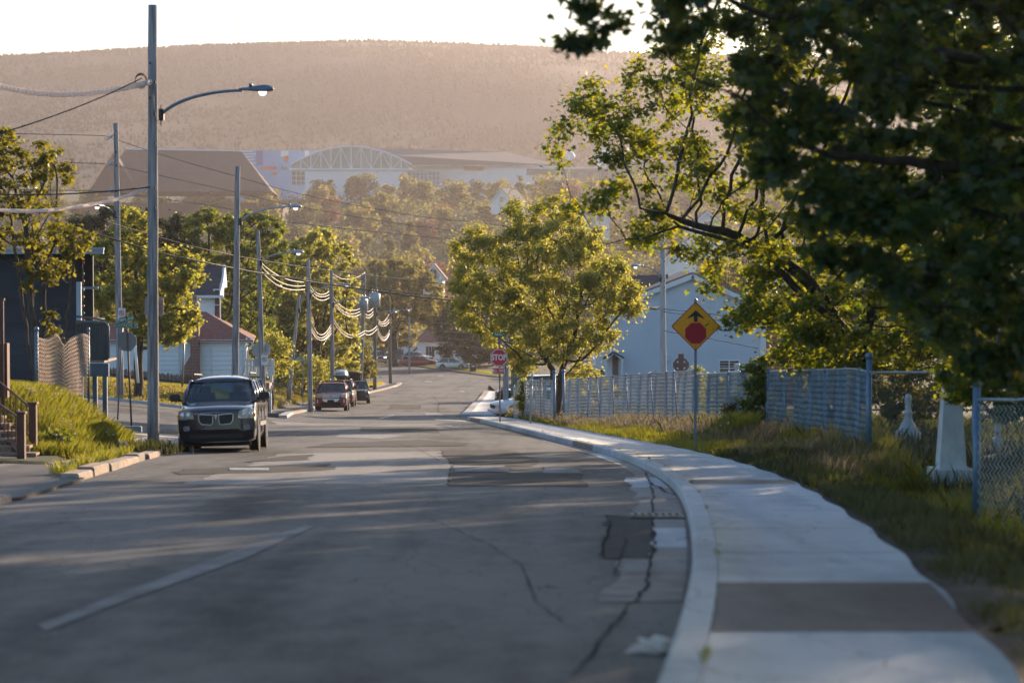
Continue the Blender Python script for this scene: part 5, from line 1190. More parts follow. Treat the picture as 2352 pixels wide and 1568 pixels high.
def no_parking(mb, c, w_, h_, M3=None, mw=0, mk=1, mr=2):
    M3 = M3 or Matrix.Identity(3); k = MB(); k.prism(rrect(w_, h_, w_ * .1), -.008, 0, mw)
    n = 20; r1, r2 = w_ * .38, w_ * .30; oc = [(r1 * math.cos(2 * math.pi * i / n), h_ * .08 + r1 * math.sin(2 * math.pi * i / n)) for i in range(n)]; ic = [(r2 * math.cos(2 * math.pi * i / n), h_ * .08 + r2 * math.sin(2 * math.pi * i / n)) for i in range(n)]
    ring_prism(k, oc, ic, -.016, -.008, mr); text_mb(k, 'P', w_ * .46, (0, -.012, h_ * .08), mk, bold=.002)
    k.box((0, -.017, h_ * .08), (w_ * .64, .004, w_ * .07), mr, M=Matrix.Rotation(R(45), 3, 'Y'))
    o = len(mb.v); mb.v += [tuple(M3 @ Vector(p) + Vector(c)) for p in k.v]; mb.f += [tuple(i + o for i in f) for f in k.f]; mb.m += k.m
Y = 80; b = at(270, 945, Y); b.z = float(H(b.x, Y)); T = thing('no_parking_sign', 'small no parking sign atop a leaning thin post behind the street name plates', 'road sign', b)
tp = at(283, 712, Y) - b; mb = MB(); mb.tube([(0, 0, 0), tp], .03, 8); mb.build('post', M['steel'], T, smooth=True)
mb = MB(); no_parking(mb, at(279, 721, Y - .06) - b, .24, .40, Matrix.Rotation(R(4), 3, 'Y')); mb.build('panel', [M['sign_white'], M['sign_black'], M['sign_red']], T)
# signs fixed to poles
c = at(598, 804, 106.25); T = thing('stop_sign', 'grey back of an octagonal sign on the pole beside the white railing', 'road sign', c)
mb = MB(); mb.prism(octo(22 * 106 / FPX), -.0, .012, c=(.05, 0, 0)); mb.build('octagon_back', M['sign_back'], T)
mb = MB(); mb.box((.05, 0, 0), (.5, .03, .04)); mb.build('strap', M['galv'], T)
c = at(607, 827, 105.8); T = thing('no_parking_sign', 'small white no parking sign low on the pole with the octagonal sign back', 'road sign', c)
mb = MB(); no_parking(mb, (0, 0, 0), .27, .42); mb.build('panel', [M['sign_white'], M['sign_black'], M['sign_black']], T)
c = at(604, 832, 106.3); T = thing('parking_sign', 'grey rectangular sign back behind the pole under the octagonal one', 'road sign', c)
mb = MB(); mb.prism(rrect(.75, .36, .04), 0, .012); mb.build('panel_back', M['sign_back'], T)
c = at(354, 704, 54.2); T = thing('parking_sign', 'pinkish rounded sign back fixed behind the nearest pole', 'road sign', c)
mb = MB(); mb.prism(rrect(.42, .42, .05), 0, .012); mb.build('panel_back', M['sign_back_pink'], T)
mb = MB(); mb.box((0, .0, .1), (.3, .03, .03)); mb.build('strap', M['galv'], T)
Y = 150; b = at(690, 900, Y); T = thing('street_name_sign', 'small distant green street name plate beside the leaning pole', 'street sign', Vector((b.x, Y, float(G(b.x, Y)))))
q = at(690, 826, Y).z - T.location.z
mb = MB(); mb.tube([(0.15, 0, -.1), (0.15, 0, q + .1)], .03, 6); mb.build('post', M['steel'], T)
mb = MB(); mb.box((0, 0, q), (.75, .02, .16), M=Matrix.Rotation(R(5), 3, 'Y')); g_ = mb.build('street_name_plate', M['sign_green'], T)
mb = MB(); text_mb(mb, 'CENTRAL ST NO', .12, (0, -.014, q), bold=.002, sx=.7, M3=Matrix.Rotation(R(5), 3, 'Y')); mb.build('lettering', M['sign_white'], g_)
# guy wire guards, stub pole, clothes post on the lawn
def post(label, u0, v0, u1, v1, Y, r, m, name='post', cat='post'):
    b = at(u1, v1, Y); t = at(u0, v0, Y) - b; T = thing(name, label, cat, b); mb = MB(); mb.tube([(0, 0, -.2), t], r, 8); mb.build('shaft', M[m], T, smooth=True); return T
post('yellow guard tube of a guy wire left of the lawn maple', 272, 775, 279, 882, 101, .035, 'sign_yellow', 'guy_guard', 'guy wire')
post('leaning teal and white guy wire guard right of the lawn maple trunk', 308, 770, 317, 868, 102, .06, 'siding_white', 'guy_guard', 'guy wire')
post('thin grey clothes post before the dark picket fence', 424, 740, 418, 893, 110, .05, 'galv', 'clothes_post')
post('white steel marker post before the middle fence', 1174 + 225 * .5742 * .0 + 1222 - 1174, 860, 1218, 962, 92, .035, 'galv', 'marker_post')
post('thin grey sign post behind the roof box', 793, 848, 793, 872, 172, .06, 'steel', 'sign_post')
# ------------------------------------------------------------------ vehicles
def wheel(T, x, y, r=.34, wd=.22, side=1, rimm='rim'):
    o = thing  # wheel group is a mesh with a child rim
    mb = MB(); Mr = Matrix.Rotation(R(90), 3, 'Y')
    mb.lathe([(r * .60, -wd / 2), (r * .93, -wd / 2), (r, -wd / 2 + .035), (r, wd / 2 - .035), (r * .93, wd / 2), (r * .60, wd / 2)], (x, y, r), 26, M=Mr)
    t = mb.build('tyre', M['tyre'], T, smooth=False)
    mb = MB(); xs_ = x + side * (wd / 2 - .02)
    mb.lathe([(r * .58, -.02), (r * .61, .01), (r * .55, .02), (r * .52, -.01), (.06, .0), (.05, .02), (.01, .02)], (xs_, y, r), 20, M=Matrix.Rotation(R(90) * side, 3, 'Y'))
    for k in range(5):
        a = k * 1.2566; mb.box((xs_ + side * .015, y + math.cos(a) * r * .3, r + math.sin(a) * r * .3), (.02, r * .55, .06), M=Matrix.Rotation(a, 3, 'X'))
    mb.build('rim', M[rimm], t, smooth=False)
def car(name, label, cat, loc_, rot, paint, S, detail='plain', group=None):
    """front at y=0 facing -y; S: L length, W width, H height, hood, belt, windshield and roof stations"""
    T = thing(name, label, cat, loc_, rot=rot, group=group)
    L, W, Ht = S['L'], S['W'], S['H']; hw = W / 2; P = M[paint]
    zl = S.get('low', .22); hf, hb = S['hood_f'], S['hood_b']; belt = S['belt']; dk = S.get('deck', belt)
    yw, yr0, yr1, yb = S['ws'], S['roof0'], S['roof1'], S['back']       # windshield foot, roof front, roof rear, rear window foot
    nose = S.get('nose', .10); bow = S.get('bow', .22)
    def fwd(x, y, z):
        y2 = y + bow * (abs(x) / hw) ** 2.4 * max(0, 1 - y / 1.3)
        y2 -= 0.12 * (abs(x) / hw) ** 2.4 * max(0, (y - (L - .9)) / .9)
        return (x, y2, z)
    def zt(y):
        if y < yw: t = y / yw; return hf + (hb - hf) * (t ** .75)
        if y < yb: return belt
        t = (y - yb) / max(.01, L - yb); return belt + (dk - belt) * min(1, t * 1.5) - .12 * t ** 3
    ys_ = [0, .04, .12, .3, .55, .85] + list(np.linspace(1.1, L - .8, 12)) + [L - .5, L - .25, L - .1, L - .03, L]
    def sec(y):
        e = 0
        if y < .12: e = (1 - y / .12) * .05
        if y > L - .12: e = (y - L + .12) / .12 * .06
        top = zt(y) - e * 1.0; w_ = hw - e * .6; q = zl + e * .6
        prof = [(w_ * .80, q), (w_ * .955, q + .07), (w_ * .985, q + .22), (w_, (q + top) * .5), (w_ * .99, top - .20), (w_ * .945, top - .07), (w_ * .84, top - .012), (w_ * .5, top + .012), (0, top + .022)]
        pp = [(x, z) for x, z in prof]; mm = [(-x, z) for x, z in prof[-2::-1]]; return pp + mm
    mb = MB(); secs = [sec(y) for y in ys_]; n = len(secs[0])
    vs = [fwd(x, y, z) for y, s_ in zip(ys_, secs) for x, z in s_]
    fs = [(i * n + j, i * n + j + 1, (i + 1) * n + j + 1, (i + 1) * n + j) for i in range(len(ys_) - 1) for j in range(n - 1)]
    mb.add(vs, fs)
    # end faces as grids so that they follow the bow
    for yi, yv in ((0, 0), (len(ys_) - 1, L)):
        s_ = secs[yi]; half = s_[:9]; rows = 9
        vv = []; nx = 11
        for (x, z) in half:
            for k in range(nx): xx = -x + 2 * x * k / (nx - 1); vv.append(fwd(xx, yv, z + (0 if x else 0)))
        mb.add(vv, [(i * nx + j, i * nx + j + 1, (i + 1) * nx + j + 1, (i + 1) * nx + j) for i in range(rows - 1) for j in range(nx - 1)])
    body = mb.build('body', P, T, smooth=True)
    # greenhouse
    rw = S.get('roofw', hw * .76); gw = hw * .90; zr = Ht - S.get('cap', .05); bz = belt - .03
    bot = [(-gw, yw), (gw, yw), (gw, yb), (-gw, yb)]; topp = [(-rw, yr0), (rw, yr0), (rw, yr1), (-rw, yr1)]
    def ringpts(c4, z, bowf):
        out = []
        (x0, y0), (x1, _), (x2, y2), (x3, _) = c4
        for k in range(9): t = k / 8; x = x0 + (x1 - x0) * t; out.append((x, y0 - bowf * (1 - (2 * t - 1) ** 2), z))
        for k in range(1, 8): t = k / 8; out.append((x1 + (x2 - x1) * t, y0 + (y2 - y0) * t, z))
        for k in range(9): t = k / 8; x = x2 + (x3 - x2) * t; out.append((x, y2 + bowf * .5 * (1 - (2 * t - 1) ** 2), z))
        for k in range(1, 8): t = k / 8; out.append((x3 + (x0 - x3) * t, y2 + (y0 - y2) * t, z))
        return out
    a = ringpts(bot, bz, .16); c = ringpts(topp, zr, .08); n = len(a); mid = [tuple((np.array(p) + np.array(q)) / 2 + np.array([.03 * np.sign(p[0]) * (abs(p[0]) > gw * .98), 0, 0])) for p, q in zip(a, c)]
    mb = MB(); mb.add(a + mid + c, [(i, (i + 1) % n, n + (i + 1) % n, n + i) for i in range(n)] + [(n + i, n + (i + 1) % n, 2 * n + (i + 1) % n, 2 * n + i) for i in range(n)])
    mb.build('window_glass', M['carglass'], T, smooth=True)
    # roof: bulged cap with a small overhang
    mb = MB(); nx, ny = 9, 9; vs = []
    for j in range(ny):
        for i in range(nx):
            s_, t = i / (nx - 1) * 2 - 1, j / (ny - 1); y = yr0 - .10 + (yr1 - yr0 + .16) * t; x = s_ * (rw + .035)
            y -= .07 * (1 - s_ * s_) * (1 - t); z = zr - .012 + (.012 + S.get('cap', .05)) * (1 - abs(s_) ** 3) * (1 - abs(2 * t - 1) ** 4); vs.append((x, y, z))
    k0 = len(vs); vs += [(x, y, z - .035) for x, y, z in vs]
    fs = [(j * nx + i, j * nx + i + 1, (j + 1) * nx + i + 1, (j + 1) * nx + i) for j in range(ny - 1) for i in range(nx - 1)]
    fs += [tuple(k0 + q for q in reversed(f)) for f in fs[:]]
    bd = [i for i in range(nx)] + [j * nx + nx - 1 for j in range(1, ny)] + [(ny - 1) * nx + i for i in range(nx - 2, -1, -1)] + [j * nx for j in range(ny - 2, 0, -1)]
    fs += [(bd[i], bd[(i + 1) % len(bd)], k0 + bd[(i + 1) % len(bd)], k0 + bd[i]) for i in range(len(bd))]
    mb.add(vs, fs)
    def pil(p, q, w_=.05): mb.tube([p, tuple((np.array(p) + np.array(q)) / 2 + np.array([.035 * np.sign(p[0]), 0, 0])), q], [w_ * 1.1, w_, w_], 6)
    for sx in (-1, 1):
        pil((sx * gw, yw + .02, bz), (sx * rw, yr0 + .02, zr), .045)
        for ty in S.get('pillars', [.38, .72]):
            pil((sx * gw, yw + (yb - yw) * (ty * .86 + .07), bz), (sx * rw, yr0 + (yr1 - yr0) * ty, zr), .045)
        pil((sx * gw, yb - .03, bz), (sx * rw, yr1 - .02, zr), .075)
    mb.build('roof', P, T, smooth=True)
    mb = MB(); mb.box((0, (yw + yb) / 2 + .05, belt + .038), (gw * 1.86, yb - yw - .25, .02)); mb.build('interior', M['under'], T)
    for sx in (-1, 1):
        mb = MB(); mb.box((sx * hw * .42, yw + 1.15, belt + .02), (.46, .16, .36), taper=.9); mb.box((sx * hw * .42, yw + 1.17, belt + .28), (.24, .10, .17), taper=.85); mb.build('seat', M['seat'], T, bevel=.02)
    mb = MB(); mb.box((0, yw + .30, belt - .01), (gw * 1.75, .5, .08)); mb.build('dashboard', M['under'], T, bevel=.02)
    mb = MB(); mb.tube([(hw * .42 + .17 * math.cos(a), yw + .62 + .05 * math.sin(a), belt + .03 + .16 * math.sin(a)) for a in np.linspace(0, 2 * math.pi, 17)], .014, 5); mb.build('steering_wheel', M['black'], T, smooth=True)
    # under and wheel arches
    mb = MB(); mb.box((0, L / 2, zl + .02), (W * .84, L - .5, .16)); mb.build('underbody', M['under'], T)
    wr = S.get('wr', .34); wy = (S.get('wf', .92), L - S.get('wrr', 1.0))
    mb = MB()
    for sx in (-1, 1):
        for y in wy: mb.lathe([(wr + .075, -.012), (wr + .075, .012)], (sx * (hw - .005), y + (bow * max(0, 1 - y / 1.3)) * 0, wr + .02), 22, M=Matrix.Rotation(R(90), 3, 'Y'))
    mb.build('wheel_arch', M['under'], T)
    for sx in (-1, 1):
        for y in wy: wheel(T, sx * (hw - .10), y, wr, .23, sx)
    # mirrors
    for sx in (-1, 1):
        mb = MB(); mw = S.get('mir', .24); x = sx * (hw + .02 + mw / 2); pts = rrect(mw, .17, .055); yy = yw + .28
        mb.prism(pts, -.05, .06, c=(x, yy, belt + .10)); mb.tube([(sx * (hw - .06), yy + .03, belt + .02), (x, yy + .02, belt + .06)], .03, 6)
        mb.build('mirror', M[S.get('mirpaint', 'black')], T, bevel=.02)
    def front(o, zo=0): # place a flat xz shape on the nose
        return o
    def face(poly, m, nm, y0=-.012, th=.02, parent=None):
        """flat polygon laid on the curved nose"""
        bm = bmesh.new(); vs_ = [bm.verts.new((x, 0, z)) for x, z in poly]; f = bm.faces.new(vs_); bmesh.ops.triangulate(bm, faces=bm.faces)
        for _ in range(3):
            es = [e for e in bm.edges if e.calc_length() > .10]
            if es: bmesh.ops.subdivide_edges(bm, edges=es, cuts=1); bmesh.ops.triangulate(bm, faces=bm.faces)
        vsx = [fwd(v.co.x, y0, v.co.z) for v in bm.verts]; ii = {v: i for i, v in enumerate(bm.verts)}; fsx = [tuple(ii[v] for v in f.verts) for f in bm.faces]; bm.free()
        mb = MB(); mb.add(vsx, fsx)
        be = {}
        for f in fsx:
            for i in range(3): e = (f[i], f[(i + 1) % 3]); be[e] = 1
        edge = [e for e in be if (e[1], e[0]) not in be]; k = len(mb.v); mb.v += [(x, y + th, z) for x, y, z in vsx]
        for a_, b_ in edge: mb.f.append((a_, b_, b_ + k, a_ + k)); mb.m.append(0)
        return mb.build(nm, M[m], parent or T)
    def tubeface(pts, r, m, nm, y0=-.02, closed=True):
        mb = MB(); q = [fwd(x, y0, z) for x, z in pts]
        if closed: q.append(q[0]); q.append(q[1])
        mb.tube(q, r, 6, cap=not closed); return mb.build(nm, M[m], T, smooth=True)
    fz = hf
    if detail == 'van':
        for sx in (-1, 1):
            pts = [(sx * .50, .775), (sx * .53, .935), (sx * .70, 1.00), (sx * .875, .975), (sx * .88, .79), (sx * .80, .765)]
            h = face(pts, 'headlight', 'headlight', -.03)
            mb = MB()
            for cx in (.62, .76): mb.lathe([(.075, 0), (.08, -.012), (.02, -.005)], fwd(sx * cx, -.035, .865), 14, M=Matrix.Rotation(R(90), 3, 'X'))
            mb.build('bulb_ring', M['chrome'], h, smooth=True)
            face([(sx * .845, .80), (sx * .90, .81), (sx * .90, .90), (sx * .85, .88)], 'amber', 'indicator', -.034)
            gpts = [(sx * .065, .865), (sx * .36, .885), (sx * .40, .86), (sx * .385, .72), (sx * .33, .655), (sx * .12, .635), (sx * .075, .67)]
            face(gpts, 'black', 'grille', -.030); tubeface(gpts, .011, 'chrome', 'grille_rim', -.034)
            face(rrect(.15, .115, .035, sx * .69, .565), 'stone_grey', 'fog_light', -.028)
        face([(-.035, .87), (.035, .87), (0, .755)], 'chrome', 'emblem', -.040); face([(-.014, .855), (.014, .855), (0, .785)], 'sign_red', 'emblem', -.046)
        face([(-.84, .50), (-.60, .47), (-.50, .53), (.50, .53), (.60, .47), (.84, .50), (.85, .33), (.70, .25), (-.70, .25), (-.85, .33)], 'under', 'bumper', -.05, .08)
        face([(-.62, .42), (.62, .42), (.60, .33), (-.60, .33)], 'black', 'lower_grille', -.058)
        # hood edge line, wipers, antenna, steering wheel seen through glass stays dark
        tubeface([(x / 10 * .76, .965 - .012 * abs(x / 10)) for x in range(-10, 11)], .006, 'black', 'hood_seam', -.006, False)
        mb = MB(); mb.tube([(.52, yr0 + .15, Ht - .01), (.53, yr0 + .28, Ht + .16)], .006, 5); mb.lathe([(.03, 0), (.02, .03)], (.52, yr0 + .15, Ht - .02), 8); mb.build('antenna', M['black'], T)
        mb = MB()
        for sx in (-1, 1): mb.tube([(sx * (rw - .03), yr0 + .3, Ht + .0), (sx * (rw - .03), yr0 + .5, Ht + .035), (sx * (rw - .03), yr1 - .4, Ht + .035), (sx * (rw - .03), yr1 - .2, Ht)], .018, 6)
        mb.build('roof_rail', M['black'], T, smooth=True)
        for sx in (-1, 1):
            mb = MB(); mb.box((sx * (hw + .003), L * .55, .62), (.014, L * .48, .10)); mb.build('side_moulding', M['black'], T)
            for dy in (.46, .66):
                mb = MB(); mb.box((sx * (hw + .012), L * dy, .93), (.03, .18, .035)); mb.build('door_handle', M['black'], T)
            for dy in (.235, .46, .70):
                mb = MB(); mb.box((sx * (hw - .003), L * dy, .70), (.012, .012, .72)); mb.build('door_seam', M['under'], T)
    if detail in ('suv_chrome', 'suv_box', 'suv_dark'):
        for sx in (-1, 1):
            h = face([(sx * .58, .84), (sx * .56, .97), (sx * .74, 1.02), (sx * .90, .99), (sx * .92, .86), (sx * .74, .80)], 'headlight', 'headlight', -.03)
        if detail == 'suv_chrome':
            for z in (.955, .885, .815): face(rrect(1.12 - (.955 - z) * .8, .038, .015, 0, z), 'chrome', 'grille_bar', -.04)
            face([(-.55, .98), (.55, .98), (.48, .70), (-.48, .70)], 'black', 'grille', -.02)
            face([(-.52, .73), (.52, .73), (.40, .58), (.22, .56), (-.22, .56), (-.40, .58)], 'chrome', 'bumper_trim', -.035)
            em = face([(.105 * math.cos(a / 8 * math.pi), .885 + .052 * math.sin(a / 8 * math.pi)) for a in range(16)], 'chrome', 'emblem', -.052)
            face([(.09 * math.cos(a / 8 * math.pi), .885 + .04 * math.sin(a / 8 * math.pi)) for a in range(16)], 'carpaint_slate', 'badge', -.058, parent=em)
            face(rrect(.40, .16, .02, 0, .60), 'under', 'plate_holder', -.055)
            for sx in (-1, 1): face(rrect(.05, .22, .02, sx * .78, .60), 'chrome', 'fog_trim', -.03)
            face([(-.62, .52), (.62, .52), (.55, .34), (-.55, .34)], 'under', 'lower_grille', -.03)
        else:
            face([(-.5, .94), (.5, .94), (.44, .80), (-.44, .80)], 'black', 'grille', -.03); face(rrect(1.0, .035, .015, 0, .93), 'chrome', 'grille_bar', -.04)
            face([(-.7, .56), (.7, .56), (.62, .36), (-.62, .36)], 'under', 'lower_grille', -.03); face(rrect(.34, .13, .02, 0, .66), 'under', 'plate_holder', -.04)
            for sx in (-1, 1): face(rrect(.16, .09, .03, sx * .70, .50), 'stone_grey', 'fog_light', -.034)
        face([(-.80, .34), (.80, .34), (.70, .22), (-.70, .22)], 'under', 'skid_plate', -.04)
        mb = MB()
        for sx in (-1, 1): mb.tube([(sx * (rw - .03), yr0 + .3, Ht), (sx * (rw - .03), yr0 + .45, Ht + .05), (sx * (rw - .03), yr1 - .4, Ht + .05), (sx * (rw - .03), yr1 - .25, Ht)], .02, 6)
        mb.build('roof_rail', M['black' if detail != 'suv_box' else 'galv'], T, smooth=True)
    if detail == 'plain':
        for sx in (-1, 1):
            face([(sx * .48, fz - .20), (sx * .48, fz - .08), (sx * .78, fz - .05), (sx * .82, fz - .18)], S.get('hl', 'headlight'), 'headlight', -.03)
            mb = MB(); mb.box((sx * (hw - .14), L + .0, belt - .22), (.30, .05, .15)); mb.build('tail_light', M['taillight'], T, bevel=.02)
        face([(-.4, fz - .10), (.4, fz - .10), (.36, fz - .26), (-.36, fz - .26)], 'black', 'grille', -.03)
        mb = MB(); mb.box((0, -.005, .36), (W * .8, .08, .12)); mb.build('bumper', M[S.get('bump', paint)], T, bevel=.03)
        for sx in (-1, 1):
            for dy in (.40, .60):
                mb = MB(); mb.box((sx * (hw + .008), L * dy, belt - .12), (.02, .14, .03)); mb.build('door_handle', M['black'], T)
    return T
def place(u, v, Y, dz=0): p = at(u, v, Y); return Vector((p.x, Y, float(H(p.x, Y)) + dz))
SL = lambda y: (float(g(y + 4)) - float(g(y))) / 4
VAN = dict(L=5.1, W=1.83, H=1.80, low=.20, hood_f=.97, hood_b=1.17, belt=1.18, ws=1.05, roof0=1.85, roof1=4.75, back=5.0, pillars=[.25, .58, .82], nose=.1, bow=.26, wr=.345, wf=.95, wrr=1.1, mir=.24, cap=.13, roofw=.70)
p = at(498, 1038, 55.6)
car('minivan', 'black minivan parked facing the camera beside the nearest pole', 'minivan', (p.x, 55.6, float(H(p.x, 55.6)) + .0), (math.atan(SL(56)), R(-1.6), R(2.6)), 'carpaint_black', VAN, 'van', group='cars parked along the left kerb')
SUV = dict(L=4.7, W=1.90, H=1.70, low=.26, hood_f=1.0, hood_b=1.12, belt=1.13, ws=1.0, roof0=1.75, roof1=4.2, back=4.6, pillars=[.33, .68], wr=.37, wf=.92, wrr=.95, bow=.22, mir=.23)
p = at(760, 946, 142)
car('crossover', 'maroon crossover with broad chrome grille parked beside the wooden pole', 'suv', (p.x, 142, float(H(p.x, 142))), (math.atan(SL(142)), R(-1), R(2.0)), 'carpaint_maroon', dict(SUV, mirpaint='black'), 'suv_chrome', group='cars parked along the left kerb')
p = at(778, 940, 155)
T = car('crossover', 'rusty red crossover under a roof box parked second in the row', 'suv', (p.x, 155, float(H(p.x, 155))), (math.atan(SL(155)), R(-1), R(1)), 'carpaint_rust', dict(SUV, W=1.88, H=1.72, mirpaint='black'), 'suv_box', group='cars parked along the left kerb')
T2 = thing('roof_box', 'grey roof box strapped on the rusty red crossover', 'roof box', T.location + Vector((-.02, 1.6, 1.84)), rz=R(1))
mb = MB(); prof = []
for j in range(9):
    t = j / 8; y = t * 1.9; w_ = .44 * (1 - .35 * (1 - min(1, t * 3)) ** 2); h_ = .36 * min(1, .55 + t * 1.2) * (1 - .3 * max(0, t - .7) / .3)
    prof.append([(w_ * math.copysign(abs(math.cos(a)) ** .6, math.cos(a)), y, .10 + h_ * abs(math.sin(a)) ** .7) for a in np.linspace(0, math.pi, 11)])
vs = [q for r_ in prof for q in r_]; n = 11
mb.add(vs, [(i * n + j, i * n + j + 1, (i + 1) * n + j + 1, (i + 1) * n + j) for i in range(8) for j in range(n - 1)] + [tuple(range(n)), tuple(8 * n + j for j in range(n))]); mb.build('lid', M['carpaint_silver'], T2, smooth=True)
mb = MB(); vs = [(x * 1.03, y, .10 - (.0 if k in (0,) else 0)) for k, (x, y, z) in enumerate([])]
mb.box((0, .95, .06), (.90, 1.85, .10), taper=1.05); mb.build('base', M['black'], T2, bevel=.03)
mb = MB(); [mb.box((0, yy, .0), (1.15, .05, .04)) for yy in (.4, 1.5)]; mb.build('crossbar', M['galv'], T2)
p = at(820, 931, 168)
car('crossover', 'dark compact crossover parked last in the row with silver roof light', 'suv', (p.x, 168, float(H(p.x, 168))), (math.atan(SL(168)), R(-1), R(4)), 'carpaint_dark', dict(SUV, L=4.3, W=1.78, H=1.60, hood_f=.92, hood_b=1.04, belt=1.06, mirpaint='black'), 'suv_dark', group='cars parked along the left kerb')
SED = dict(L=4.6, W=1.80, H=1.45, low=.22, hood_f=.72, hood_b=.95, belt=.95, deck=.98, ws=1.25, roof0=1.95, roof1=3.3, back=4.0, pillars=[.45], wr=.32, wf=.9, wrr=1.0, bow=.20, mir=.2)
def cp(u, v, Y, z=.14): q = at(u, v, Y); return (q.x, Y, q.z)
# far cars: placed on the kerbside forecourt beyond the junction
car('saloon', 'faded red saloon parked side on at the far corner', 'car', cp(1006, 841, 330), (0, 0, R(84)), 'carpaint_red', dict(SED, L=5.0), group='cars parked at the far corner')
car('saloon', 'silver saloon half hidden behind the far red saloon', 'car', cp(992, 831, 342), (0, 0, R(72)), 'carpaint_silver', SED, group='cars parked at the far corner')
car('pickup', 'slate blue pickup at the far left corner behind the lit car', 'pickup', cp(888, 826, 352), (0, 0, R(40)), 'carpaint_slate', dict(SUV, L=5.2, H=1.8), group='cars parked at the far corner')
car('crossover', 'grey crossover with a glowing headlight waiting at the far left corner', 'suv', cp(874, 835, 336), (0, 0, R(14)), 'carpaint_silver', dict(SUV, hl='headlit'), 'plain', group='cars parked at the far corner')
car('hatchback', 'white hatchback parked under the dark shaded tree', 'car', cp(1078, 848, 316), (0, 0, R(78)), 'carpaint_white', dict(SED, L=4.4, H=1.5, back=4.2, roof1=3.5, deck=1.0), group='cars parked at the far corner')
# cars on the cross street behind the stop sign
car('saloon', 'white car nosing out of the cross street below the stop sign', 'car', (at(1131, 950, 121).x, 121.5, float(H(0, 121.5))), (0, 0, R(-72)), 'carpaint_white', dict(SED, hood_f=.75), group='cars on the cross street')
car('suv', 'black suv with pale window trim behind the end of the fence', 'suv', (at(1148, 925, 134).x, 134, float(H(0, 134)) + .3), (0, 0, R(-62)), 'carpaint_black', dict(SUV, W=1.95, H=1.85), group='cars on the cross street')
# dark pickup on the left yard
car('pickup', 'dark pickup in the yard behind the leaning pole', 'pickup', cp(668, 889, 172), (0, 0, R(-70)), 'under', dict(SUV, L=5.0, roof1=2.8, back=3.1), 'plain')

# ------------------------------------------------------------------ houses
def siding(mb, xl, xr, z0, z1, y, pitch=.115, lap=.018, m=0):
    """lapped boards in the xz plane facing -y; xl(z), xr(z) the wall's edges"""
    z = z0
    while z < z1 - .01:
        zt = min(z + pitch, z1); a0, b0, a1, b1 = xl(z), xr(z), xl(zt), xr(zt)
        if b0 - a0 > .02:
            if b1 - a1 < .005: a1 = b1 = (a1 + b1) / 2
            mb.add([(a0, y - lap, z), (b0, y - lap, z), (b1, y, zt), (a1, y, zt), (a0, y, z), (b0, y, z)], [(0, 1, 2, 3), (4, 5, 1, 0)], m)
        z = zt
def window(T, x, z, w_, h_, y, panes=(2, 1), name='window'):
    mb = MB(); f = .07
    for sx in (-1, 1): mb.box((x + sx * (w_ / 2), y - .05, z), (f, .10, h_ + f))
    for sz in (-1, 1): mb.box((x, y - .052, z + sz * h_ / 2), (w_ + f * 1.6, .11, f))
    for k in range(1, panes[0]): mb.box((x - w_ / 2 + w_ * k / panes[0], y - .045, z), (f * .9, .08, h_ - f))
    for k in range(1, panes[1]): mb.box((x, y - .042, z - h_ / 2 + h_ * k / panes[1]), (w_ - f, .07, f * .6))
    fr = mb.build(name, M['trim'], T); mb = MB(); mb.box((x, y - .01, z), (w_ - .02, .03, h_ - .02)); mb.build('pane', M['glass'], fr); return fr
def slab_roof(T, p0, p1, p2, p3, th, m, name='roof'):
    """sloping slab through four points"""
    q = [Vector(p) for p in (p0, p1, p2, p3)]; nrm = (q[1] - q[0]).cross(q[3] - q[0]).normalized()
    if nrm.z < 0: nrm = -nrm
    mb = MB(); vs = [p + nrm * th for p in q] + q; mb.add(vs, [(0, 1, 2, 3), (7, 6, 5, 4), (0, 4, 5, 1), (1, 5, 6, 2), (2, 6, 7, 3), (3, 7, 4, 0)]); return mb.build(name, m, T)
# grey blue gabled house, right
Y = 138; s = Y / FPX; X = lambda u: at(u, 700, Y).x; Z = lambda v: at(1176, v, Y).z
xl_, xr_ = X(1398), X(1755); zb = Z(925) ; ze = Z(700); zr = Z(638); xm = X(1590)
T = thing('house', 'grey blue gabled house with white trim behind the cemetery fence', 'house', ((xl_ + xr_) / 2, Y, zb)); o = T.location
l = lambda x, z: (x - o.x, z - o.z)
xe_l, ze_l = l(xl_, Z(705)); xe_r, ze_r = l(xr_, Z(705)); xa, za = l(xm, Z(631))
mb = MB()
wl = lambda z: xe_l if z <= ze_l else xe_l + (xa - xe_l) * (z - ze_l) / (za - ze_l)
wr_ = lambda z: xe_r if z <= ze_r else xe_r + (xa - xe_r) * (z - ze_r) / (za - ze_r)
siding(mb, wl, wr_, -.3, za, 0, .16, .055)
dep = 9.0
mb.add([(xe_l, 0, -.3), (xe_l, dep, -.3), (xe_l, dep, ze_l), (xe_l, 0, ze_l), (xe_r, 0, -.3), (xe_r, dep, -.3), (xe_r, dep, ze_r), (xe_r, 0, ze_r)], [(0, 3, 2, 1), (4, 5, 6, 7), (1, 2, 6, 5)])
mb.build('wall', M['siding_blue'], T)
ov = .35; sl_l = (za - ze_l) / (xa - xe_l); sl_r = (za - ze_r) / (xe_r - xa)
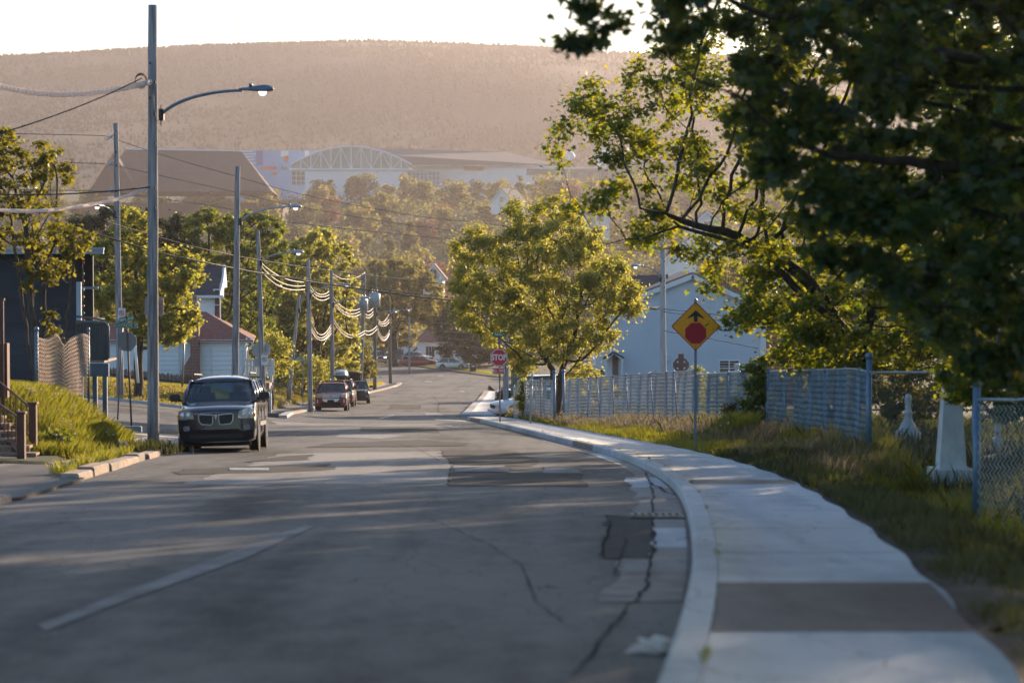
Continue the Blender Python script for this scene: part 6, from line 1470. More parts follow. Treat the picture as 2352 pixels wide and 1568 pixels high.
for (xe, ze_, sl_) in ((xe_l - .5, ze_l - .5 * sl_l, 1), (xe_r + .5, ze_r - .5 * sl_r, -1)):
    slab_roof(T, (xe, -ov, ze_ + .06), (xa, -ov, za + .06), (xa, dep + ov, za + .06), (xe, dep + ov, ze_ + .06), .10, M['roof_grey'])
    mb = MB(); n_ = Vector((xa - xe, 0, za - ze_)).normalized(); up_ = Vector((-n_.z, 0, n_.x)) * (1 if n_.x > 0 else -1)
    a = Vector((xe, -ov - .03, ze_ + .05)); b_ = Vector((xa, -ov - .03, za + .05)); w_ = up_ * -.26
    mb.add([a, b_, b_ + w_, a + w_, a + Vector((0, .03, 0)), b_ + Vector((0, .03, 0)), b_ + w_ + Vector((0, .03, 0)), a + w_ + Vector((0, .03, 0))], [(0, 1, 2, 3), (7, 6, 5, 4), (0, 4, 5, 1), (3, 2, 6, 7), (0, 3, 7, 4), (1, 5, 6, 2)])
    mb.build('bargeboard', M['trim'], T)
    mb = MB(); mb.add([a + w_ * .9 + Vector((0, .02, 0)), b_ + w_ * .9 + Vector((0, .02, 0)), b_ + w_ * .9 + Vector((0, ov, 0)), a + w_ * .9 + Vector((0, ov, 0))], [(0, 1, 2, 3)]); mb.build('soffit', M['trim'], T)
for xe in (xe_l + .05, xe_r - .05):
    mb = MB(); mb.box((xe, -.03, ze_l / 2 - .2), (.32, .09, ze_l - .1)); mb.build('corner_board', M['trim'], T)
x, z = l(X(1675), Z(845)); window(T, x, z, 46 * s, 36 * s, -.02, (2, 2))
x, z = l(X(1534), Z(824)); mb = MB(); mb.box((x, -.06, z), (.30, .12, .30)); mb.box((x, -.13, z), (.2, .03, .18)); mb.build('dryer_vent', M['trim_blue'], T)
mb = MB()
for uu in (1642, 1651): x, z = l(X(uu), Z(668)); mb.tube([(x, 1.5, z - .6), (x, 1.5, z + .35)], .06, 8)
mb.build('vent_pipe', M['black'], T)
# side wing with its darker roof on the left, porch hood, windows
x0, z0 = l(X(1405), Z(645)); x1, _ = l(X(1560), 0)
xw, zw = l(X(1372), Z(705))
slab_roof(T, (xw - .2, 2.0, zw + .0), (xa - 1.0, 2.0, zw - .05), (xa - 1.0, 6.0, za - .1), (xw - .2, 6.0, za - .25), .10, M['roof_dark'], 'wing_roof')
slab_roof(T, (xw - .2, 10.0, zw + .0), (xa - 1.0, 10.0, zw), (xa - 1.0, 6.0, za - .1), (xw - .2, 6.0, za - .25), .10, M['roof_dark'], 'wing_roof')
mb = MB(); siding(mb, lambda z: xw, lambda z: xe_l, -.3, zw, 2.3, .16, .055); mb.add([(xw, 2.3, -.3), (xw, 9.6, -.3), (xw, 9.6, zw), (xw, 2.3, zw)], [(0, 1, 2, 3)]); mb.build('wing_wall', M['siding_white'], T)
x, z = l(X(1385), Z(880)); window(T, x, z, .5, 1.4, 2.28, (1, 2)); x, z = l(X(1384), Z(745)); window(T, x, z, .45, 1.3, 2.28, (1, 2))
px, pz = l(X(1407), Z(814))
mb = MB(); mb.add([(px - .5, -1.1, pz - .22), (px + .15, -1.1, pz + .12), (px + .62, -1.1, pz - .16), (px - .5, .1, pz - .22), (px + .15, .1, pz + .12), (px + .62, .1, pz - .16)], [(0, 1, 4, 3), (1, 2, 5, 4), (3, 4, 1, 0)]); 
mb = MB()
for (A, B) in (((px - .55, pz - .24), (px + .05, pz + .10)), ((px + .05, pz + .10), (px + .62, pz - .2))):
    mb.add([(A[0], -1.1, A[1]), (B[0], -1.1, B[1]), (B[0], .0, B[1]), (A[0], .0, A[1]), (A[0], -1.1, A[1] + .08), (B[0], -1.1, B[1] + .08), (B[0], .0, B[1] + .08), (A[0], .0, A[1] + .08)], [(0, 1, 2, 3), (4, 7, 6, 5), (0, 4, 5, 1), (1, 5, 6, 2), (2, 6, 7, 3), (3, 7, 4, 0)])
ph = mb.build('porch_roof', M['roof_dark'], T)
mb = MB(); mb.prism([(px - .5, pz - .38), (px + .05, pz + .07), (px + .58, pz - .34), (px + .58, pz - .22), (px + .05, pz + .09), (px - .5, pz - .24)], -1.13, -1.09)
mb.tube([(px + .4, -1.0, pz - .3), (px + .4, -.05, pz - 1.1)], .03, 5); mb.box((px - .42, -1.0, pz - 1.2), (.12, .12, 1.9)); mb.box((px + .5, -1.0, pz - 1.2), (.12, .12, 1.9)); mb.build('porch_frame', M['trim'], T)
mb = MB(); mb.box((px - .05, -.03, pz - 1.2), (.75, .06, 2.0)); dr = mb.build('door', M['granite'], T)
mb = MB(); mb.box((px + .2, -.08, pz - 1.25), (.05, .05, .05)); mb.build('handle', M['chrome'], dr)
# brick house edge right of it
Y2 = 150; b = at(1800, 900, Y2); T = thing('house', 'reddish brick house glimpsed right of the grey blue house', 'house', (b.x + 2.5, Y2, b.z - .5))
mb = MB(); mb.box((0, 3, 2.6), (7.4, 6, 5.4)); mb.build('wall', M['brick'], T)
slab_roof(T, (-4, -.3, 5.25), (4, -.3, 5.25), (4, 3, 7), (-4, 3, 7), .1, M['roof_dark']); window(T, -2.0, 2.6, 1.2, 1.2, 0, (2, 1))
# white bungalow with red roof and brick chimney, left
Y = 124; s = Y / FPX; X = lambda u: at(u, 700, Y).x; Z = lambda v: at(1176, v, Y).z
T = thing('house', 'white bungalow with red roof and stepped brick chimney behind the picket fence', 'house', (X(450), Y, Z(905))); o = T.location; l = lambda u, v: (X(u) - o.x, Z(v) - o.z)
xl_, zb_ = l(160, 915); xr_, ze_ = l(566, 781)
mb = MB(); siding(mb, lambda z: xl_, lambda z: xr_, -.9, ze_, 0, .24, .045); mb.add([(xl_, 0, -.9), (xl_, 7, -.9), (xl_, 7, ze_), (xl_, 0, ze_), (xr_, 0, -.9), (xr_ - .7, 7, -.9), (xr_ - .7, 7, ze_), (xr_, 0, ze_)], [(0, 3, 2, 1), (4, 5, 6, 7)]); mb.build('wall', M['siding_white'], T)
mb = MB()
for u in (411, 486, 563): x = l(u, 0)[0]; mb.box((x, -.03, ze_ / 2 - .4), (.10, .06, ze_ + .8))
mb.box(((xl_ + xr_) / 2, -.28, ze_ - .03), (xr_ - xl_ + .8, .12, .12)); mb.build('trim_board', M['trim'], T)
xR, zR = l(440, 728)
mb = MB(); e0 = (xl_ - .4, -.35, ze_); e1 = (xr_ + .4, -.35, ze_); e2 = (xr_ - .3, 7.4, ze_); e3 = (xl_ - .4, 7.4, ze_); r0_ = (xl_ + 3.2, 3.5, zR + .2); r1_ = (xR + .3, 3.5, zR + .2)
mb.add([e0, e1, e2, e3, r0_, r1_, (xl_ - .4, -.35, ze_ - .06), (xr_ + .4, -.35, ze_ - .06), (xr_ - .3, 7.4, ze_ - .06), (xl_ - .4, 7.4, ze_ - .06)], [(0, 1, 5, 4), (1, 2, 5), (2, 3, 4, 5), (3, 0, 4), (0, 6, 7, 1), (1, 7, 8, 2), (9, 8, 7, 6)]); mb.build('roof', M['roof_red'], T)
c0 = l(449, 0)[0]; 
mb = MB(); zc = l(0, 700)[1]; w0 = 19 * s
x0, x1 = l(440, 0)[0], l(459, 0)[0]; xw0 = l(419, 0)[0]; zs1 = l(0, 816)[1]; zs2 = l(0, 850)[1]
mb.prism([(xw0, -.9), (x1, -.9), (x1, zc), (x0, zc), (x0, zs1), (xw0, zs2)], -.55, .0); ch_ = mb.build('chimney', M['brick'], T)
mb = MB(); cx = (x0 + x1) / 2; mb.prism([(x0 - .05, zc), (x1 + .05, zc), (x1 - .08, zc + .18), (x0 + .08, zc + .18)], -.6, .05); mb.lathe([(.12, zc + .15), (.14, zc + .2), (.12, zc + .26), (.14, zc + .32), (.12, zc + .38), (.15, zc + .46), (.06, zc + .5)], (cx, -.28, 0), 12); mb.build('chimney_pot', M['concrete_brown'], ch_, smooth=False)
mb = MB()
for (u, v) in ((566, 775), (576, 775)): x, z = l(u, v); mb.tube([(x, -.2, z), (x + .1, -.2, z - .35), (x - .15, -.1, z - .7), (x - .15, -.1, -.6)], .05, 6)
mb.build('downpipe', M['trim'], T, smooth=True)
# tall white house behind it
Y = 142; s = Y / FPX; X = lambda u: at(u, 700, Y).x; Z = lambda v: at(1176, v, Y).z
T = thing('house', 'two storey white house with dark roof showing above the red roofed bungalow', 'house', (X(470), Y, Z(890))); o = T.location; l = lambda u, v: (X(u) - o.x, Z(v) - o.z)
a0, z0 = l(405, 0)[0], -.5; a1 = l(497, 0)[0]; zt_ = l(0, 680)[1]
mb = MB(); siding(mb, lambda z: a0, lambda z: a1, z0, zt_, 0, .14, .02); mb.add([(a1, 0, z0), (a1 - .7, 6, z0), (a1 - .7, 6, zt_), (a1, 0, zt_)], [(0, 1, 2, 3)]); mb.build('wall', M['siding_white'], T)
xq, zq = l(506, 678); zrd = l(0, 650)[1]; zr2 = l(0, 625)[1]
slab_roof(T, (a0 - .5, -.5, zt_), (xq, -.5, zt_), (xq - .25, 1.6, zrd + .2), (a0 - .5, 1.6, zrd + .2), .1, M['roof_dark'])
slab_roof(T, (a0 - .5, 2.2, zrd), (l(501, 0)[0], 2.2, zrd), (l(492, 0)[0], 4.2, zr2 + .3), (a0 - .5, 4.2, zr2 + .3), .1, M['roof_dark'])
mb = MB(); mb.prism([(-.5, zt_ - .05), (1.6, zrd + .25), (1.6, zt_ - .05)], xq - .12, xq + .02, ax='x'); mb.prism([(1.8, zrd - .3), (3.2, zr2 + .45), (4.4, zrd - .3)], l(500, 0)[0] - .05, l(501, 0)[0] + .05, ax='x'); mb.box(((a0 + xq) / 2, -.5, zt_ - .02), (xq - a0 + .5, .1, .16)); mb.build('trim_board', M['trim'], T)
x, z = l(492, 700); window(T, x + .18, z, .35, 1.8, -.02, (1, 2)); x, z = l(442, 668 + 24); window(T, x, z, .55, .9, -.02, (1, 2))
# dark blue house at the left edge
Y = 64; s = Y / FPX; X = lambda u: at(u, 700, Y).x; Z = lambda v: at(1176, v, Y).z
T = thing('house', 'dark navy clapboard house with a pale blue fascia at the left edge', 'house', (X(60), Y, Z(905))); o = T.location; l = lambda u, v: (X(u) - o.x, Z(v) - o.z)
a0 = l(-350, 0)[0]; a1 = l(180, 0)[0]; zt_ = l(0, 580)[1]
mb = MB(); siding(mb, lambda z: a0, lambda z: a1, -.8, zt_, 0, .30, .04); ab = a1 - 9 * .19; mb.add([(a1, 0, -.8), (ab, 9, -.8), (ab, 9, zt_), (a1, 0, zt_)], [(0, 1, 2, 3)]); mb.build('wall', M['siding_navy'], T)
mb = MB(); xf0, xf1 = a0 - .5, l(244, 0)[0]
mb.box(((xf0 + xf1) / 2, -.35, l(0, 576)[1]), (xf1 - xf0, .08, .17)); mb.box(((xf0 + xf1) / 2, -.40, l(0, 571.5)[1]), (xf1 - xf0 + .04, .10, .05)); mb.build('fascia', M['trim_blue'], T)
mb = MB(); mb.prism([(xf0, -.3), (xf1, -.3), (xf1 - 1.8, 9), (xf0, 9)], zt_ - .01, zt_ + .09, ax='z'); mb.build('roof', M['roof_dark'], T)
mb = MB(); mb.box((l(182, 0)[0], -.04, zt_ / 2 - .75), (11 * s, .10, zt_ - .05)); mb.build('corner_board', M['trim_blue'], T)
q0, q1 = at(176, 735, 68) - o, at(214, 582, 68) - o; mb = MB(); mb.box(((q0.x + q1.x) / 2, 4.0, (q0.z + q1.z) / 2), (q1.x - q0.x, .1, q1.z - q0.z)); q2 = at(205, 661, 67.9) - o; mb.box((q2.x, 3.92, q2.z), (.5, .05, .07), 1); mb.build('rear_wing', [M['siding_navy'], M['trim_blue']], T)
# fairy lights down its corner
T = thing('string_lights', 'coloured fairy bulbs strung down the corner of the dark blue house', 'string lights', at(189, 590, 63.9)); cols = ['taillight', 'sign_green', 'taillight', 'trim_blue', 'sign_orange', 'taillight', 'sign_green']
mb = MB(); mb.tube([(0, 0, 0), (.02, 0, -.8), (0, 0, -1.6), (.01, 0, -2.0)], .006, 4); mb.build('wire', M['cable_black'], T)
for k, v in enumerate([602, 628, 645, 664, 681, 702, 718, 605 + 130]):
    mb = MB(); mb.lathe([(.012, .03), (.03, 0), (.026, -.03), (.008, -.06)], (.03, -.02, at(0, v, 63.9).z - T.location.z), 8); mb.build('bulb', M[cols[k % 7]], T, smooth=True)
# raised deck with corrugated panel
T = thing('deck', 'raised blue deck with a ribbed dark panel beside the dark house corner', 'deck', (X(225), 63.2, float(G(X(225), 63.2)))); o = T.location; l = lambda u, v: (X(u) - o.x, Z(v) - o.z)
x0, zt_ = l(187, 735); x1, zb_ = l(260, 829); mb = MB()
n = 17; w_ = (x1 - x0) / n; pts = []
for k in range(n): pts += [(x0 + k * w_, -.03), (x0 + k * w_ + w_ * .35, -.03), (x0 + k * w_ + w_ * .5, .03), (x0 + (k + 1) * w_ - w_ * .15, .03)]
pts += [(x1, -.03), (x1, .05), (x0, .05)]
mb.prism(pts, zb_ + .05, zt_ - .06, ax='z'); mb.build('ribbed_panel', M['corrugated'], T)
mb = MB(); mb.tube([(x0, -.02, zt_ - .02), (x1 - .08, -.02, zt_ - .05), (x1, -.02, zt_ - .14), (x1, -.02, zb_ + .1)], .04, 8); mb.tube([(x0, .0, zt_ + .12), (x1 - .15, .3, zt_ + .03)], .03, 6); mb.build('handrail', M['corrugated'], T, smooth=True)
bx, bz = l(222, 846); mb = MB(); mb.box(((x0 + l(260, 0)[0]) / 2, -.05, bz), (x1 - x0 + .04, .12, .34)); mb.build('beam', M['deck_blue'], T)
mb = MB(); mb.box(((x0 + x1) / 2 - .05, .9, bz + .22), (x1 - x0 - .1, 2.0, .06)); mb.build('floor', M['deck_wood'], T)
for (u, yy) in ((192, .35), (228, .1), (252, .0)):
    x = l(u, 0)[0]; mb = MB(); mb.box((x, yy, (bz - .8) / 2 - .1), (10 * s, .12, bz + .8)); mb.build('leg', M['deck_blue'], T)
# white railing porch with brick steps by the pole
Y = 112; s = Y / FPX; X = lambda u: at(u, 700, Y).x; Z = lambda v: at(1176, v, Y).z
T = thing('porch', 'white slatted railing porch on brick steps next to the pole with the sign back', 'porch', (X(592), Y, Z(945))); o = T.location; l = lambda u, v: (X(u) - o.x, Z(v) - o.z)
mb = MB(); x0, zt_ = l(560, 826); x1, zb_ = l(626, 862)
mb.box(((x0 + x1) / 2, 0, zt_), (x1 - x0, .10, .09)); mb.box(((x0 + x1) / 2, 0, zb_ + .02), (x1 - x0, .08, .09)); mb.box(((x0 + x1) / 2, 0, zt_ - .30), (x1 - x0, .06, .07))
for k in range(9): mb.box((x0 + (x1 - x0) * k / 8, 0, (zt_ + zb_) / 2), (.13, .05, zt_ - zb_))
mb.build('railing', M['trim'], T)
mb = MB(); x, zz_ = l(621, 0); mb.box((l(623, 0)[0], -.02, zt_ - .5), (.13, .13, 1.1)); mb.box((l(620, 0)[0], -.02, (l(0, 905)[1] + 0) / 2 - .1), (.13, .13, l(0, 900)[1] + .2)); mb.tube([(l(625, 0)[0], 0, l(0, 885)[1]), (l(619, 0)[0], 0, l(0, 905)[1])], .06, 6); mb.build('corner_post', M['trim'], T)
mb = MB(); xs0, xs1 = l(560, 0)[0], l(616, 0)[0]
for k in range(5): mb.box(((xs0 + xs1) / 2, .6 - k * .16, l(0, 893)[1] / 2 - k * .13 - .1), (xs1 - xs0, 1.2, l(0, 893)[1] - .2), )
mb.build('steps', M['brick'], T)
mb = MB(); mb.box(((xs0 + xs1) / 2, .6, l(0, 886)[1]), (xs1 - xs0 + .1, 1.3, .3)); mb.build('landing', M['deck_wood'], T)
# pale blue shed beyond the leaning pole
Y = 178; b = at(665, 880, Y); T = thing('shed', 'pale blue clapboard shed peeping out beyond the leaning pole', 'shed', (b.x, Y, b.z)); mb = MB(); siding(mb, lambda z: -1.6, lambda z: 1.5, -.5, 2.4, 0, .14, .02); mb.add([(1.5, 0, -.5), (1.5, 4, -.5), (1.5, 4, 2.4), (1.5, 0, 2.4)], [(0, 1, 2, 3)]); mb.build('wall', M['siding_white'], T)
slab_roof(T, (-1.9, -.3, 2.35), (1.8, -.3, 2.35), (1.8, 2, 3.3), (-1.9, 2, 3.3), .1, M['roof_dark'])
# far white houses at the corner
Y = 372; s = Y / FPX; X = lambda u: at(u, 700, Y).x; Z = lambda v: at(1176, v, Y).z
T = thing('house', 'pale sided house with a long dark sloping eave beyond the far junction', 'house', (X(950), Y, Z(835))); o = T.location; l = lambda u, v: (X(u) - o.x, Z(v) - o.z)
a0, a1 = l(905, 0)[0], l(1012, 0)[0]; zlo = l(0, 800)[1]; zhi = l(0, 740)[1]
mb = MB(); siding(mb, lambda z: a0, lambda z: a1, -.5, zlo, 0, .2, .02); siding(mb, lambda z: a0 + (a1 - a0) * (z - zlo) / (zhi - zlo), lambda z: a1, zlo, zhi, 0, .2, .02); mb.add([(a0, 0, -.5), (a0, 8, -.5), (a0, 8, zlo), (a0, 0, zlo)], [(0, 1, 2, 3)]); mb.build('wall', M['siding_white'], T)
slab_roof(T, (l(945, 0)[0], -.4, l(0, 812)[1]), (l(945, 0)[0], -.9, l(0, 812)[1]), (l(1000, 0)[0], -.9, l(0, 765)[1]), (l(1000, 0)[0], -.4, l(0, 765)[1]), .25, M['roof_dark'], 'eave')
slab_roof(T, (a0 - .5, -.3, zlo), (a1, -.3, zhi), (a1, 8, zhi), (a0 - .5, 8, zlo), .15, M['roof_grey']); x, z = l(920, 812); window(T, x, z, .9, 1.4, 0); x, z = l(928, 818); window(T, x + .9, z, .9, 1.2, 0)
T = thing('house', 'low far bungalow with brown roof behind the red saloon', 'house', (at(1010, 835, 358).x, 358, at(1010, 835, 358).z)); mb = MB(); siding(mb, lambda z: -3.3, lambda z: 4.2, -.5, 3.3, 0, .2, .02); mb.build('wall', M['siding_white'], T)
slab_roof(T, (-3.8, -.5, 3.2), (4.6, -.5, 3.2), (4.6, 3.5, 5.0), (-2.0, 3.5, 5.0), .15, M['roof_red']); window(T, -1.4, 1.8, 1.3, 1.6, 0, (3, 1)); window(T, 1.6, 1.8, 1.0, 1.4, 0, (2, 1))
T = thing('house', 'white walled house hidden behind the white hatchback', 'house', (at(1082, 838, 345).x, 345, at(1082, 838, 345).z)); mb = MB(); mb.box((0, 2, 1.6), (9, 4, 3.6)); mb.build('wall', M['siding_white'], T)
slab_roof(T, (-4.9, -.5, 3.35), (4.9, -.5, 3.35), (4.9, 2, 4.6), (-4.9, 2, 4.6), .15, M['roof_dark'])
for k in range(5): window(T, -3.2 + k * 1.5, 1.9, .7, 1.3, 0, (1, 1))
# gabled houses in the valley
def gable_house(label, u, v, Y, w_, wallm, roofm, rz=0, wh=4.5, rh=3.2, dep=9, dormer=False):
    b = at(u, v, Y); T = thing('house', label, 'house', (b.x, Y, b.z), rz=rz)
    mb = MB(); h_ = w_ / 2; mb.prism([(-h_, -3), (h_, -3), (h_, wh), (0, wh + rh), (-h_, wh)], 0, dep); mb.build('wall', M[wallm], T)
    for sx in (-1, 1): slab_roof(T, (sx * (h_ + .5), -.5, wh - .45), (0, -.5, wh + rh + .05), (0, dep + .5, wh + rh + .05), (sx * (h_ + .5), dep + .5, wh - .45), .22, M[roofm])
    for sx in (-1, 1):
        mb = MB(); mb.add([(sx * (h_ + .5), -.55, wh - .45), (0, -.55, wh + rh + .1), (0, -.55, wh + rh - .4), (sx * (h_ + .5), -.55, wh - .9)], [(0, 1, 2, 3)]); mb.build('bargeboard', M['trim'], T)
    window(T, 0, wh + .6, 1.3, 1.7, 0, (2, 2)); return T
gable_house('hazy house with a white outlined gable window above the middle maple', 1335, 530, 560, 6.5, 'siding_blue', 'roof_red', wh=1.2, rh=3.6)
gable_house('hazy smaller twin gable right of the white outlined gable', 1378, 525, 575, 4.6, 'siding_white', 'roof_red', wh=2.2, rh=3.0)
gable_house('tiny white outlined gable under the long wires left of the middle maple', 995, 645, 430, 3.6, 'siding_blue', 'roof_red', wh=.6, rh=2.3)
gable_house('white gable wall catching light among far trees below the long grey roof', 1152, 470, 760, 7.5, 'siding_white', 'roof_grey', wh=1.0, rh=4.0, rz=R(-28))
gable_house('pale gabled house beside the right crossarm pole', 1568, 600, 420, 5.2, 'siding_white', 'roof_grey', wh=1.0, rh=2.4)
gable_house('pale blue gable behind the long maple limb', 1625, 560, 480, 8, 'siding_white', 'roof_grey', wh=3, rh=3.5)
gable_house('white house with tall windows glimpsed through the right maple', 1790, 655, 330, 5, 'siding_white', 'roof_grey', wh=4, rh=2.2)
gable_house('small pale house low in the valley right of the crossarm pole', 1555, 625, 470, 5, 'siding_white', 'roof_red', wh=1.5, rh=2.2)
# ------------------------------------------------------------------ big buildings on the far slope
Y = 800; s = Y / FPX; X = lambda u: at(u, 400, Y).x; Z = lambda v: at(1176, v, Y).z
T = thing('hall', 'huge brown hipped roof building on the far slope behind the nearest pole', 'building', (X(400), Y, Z(450))); o = T.location; l = lambda u, v: (X(u) - o.x, Z(v) - o.z)
pts = lambda u, v, y: (l(u, v)[0], y, l(u, v)[1])
mb = MB(); mb.add([pts(258, 333, 30), pts(531, 338, 30), pts(625, 440, 0), pts(318, 440, 0), pts(600, 440, 60), pts(150, 440, 60), pts(150, 440, 20)], [(0, 1, 2, 3), (1, 4, 2), (0, 5, 4, 1)]); 
mb.add([pts(258, 333, 30), pts(318, 440, 0), pts(200, 440, 0)], [(0, 1, 2)]); mb.build('roof', M['hall_roof'], T)
mb = MB(); mb.prism([l(205, 440), l(262, 352), l(318, 440)], -1, 6); mb.build('gable', M['hall_roof'], T)
mb = MB(); mb.tube([pts(256, 333, 30), pts(532, 338, 30)], .35, 5); mb.build('ridge_cap', M['trim'], T)
mb = MB(); mb.box((0, 35, -7), (X(600) - X(150), 50, 10)); mb.build('wall', M['hall_roof'], T)
Y = 960; s = Y / FPX; X = lambda u: at(u, 400, Y).x; Z = lambda v: at(1176, v, Y).z
T = thing('warehouse', 'pale blue building with orange and navy wall panels left of the arched hall', 'building', (X(620), Y + 20, Z(430))); o = T.location; l = lambda u, v: (X(u) - o.x, Z(v) - o.z)
mb = MB(); a, b_ = l(530, 430), l(745, 340); mb.box(((a[0] + b_[0]) / 2, 15, (a[1] + b_[1]) / 2 - 5), (b_[0] - a[0], 30, b_[1] - a[1] + 10)); mb.build('wall', M['w_blue'], T)
for (u0, u1, v0, v1, m) in [(540, 568, 341, 344, 'trim'), (545, 575, 348, 350, 'trim'), (552, 570, 354, 356, 'trim'), (558, 572, 361, 363, 'trim'), (563, 578, 369, 371, 'trim'), (576, 592, 341, 375, 'w_navy'), (634, 652, 341, 355, 'trim'), (642, 652, 353, 366, 'w_orange'), (590, 624, 378, 385, 'w_orange'), (612, 626, 393, 398, 'w_orange'), (636, 641, 378, 385, 'glass'), (645, 649, 378, 385, 'glass'), (690, 700, 341, 360, 'trim')]:
    p0, p1 = l(u0, v1), l(u1, v0); mb = MB(); mb.box(((p0[0] + p1[0]) / 2, -.15, (p0[1] + p1[1]) / 2), (p1[0] - p0[0], .3, p1[1] - p0[1])); mb.build('wall_panel', M[m], T)
T = thing('arena', 'arena with a white arched truss front and long grey roof on the far slope', 'arena', (X(805), Y, Z(430))); o = T.location; l = lambda u, v: (X(u) - o.x, Z(v) - o.z)
def arc(u): t = (u - 668) / (945 - 668); return 379 - 42 * (1 - (2 * t - 1) ** 2)
us = np.linspace(668, 945, 25)
mb = MB(); mb.prism([l(668, 390), l(945, 390)] + [l(u, arc(u)) for u in us[::-1]], .5, 1.5); mb.build('gable_wall', M['w_green'], T)
mb = MB(); mb.tube([(*[l(u, arc(u))[0]], -.3, l(u, arc(u))[1]) for u in us], .45, 6); mb.tube([(l(666, 0)[0], -.3, l(0, 390)[1]), (l(947, 0)[0], -.3, l(0, 390)[1])], .5, 6)
n = 12
for k in range(n - 1):
    u = 668 + (945 - 668) * (k + 1) / n; mb.tube([(l(u, 0)[0], -.3, l(0, 390)[1]), (l(u, 0)[0], -.3, l(0, arc(u))[1])], .30, 5)
    u2 = 668 + (945 - 668) * (k + (2 if k % 2 == 0 else 0)) / n if k < n - 1 else u
    if k % 2 == 0: A, B = (u, arc(u)), (u2, 390)
    else: A, B = (u, 390), (668 + (945 - 668) * (k + 2) / n, arc(668 + (945 - 668) * (k + 2) / n))
    mb.tube([(l(A[0], 0)[0], -.3, l(0, A[1])[1]), (l(B[0], 0)[0], -.3, l(0, B[1])[1])], .22, 5)
mb.build('truss', M['trim'], T)
mb = MB(); a, b_ = l(700, 440), l(935, 392); mb.box(((a[0] + b_[0]) / 2, 3, (a[1] + b_[1]) / 2 - 4), (b_[0] - a[0], 6, b_[1] - a[1] + 8)); mb.build('front_wall', M['siding_white'], T)
for (u0, u1) in ((668, 700), (936, 1010)):
    mb = MB(); a, b_ = l(u0, 425), l(u1, 393); mb.box(((a[0] + b_[0]) / 2, 4, (a[1] + b_[1]) / 2), (b_[0] - a[0], 1, b_[1] - a[1])); gl_ = mb.build('window_wall', M['w_glass'], T)
    mb = MB(); nn = max(3, int((u1 - u0) / 9))
    for k in range(nn + 1): mb.box((a[0] + (b_[0] - a[0]) * k / nn, 3.4, (a[1] + b_[1]) / 2), (.25, .2, b_[1] - a[1]))
    for k in range(4): mb.box(((a[0] + b_[0]) / 2, 3.4, a[1] + (b_[1] - a[1]) * k / 3), (b_[0] - a[0], .2, .2))
    mb.build('mullion', M['trim'], gl_)
mb = MB(); q = lambda u, v, y: (l(u, v)[0], y, l(u, v)[1])
mb.add([q(820, 338, 25), q(1160, 340, 35), q(1290, 378, 8), q(940, 379, 2), q(805, 337, 2), q(1290, 378, 60), q(880, 355, 2)], [(0, 1, 2, 3, 6, 4), (1, 5, 2)]); mb.build('roof', M['roof_grey'], T)
mb = MB(); a, b_ = l(940, 450), l(1290, 379); mb.box(((a[0] + b_[0]) / 2, 20, (a[1] + b_[1]) / 2 - 4), (b_[0] - a[0], 24, b_[1] - a[1] + 8)); mb.build('side_wall', M['siding_white'], T)
mb = MB()
for (u0, u1, v0, v1) in ((1065, 1110, 381, 390), (1210, 1280, 386, 400)): a, b_ = l(u0, v1), l(u1, v0); mb.box(((a[0] + b_[0]) / 2, 7.8, (a[1] + b_[1]) / 2), (b_[0] - a[0], .6, b_[1] - a[1]))
mb.build('wall_panel', M['concrete_brown'], T)
def block(label, u0, u1, v0, v1, Y, m='siding_white', name='building', wins=0):
    a, b_ = at(u0, v1, Y), at(u1, v0, Y); T = thing(name, label, 'building', ((a.x + b_.x) / 2, Y, a.z)); h_ = b_.z - a.z; w_ = b_.x - a.x
    mb = MB(); mb.box((0, 6, h_ / 2 - 3), (w_, 12, h_ + 6)); mb.build('wall', M[m], T); mb = MB(); mb.box((0, 6, h_ + .3), (w_ + .6, 12.6, .6)); mb.build('parapet', M['trim'], T)
    for k in range(wins): window(T, -w_ / 2 + w_ * (k + .5) / wins, h_ * .55, w_ / wins * .55, h_ * .4, 0, (3, 3))
block('pale long low block behind the left tip of the big maples', 1290, 1420, 388, 425, 1010, 'concrete_brown', wins=4)
block('taller hazy block with big windows behind the maple branches', 1395, 1560, 372, 425, 1000, 'concrete_brown', wins=5)
block('narrow pale tower block above the hazy blocks', 1370, 1405, 338, 385, 1040, 'siding_white')
b = at(1308, 372, 980); T = thing('satellite_dish', 'large satellite dish on a short mast beside the long grey roof', 'dish', b)
mb = MB(); mb.lathe([(.3, .5), (1.6, .15), (2.3, -.35), (2.2, -.4), (1.5, .05), (.3, .35)], (0, 0, 2.4), 20, M=Matrix.Rotation(R(70), 3, 'X')); mb.build('reflector', M['trim'], T, smooth=True); mb = MB(); mb.tube([(0, 0, -4), (0, 0, 2.2)], .3, 6); mb.build('mast', M['galv'], T)
T = thing('street_lamp_pole', 'tiny far street lamp beside the white gable wall', 'street lamp', at(1170, 500, 700)); mb = MB(); mb.tube([(0, 0, -3), (0, 0, 7.5), (.5, 0, 8.2), (2.6, 0, 8.3)], .13, 5); mb.build('shaft', M['galv'], T); mb = MB(); mb.box((3, 0, 8.3), (1, .4, .2)); mb.build('lamp_head', M['galv'], T)

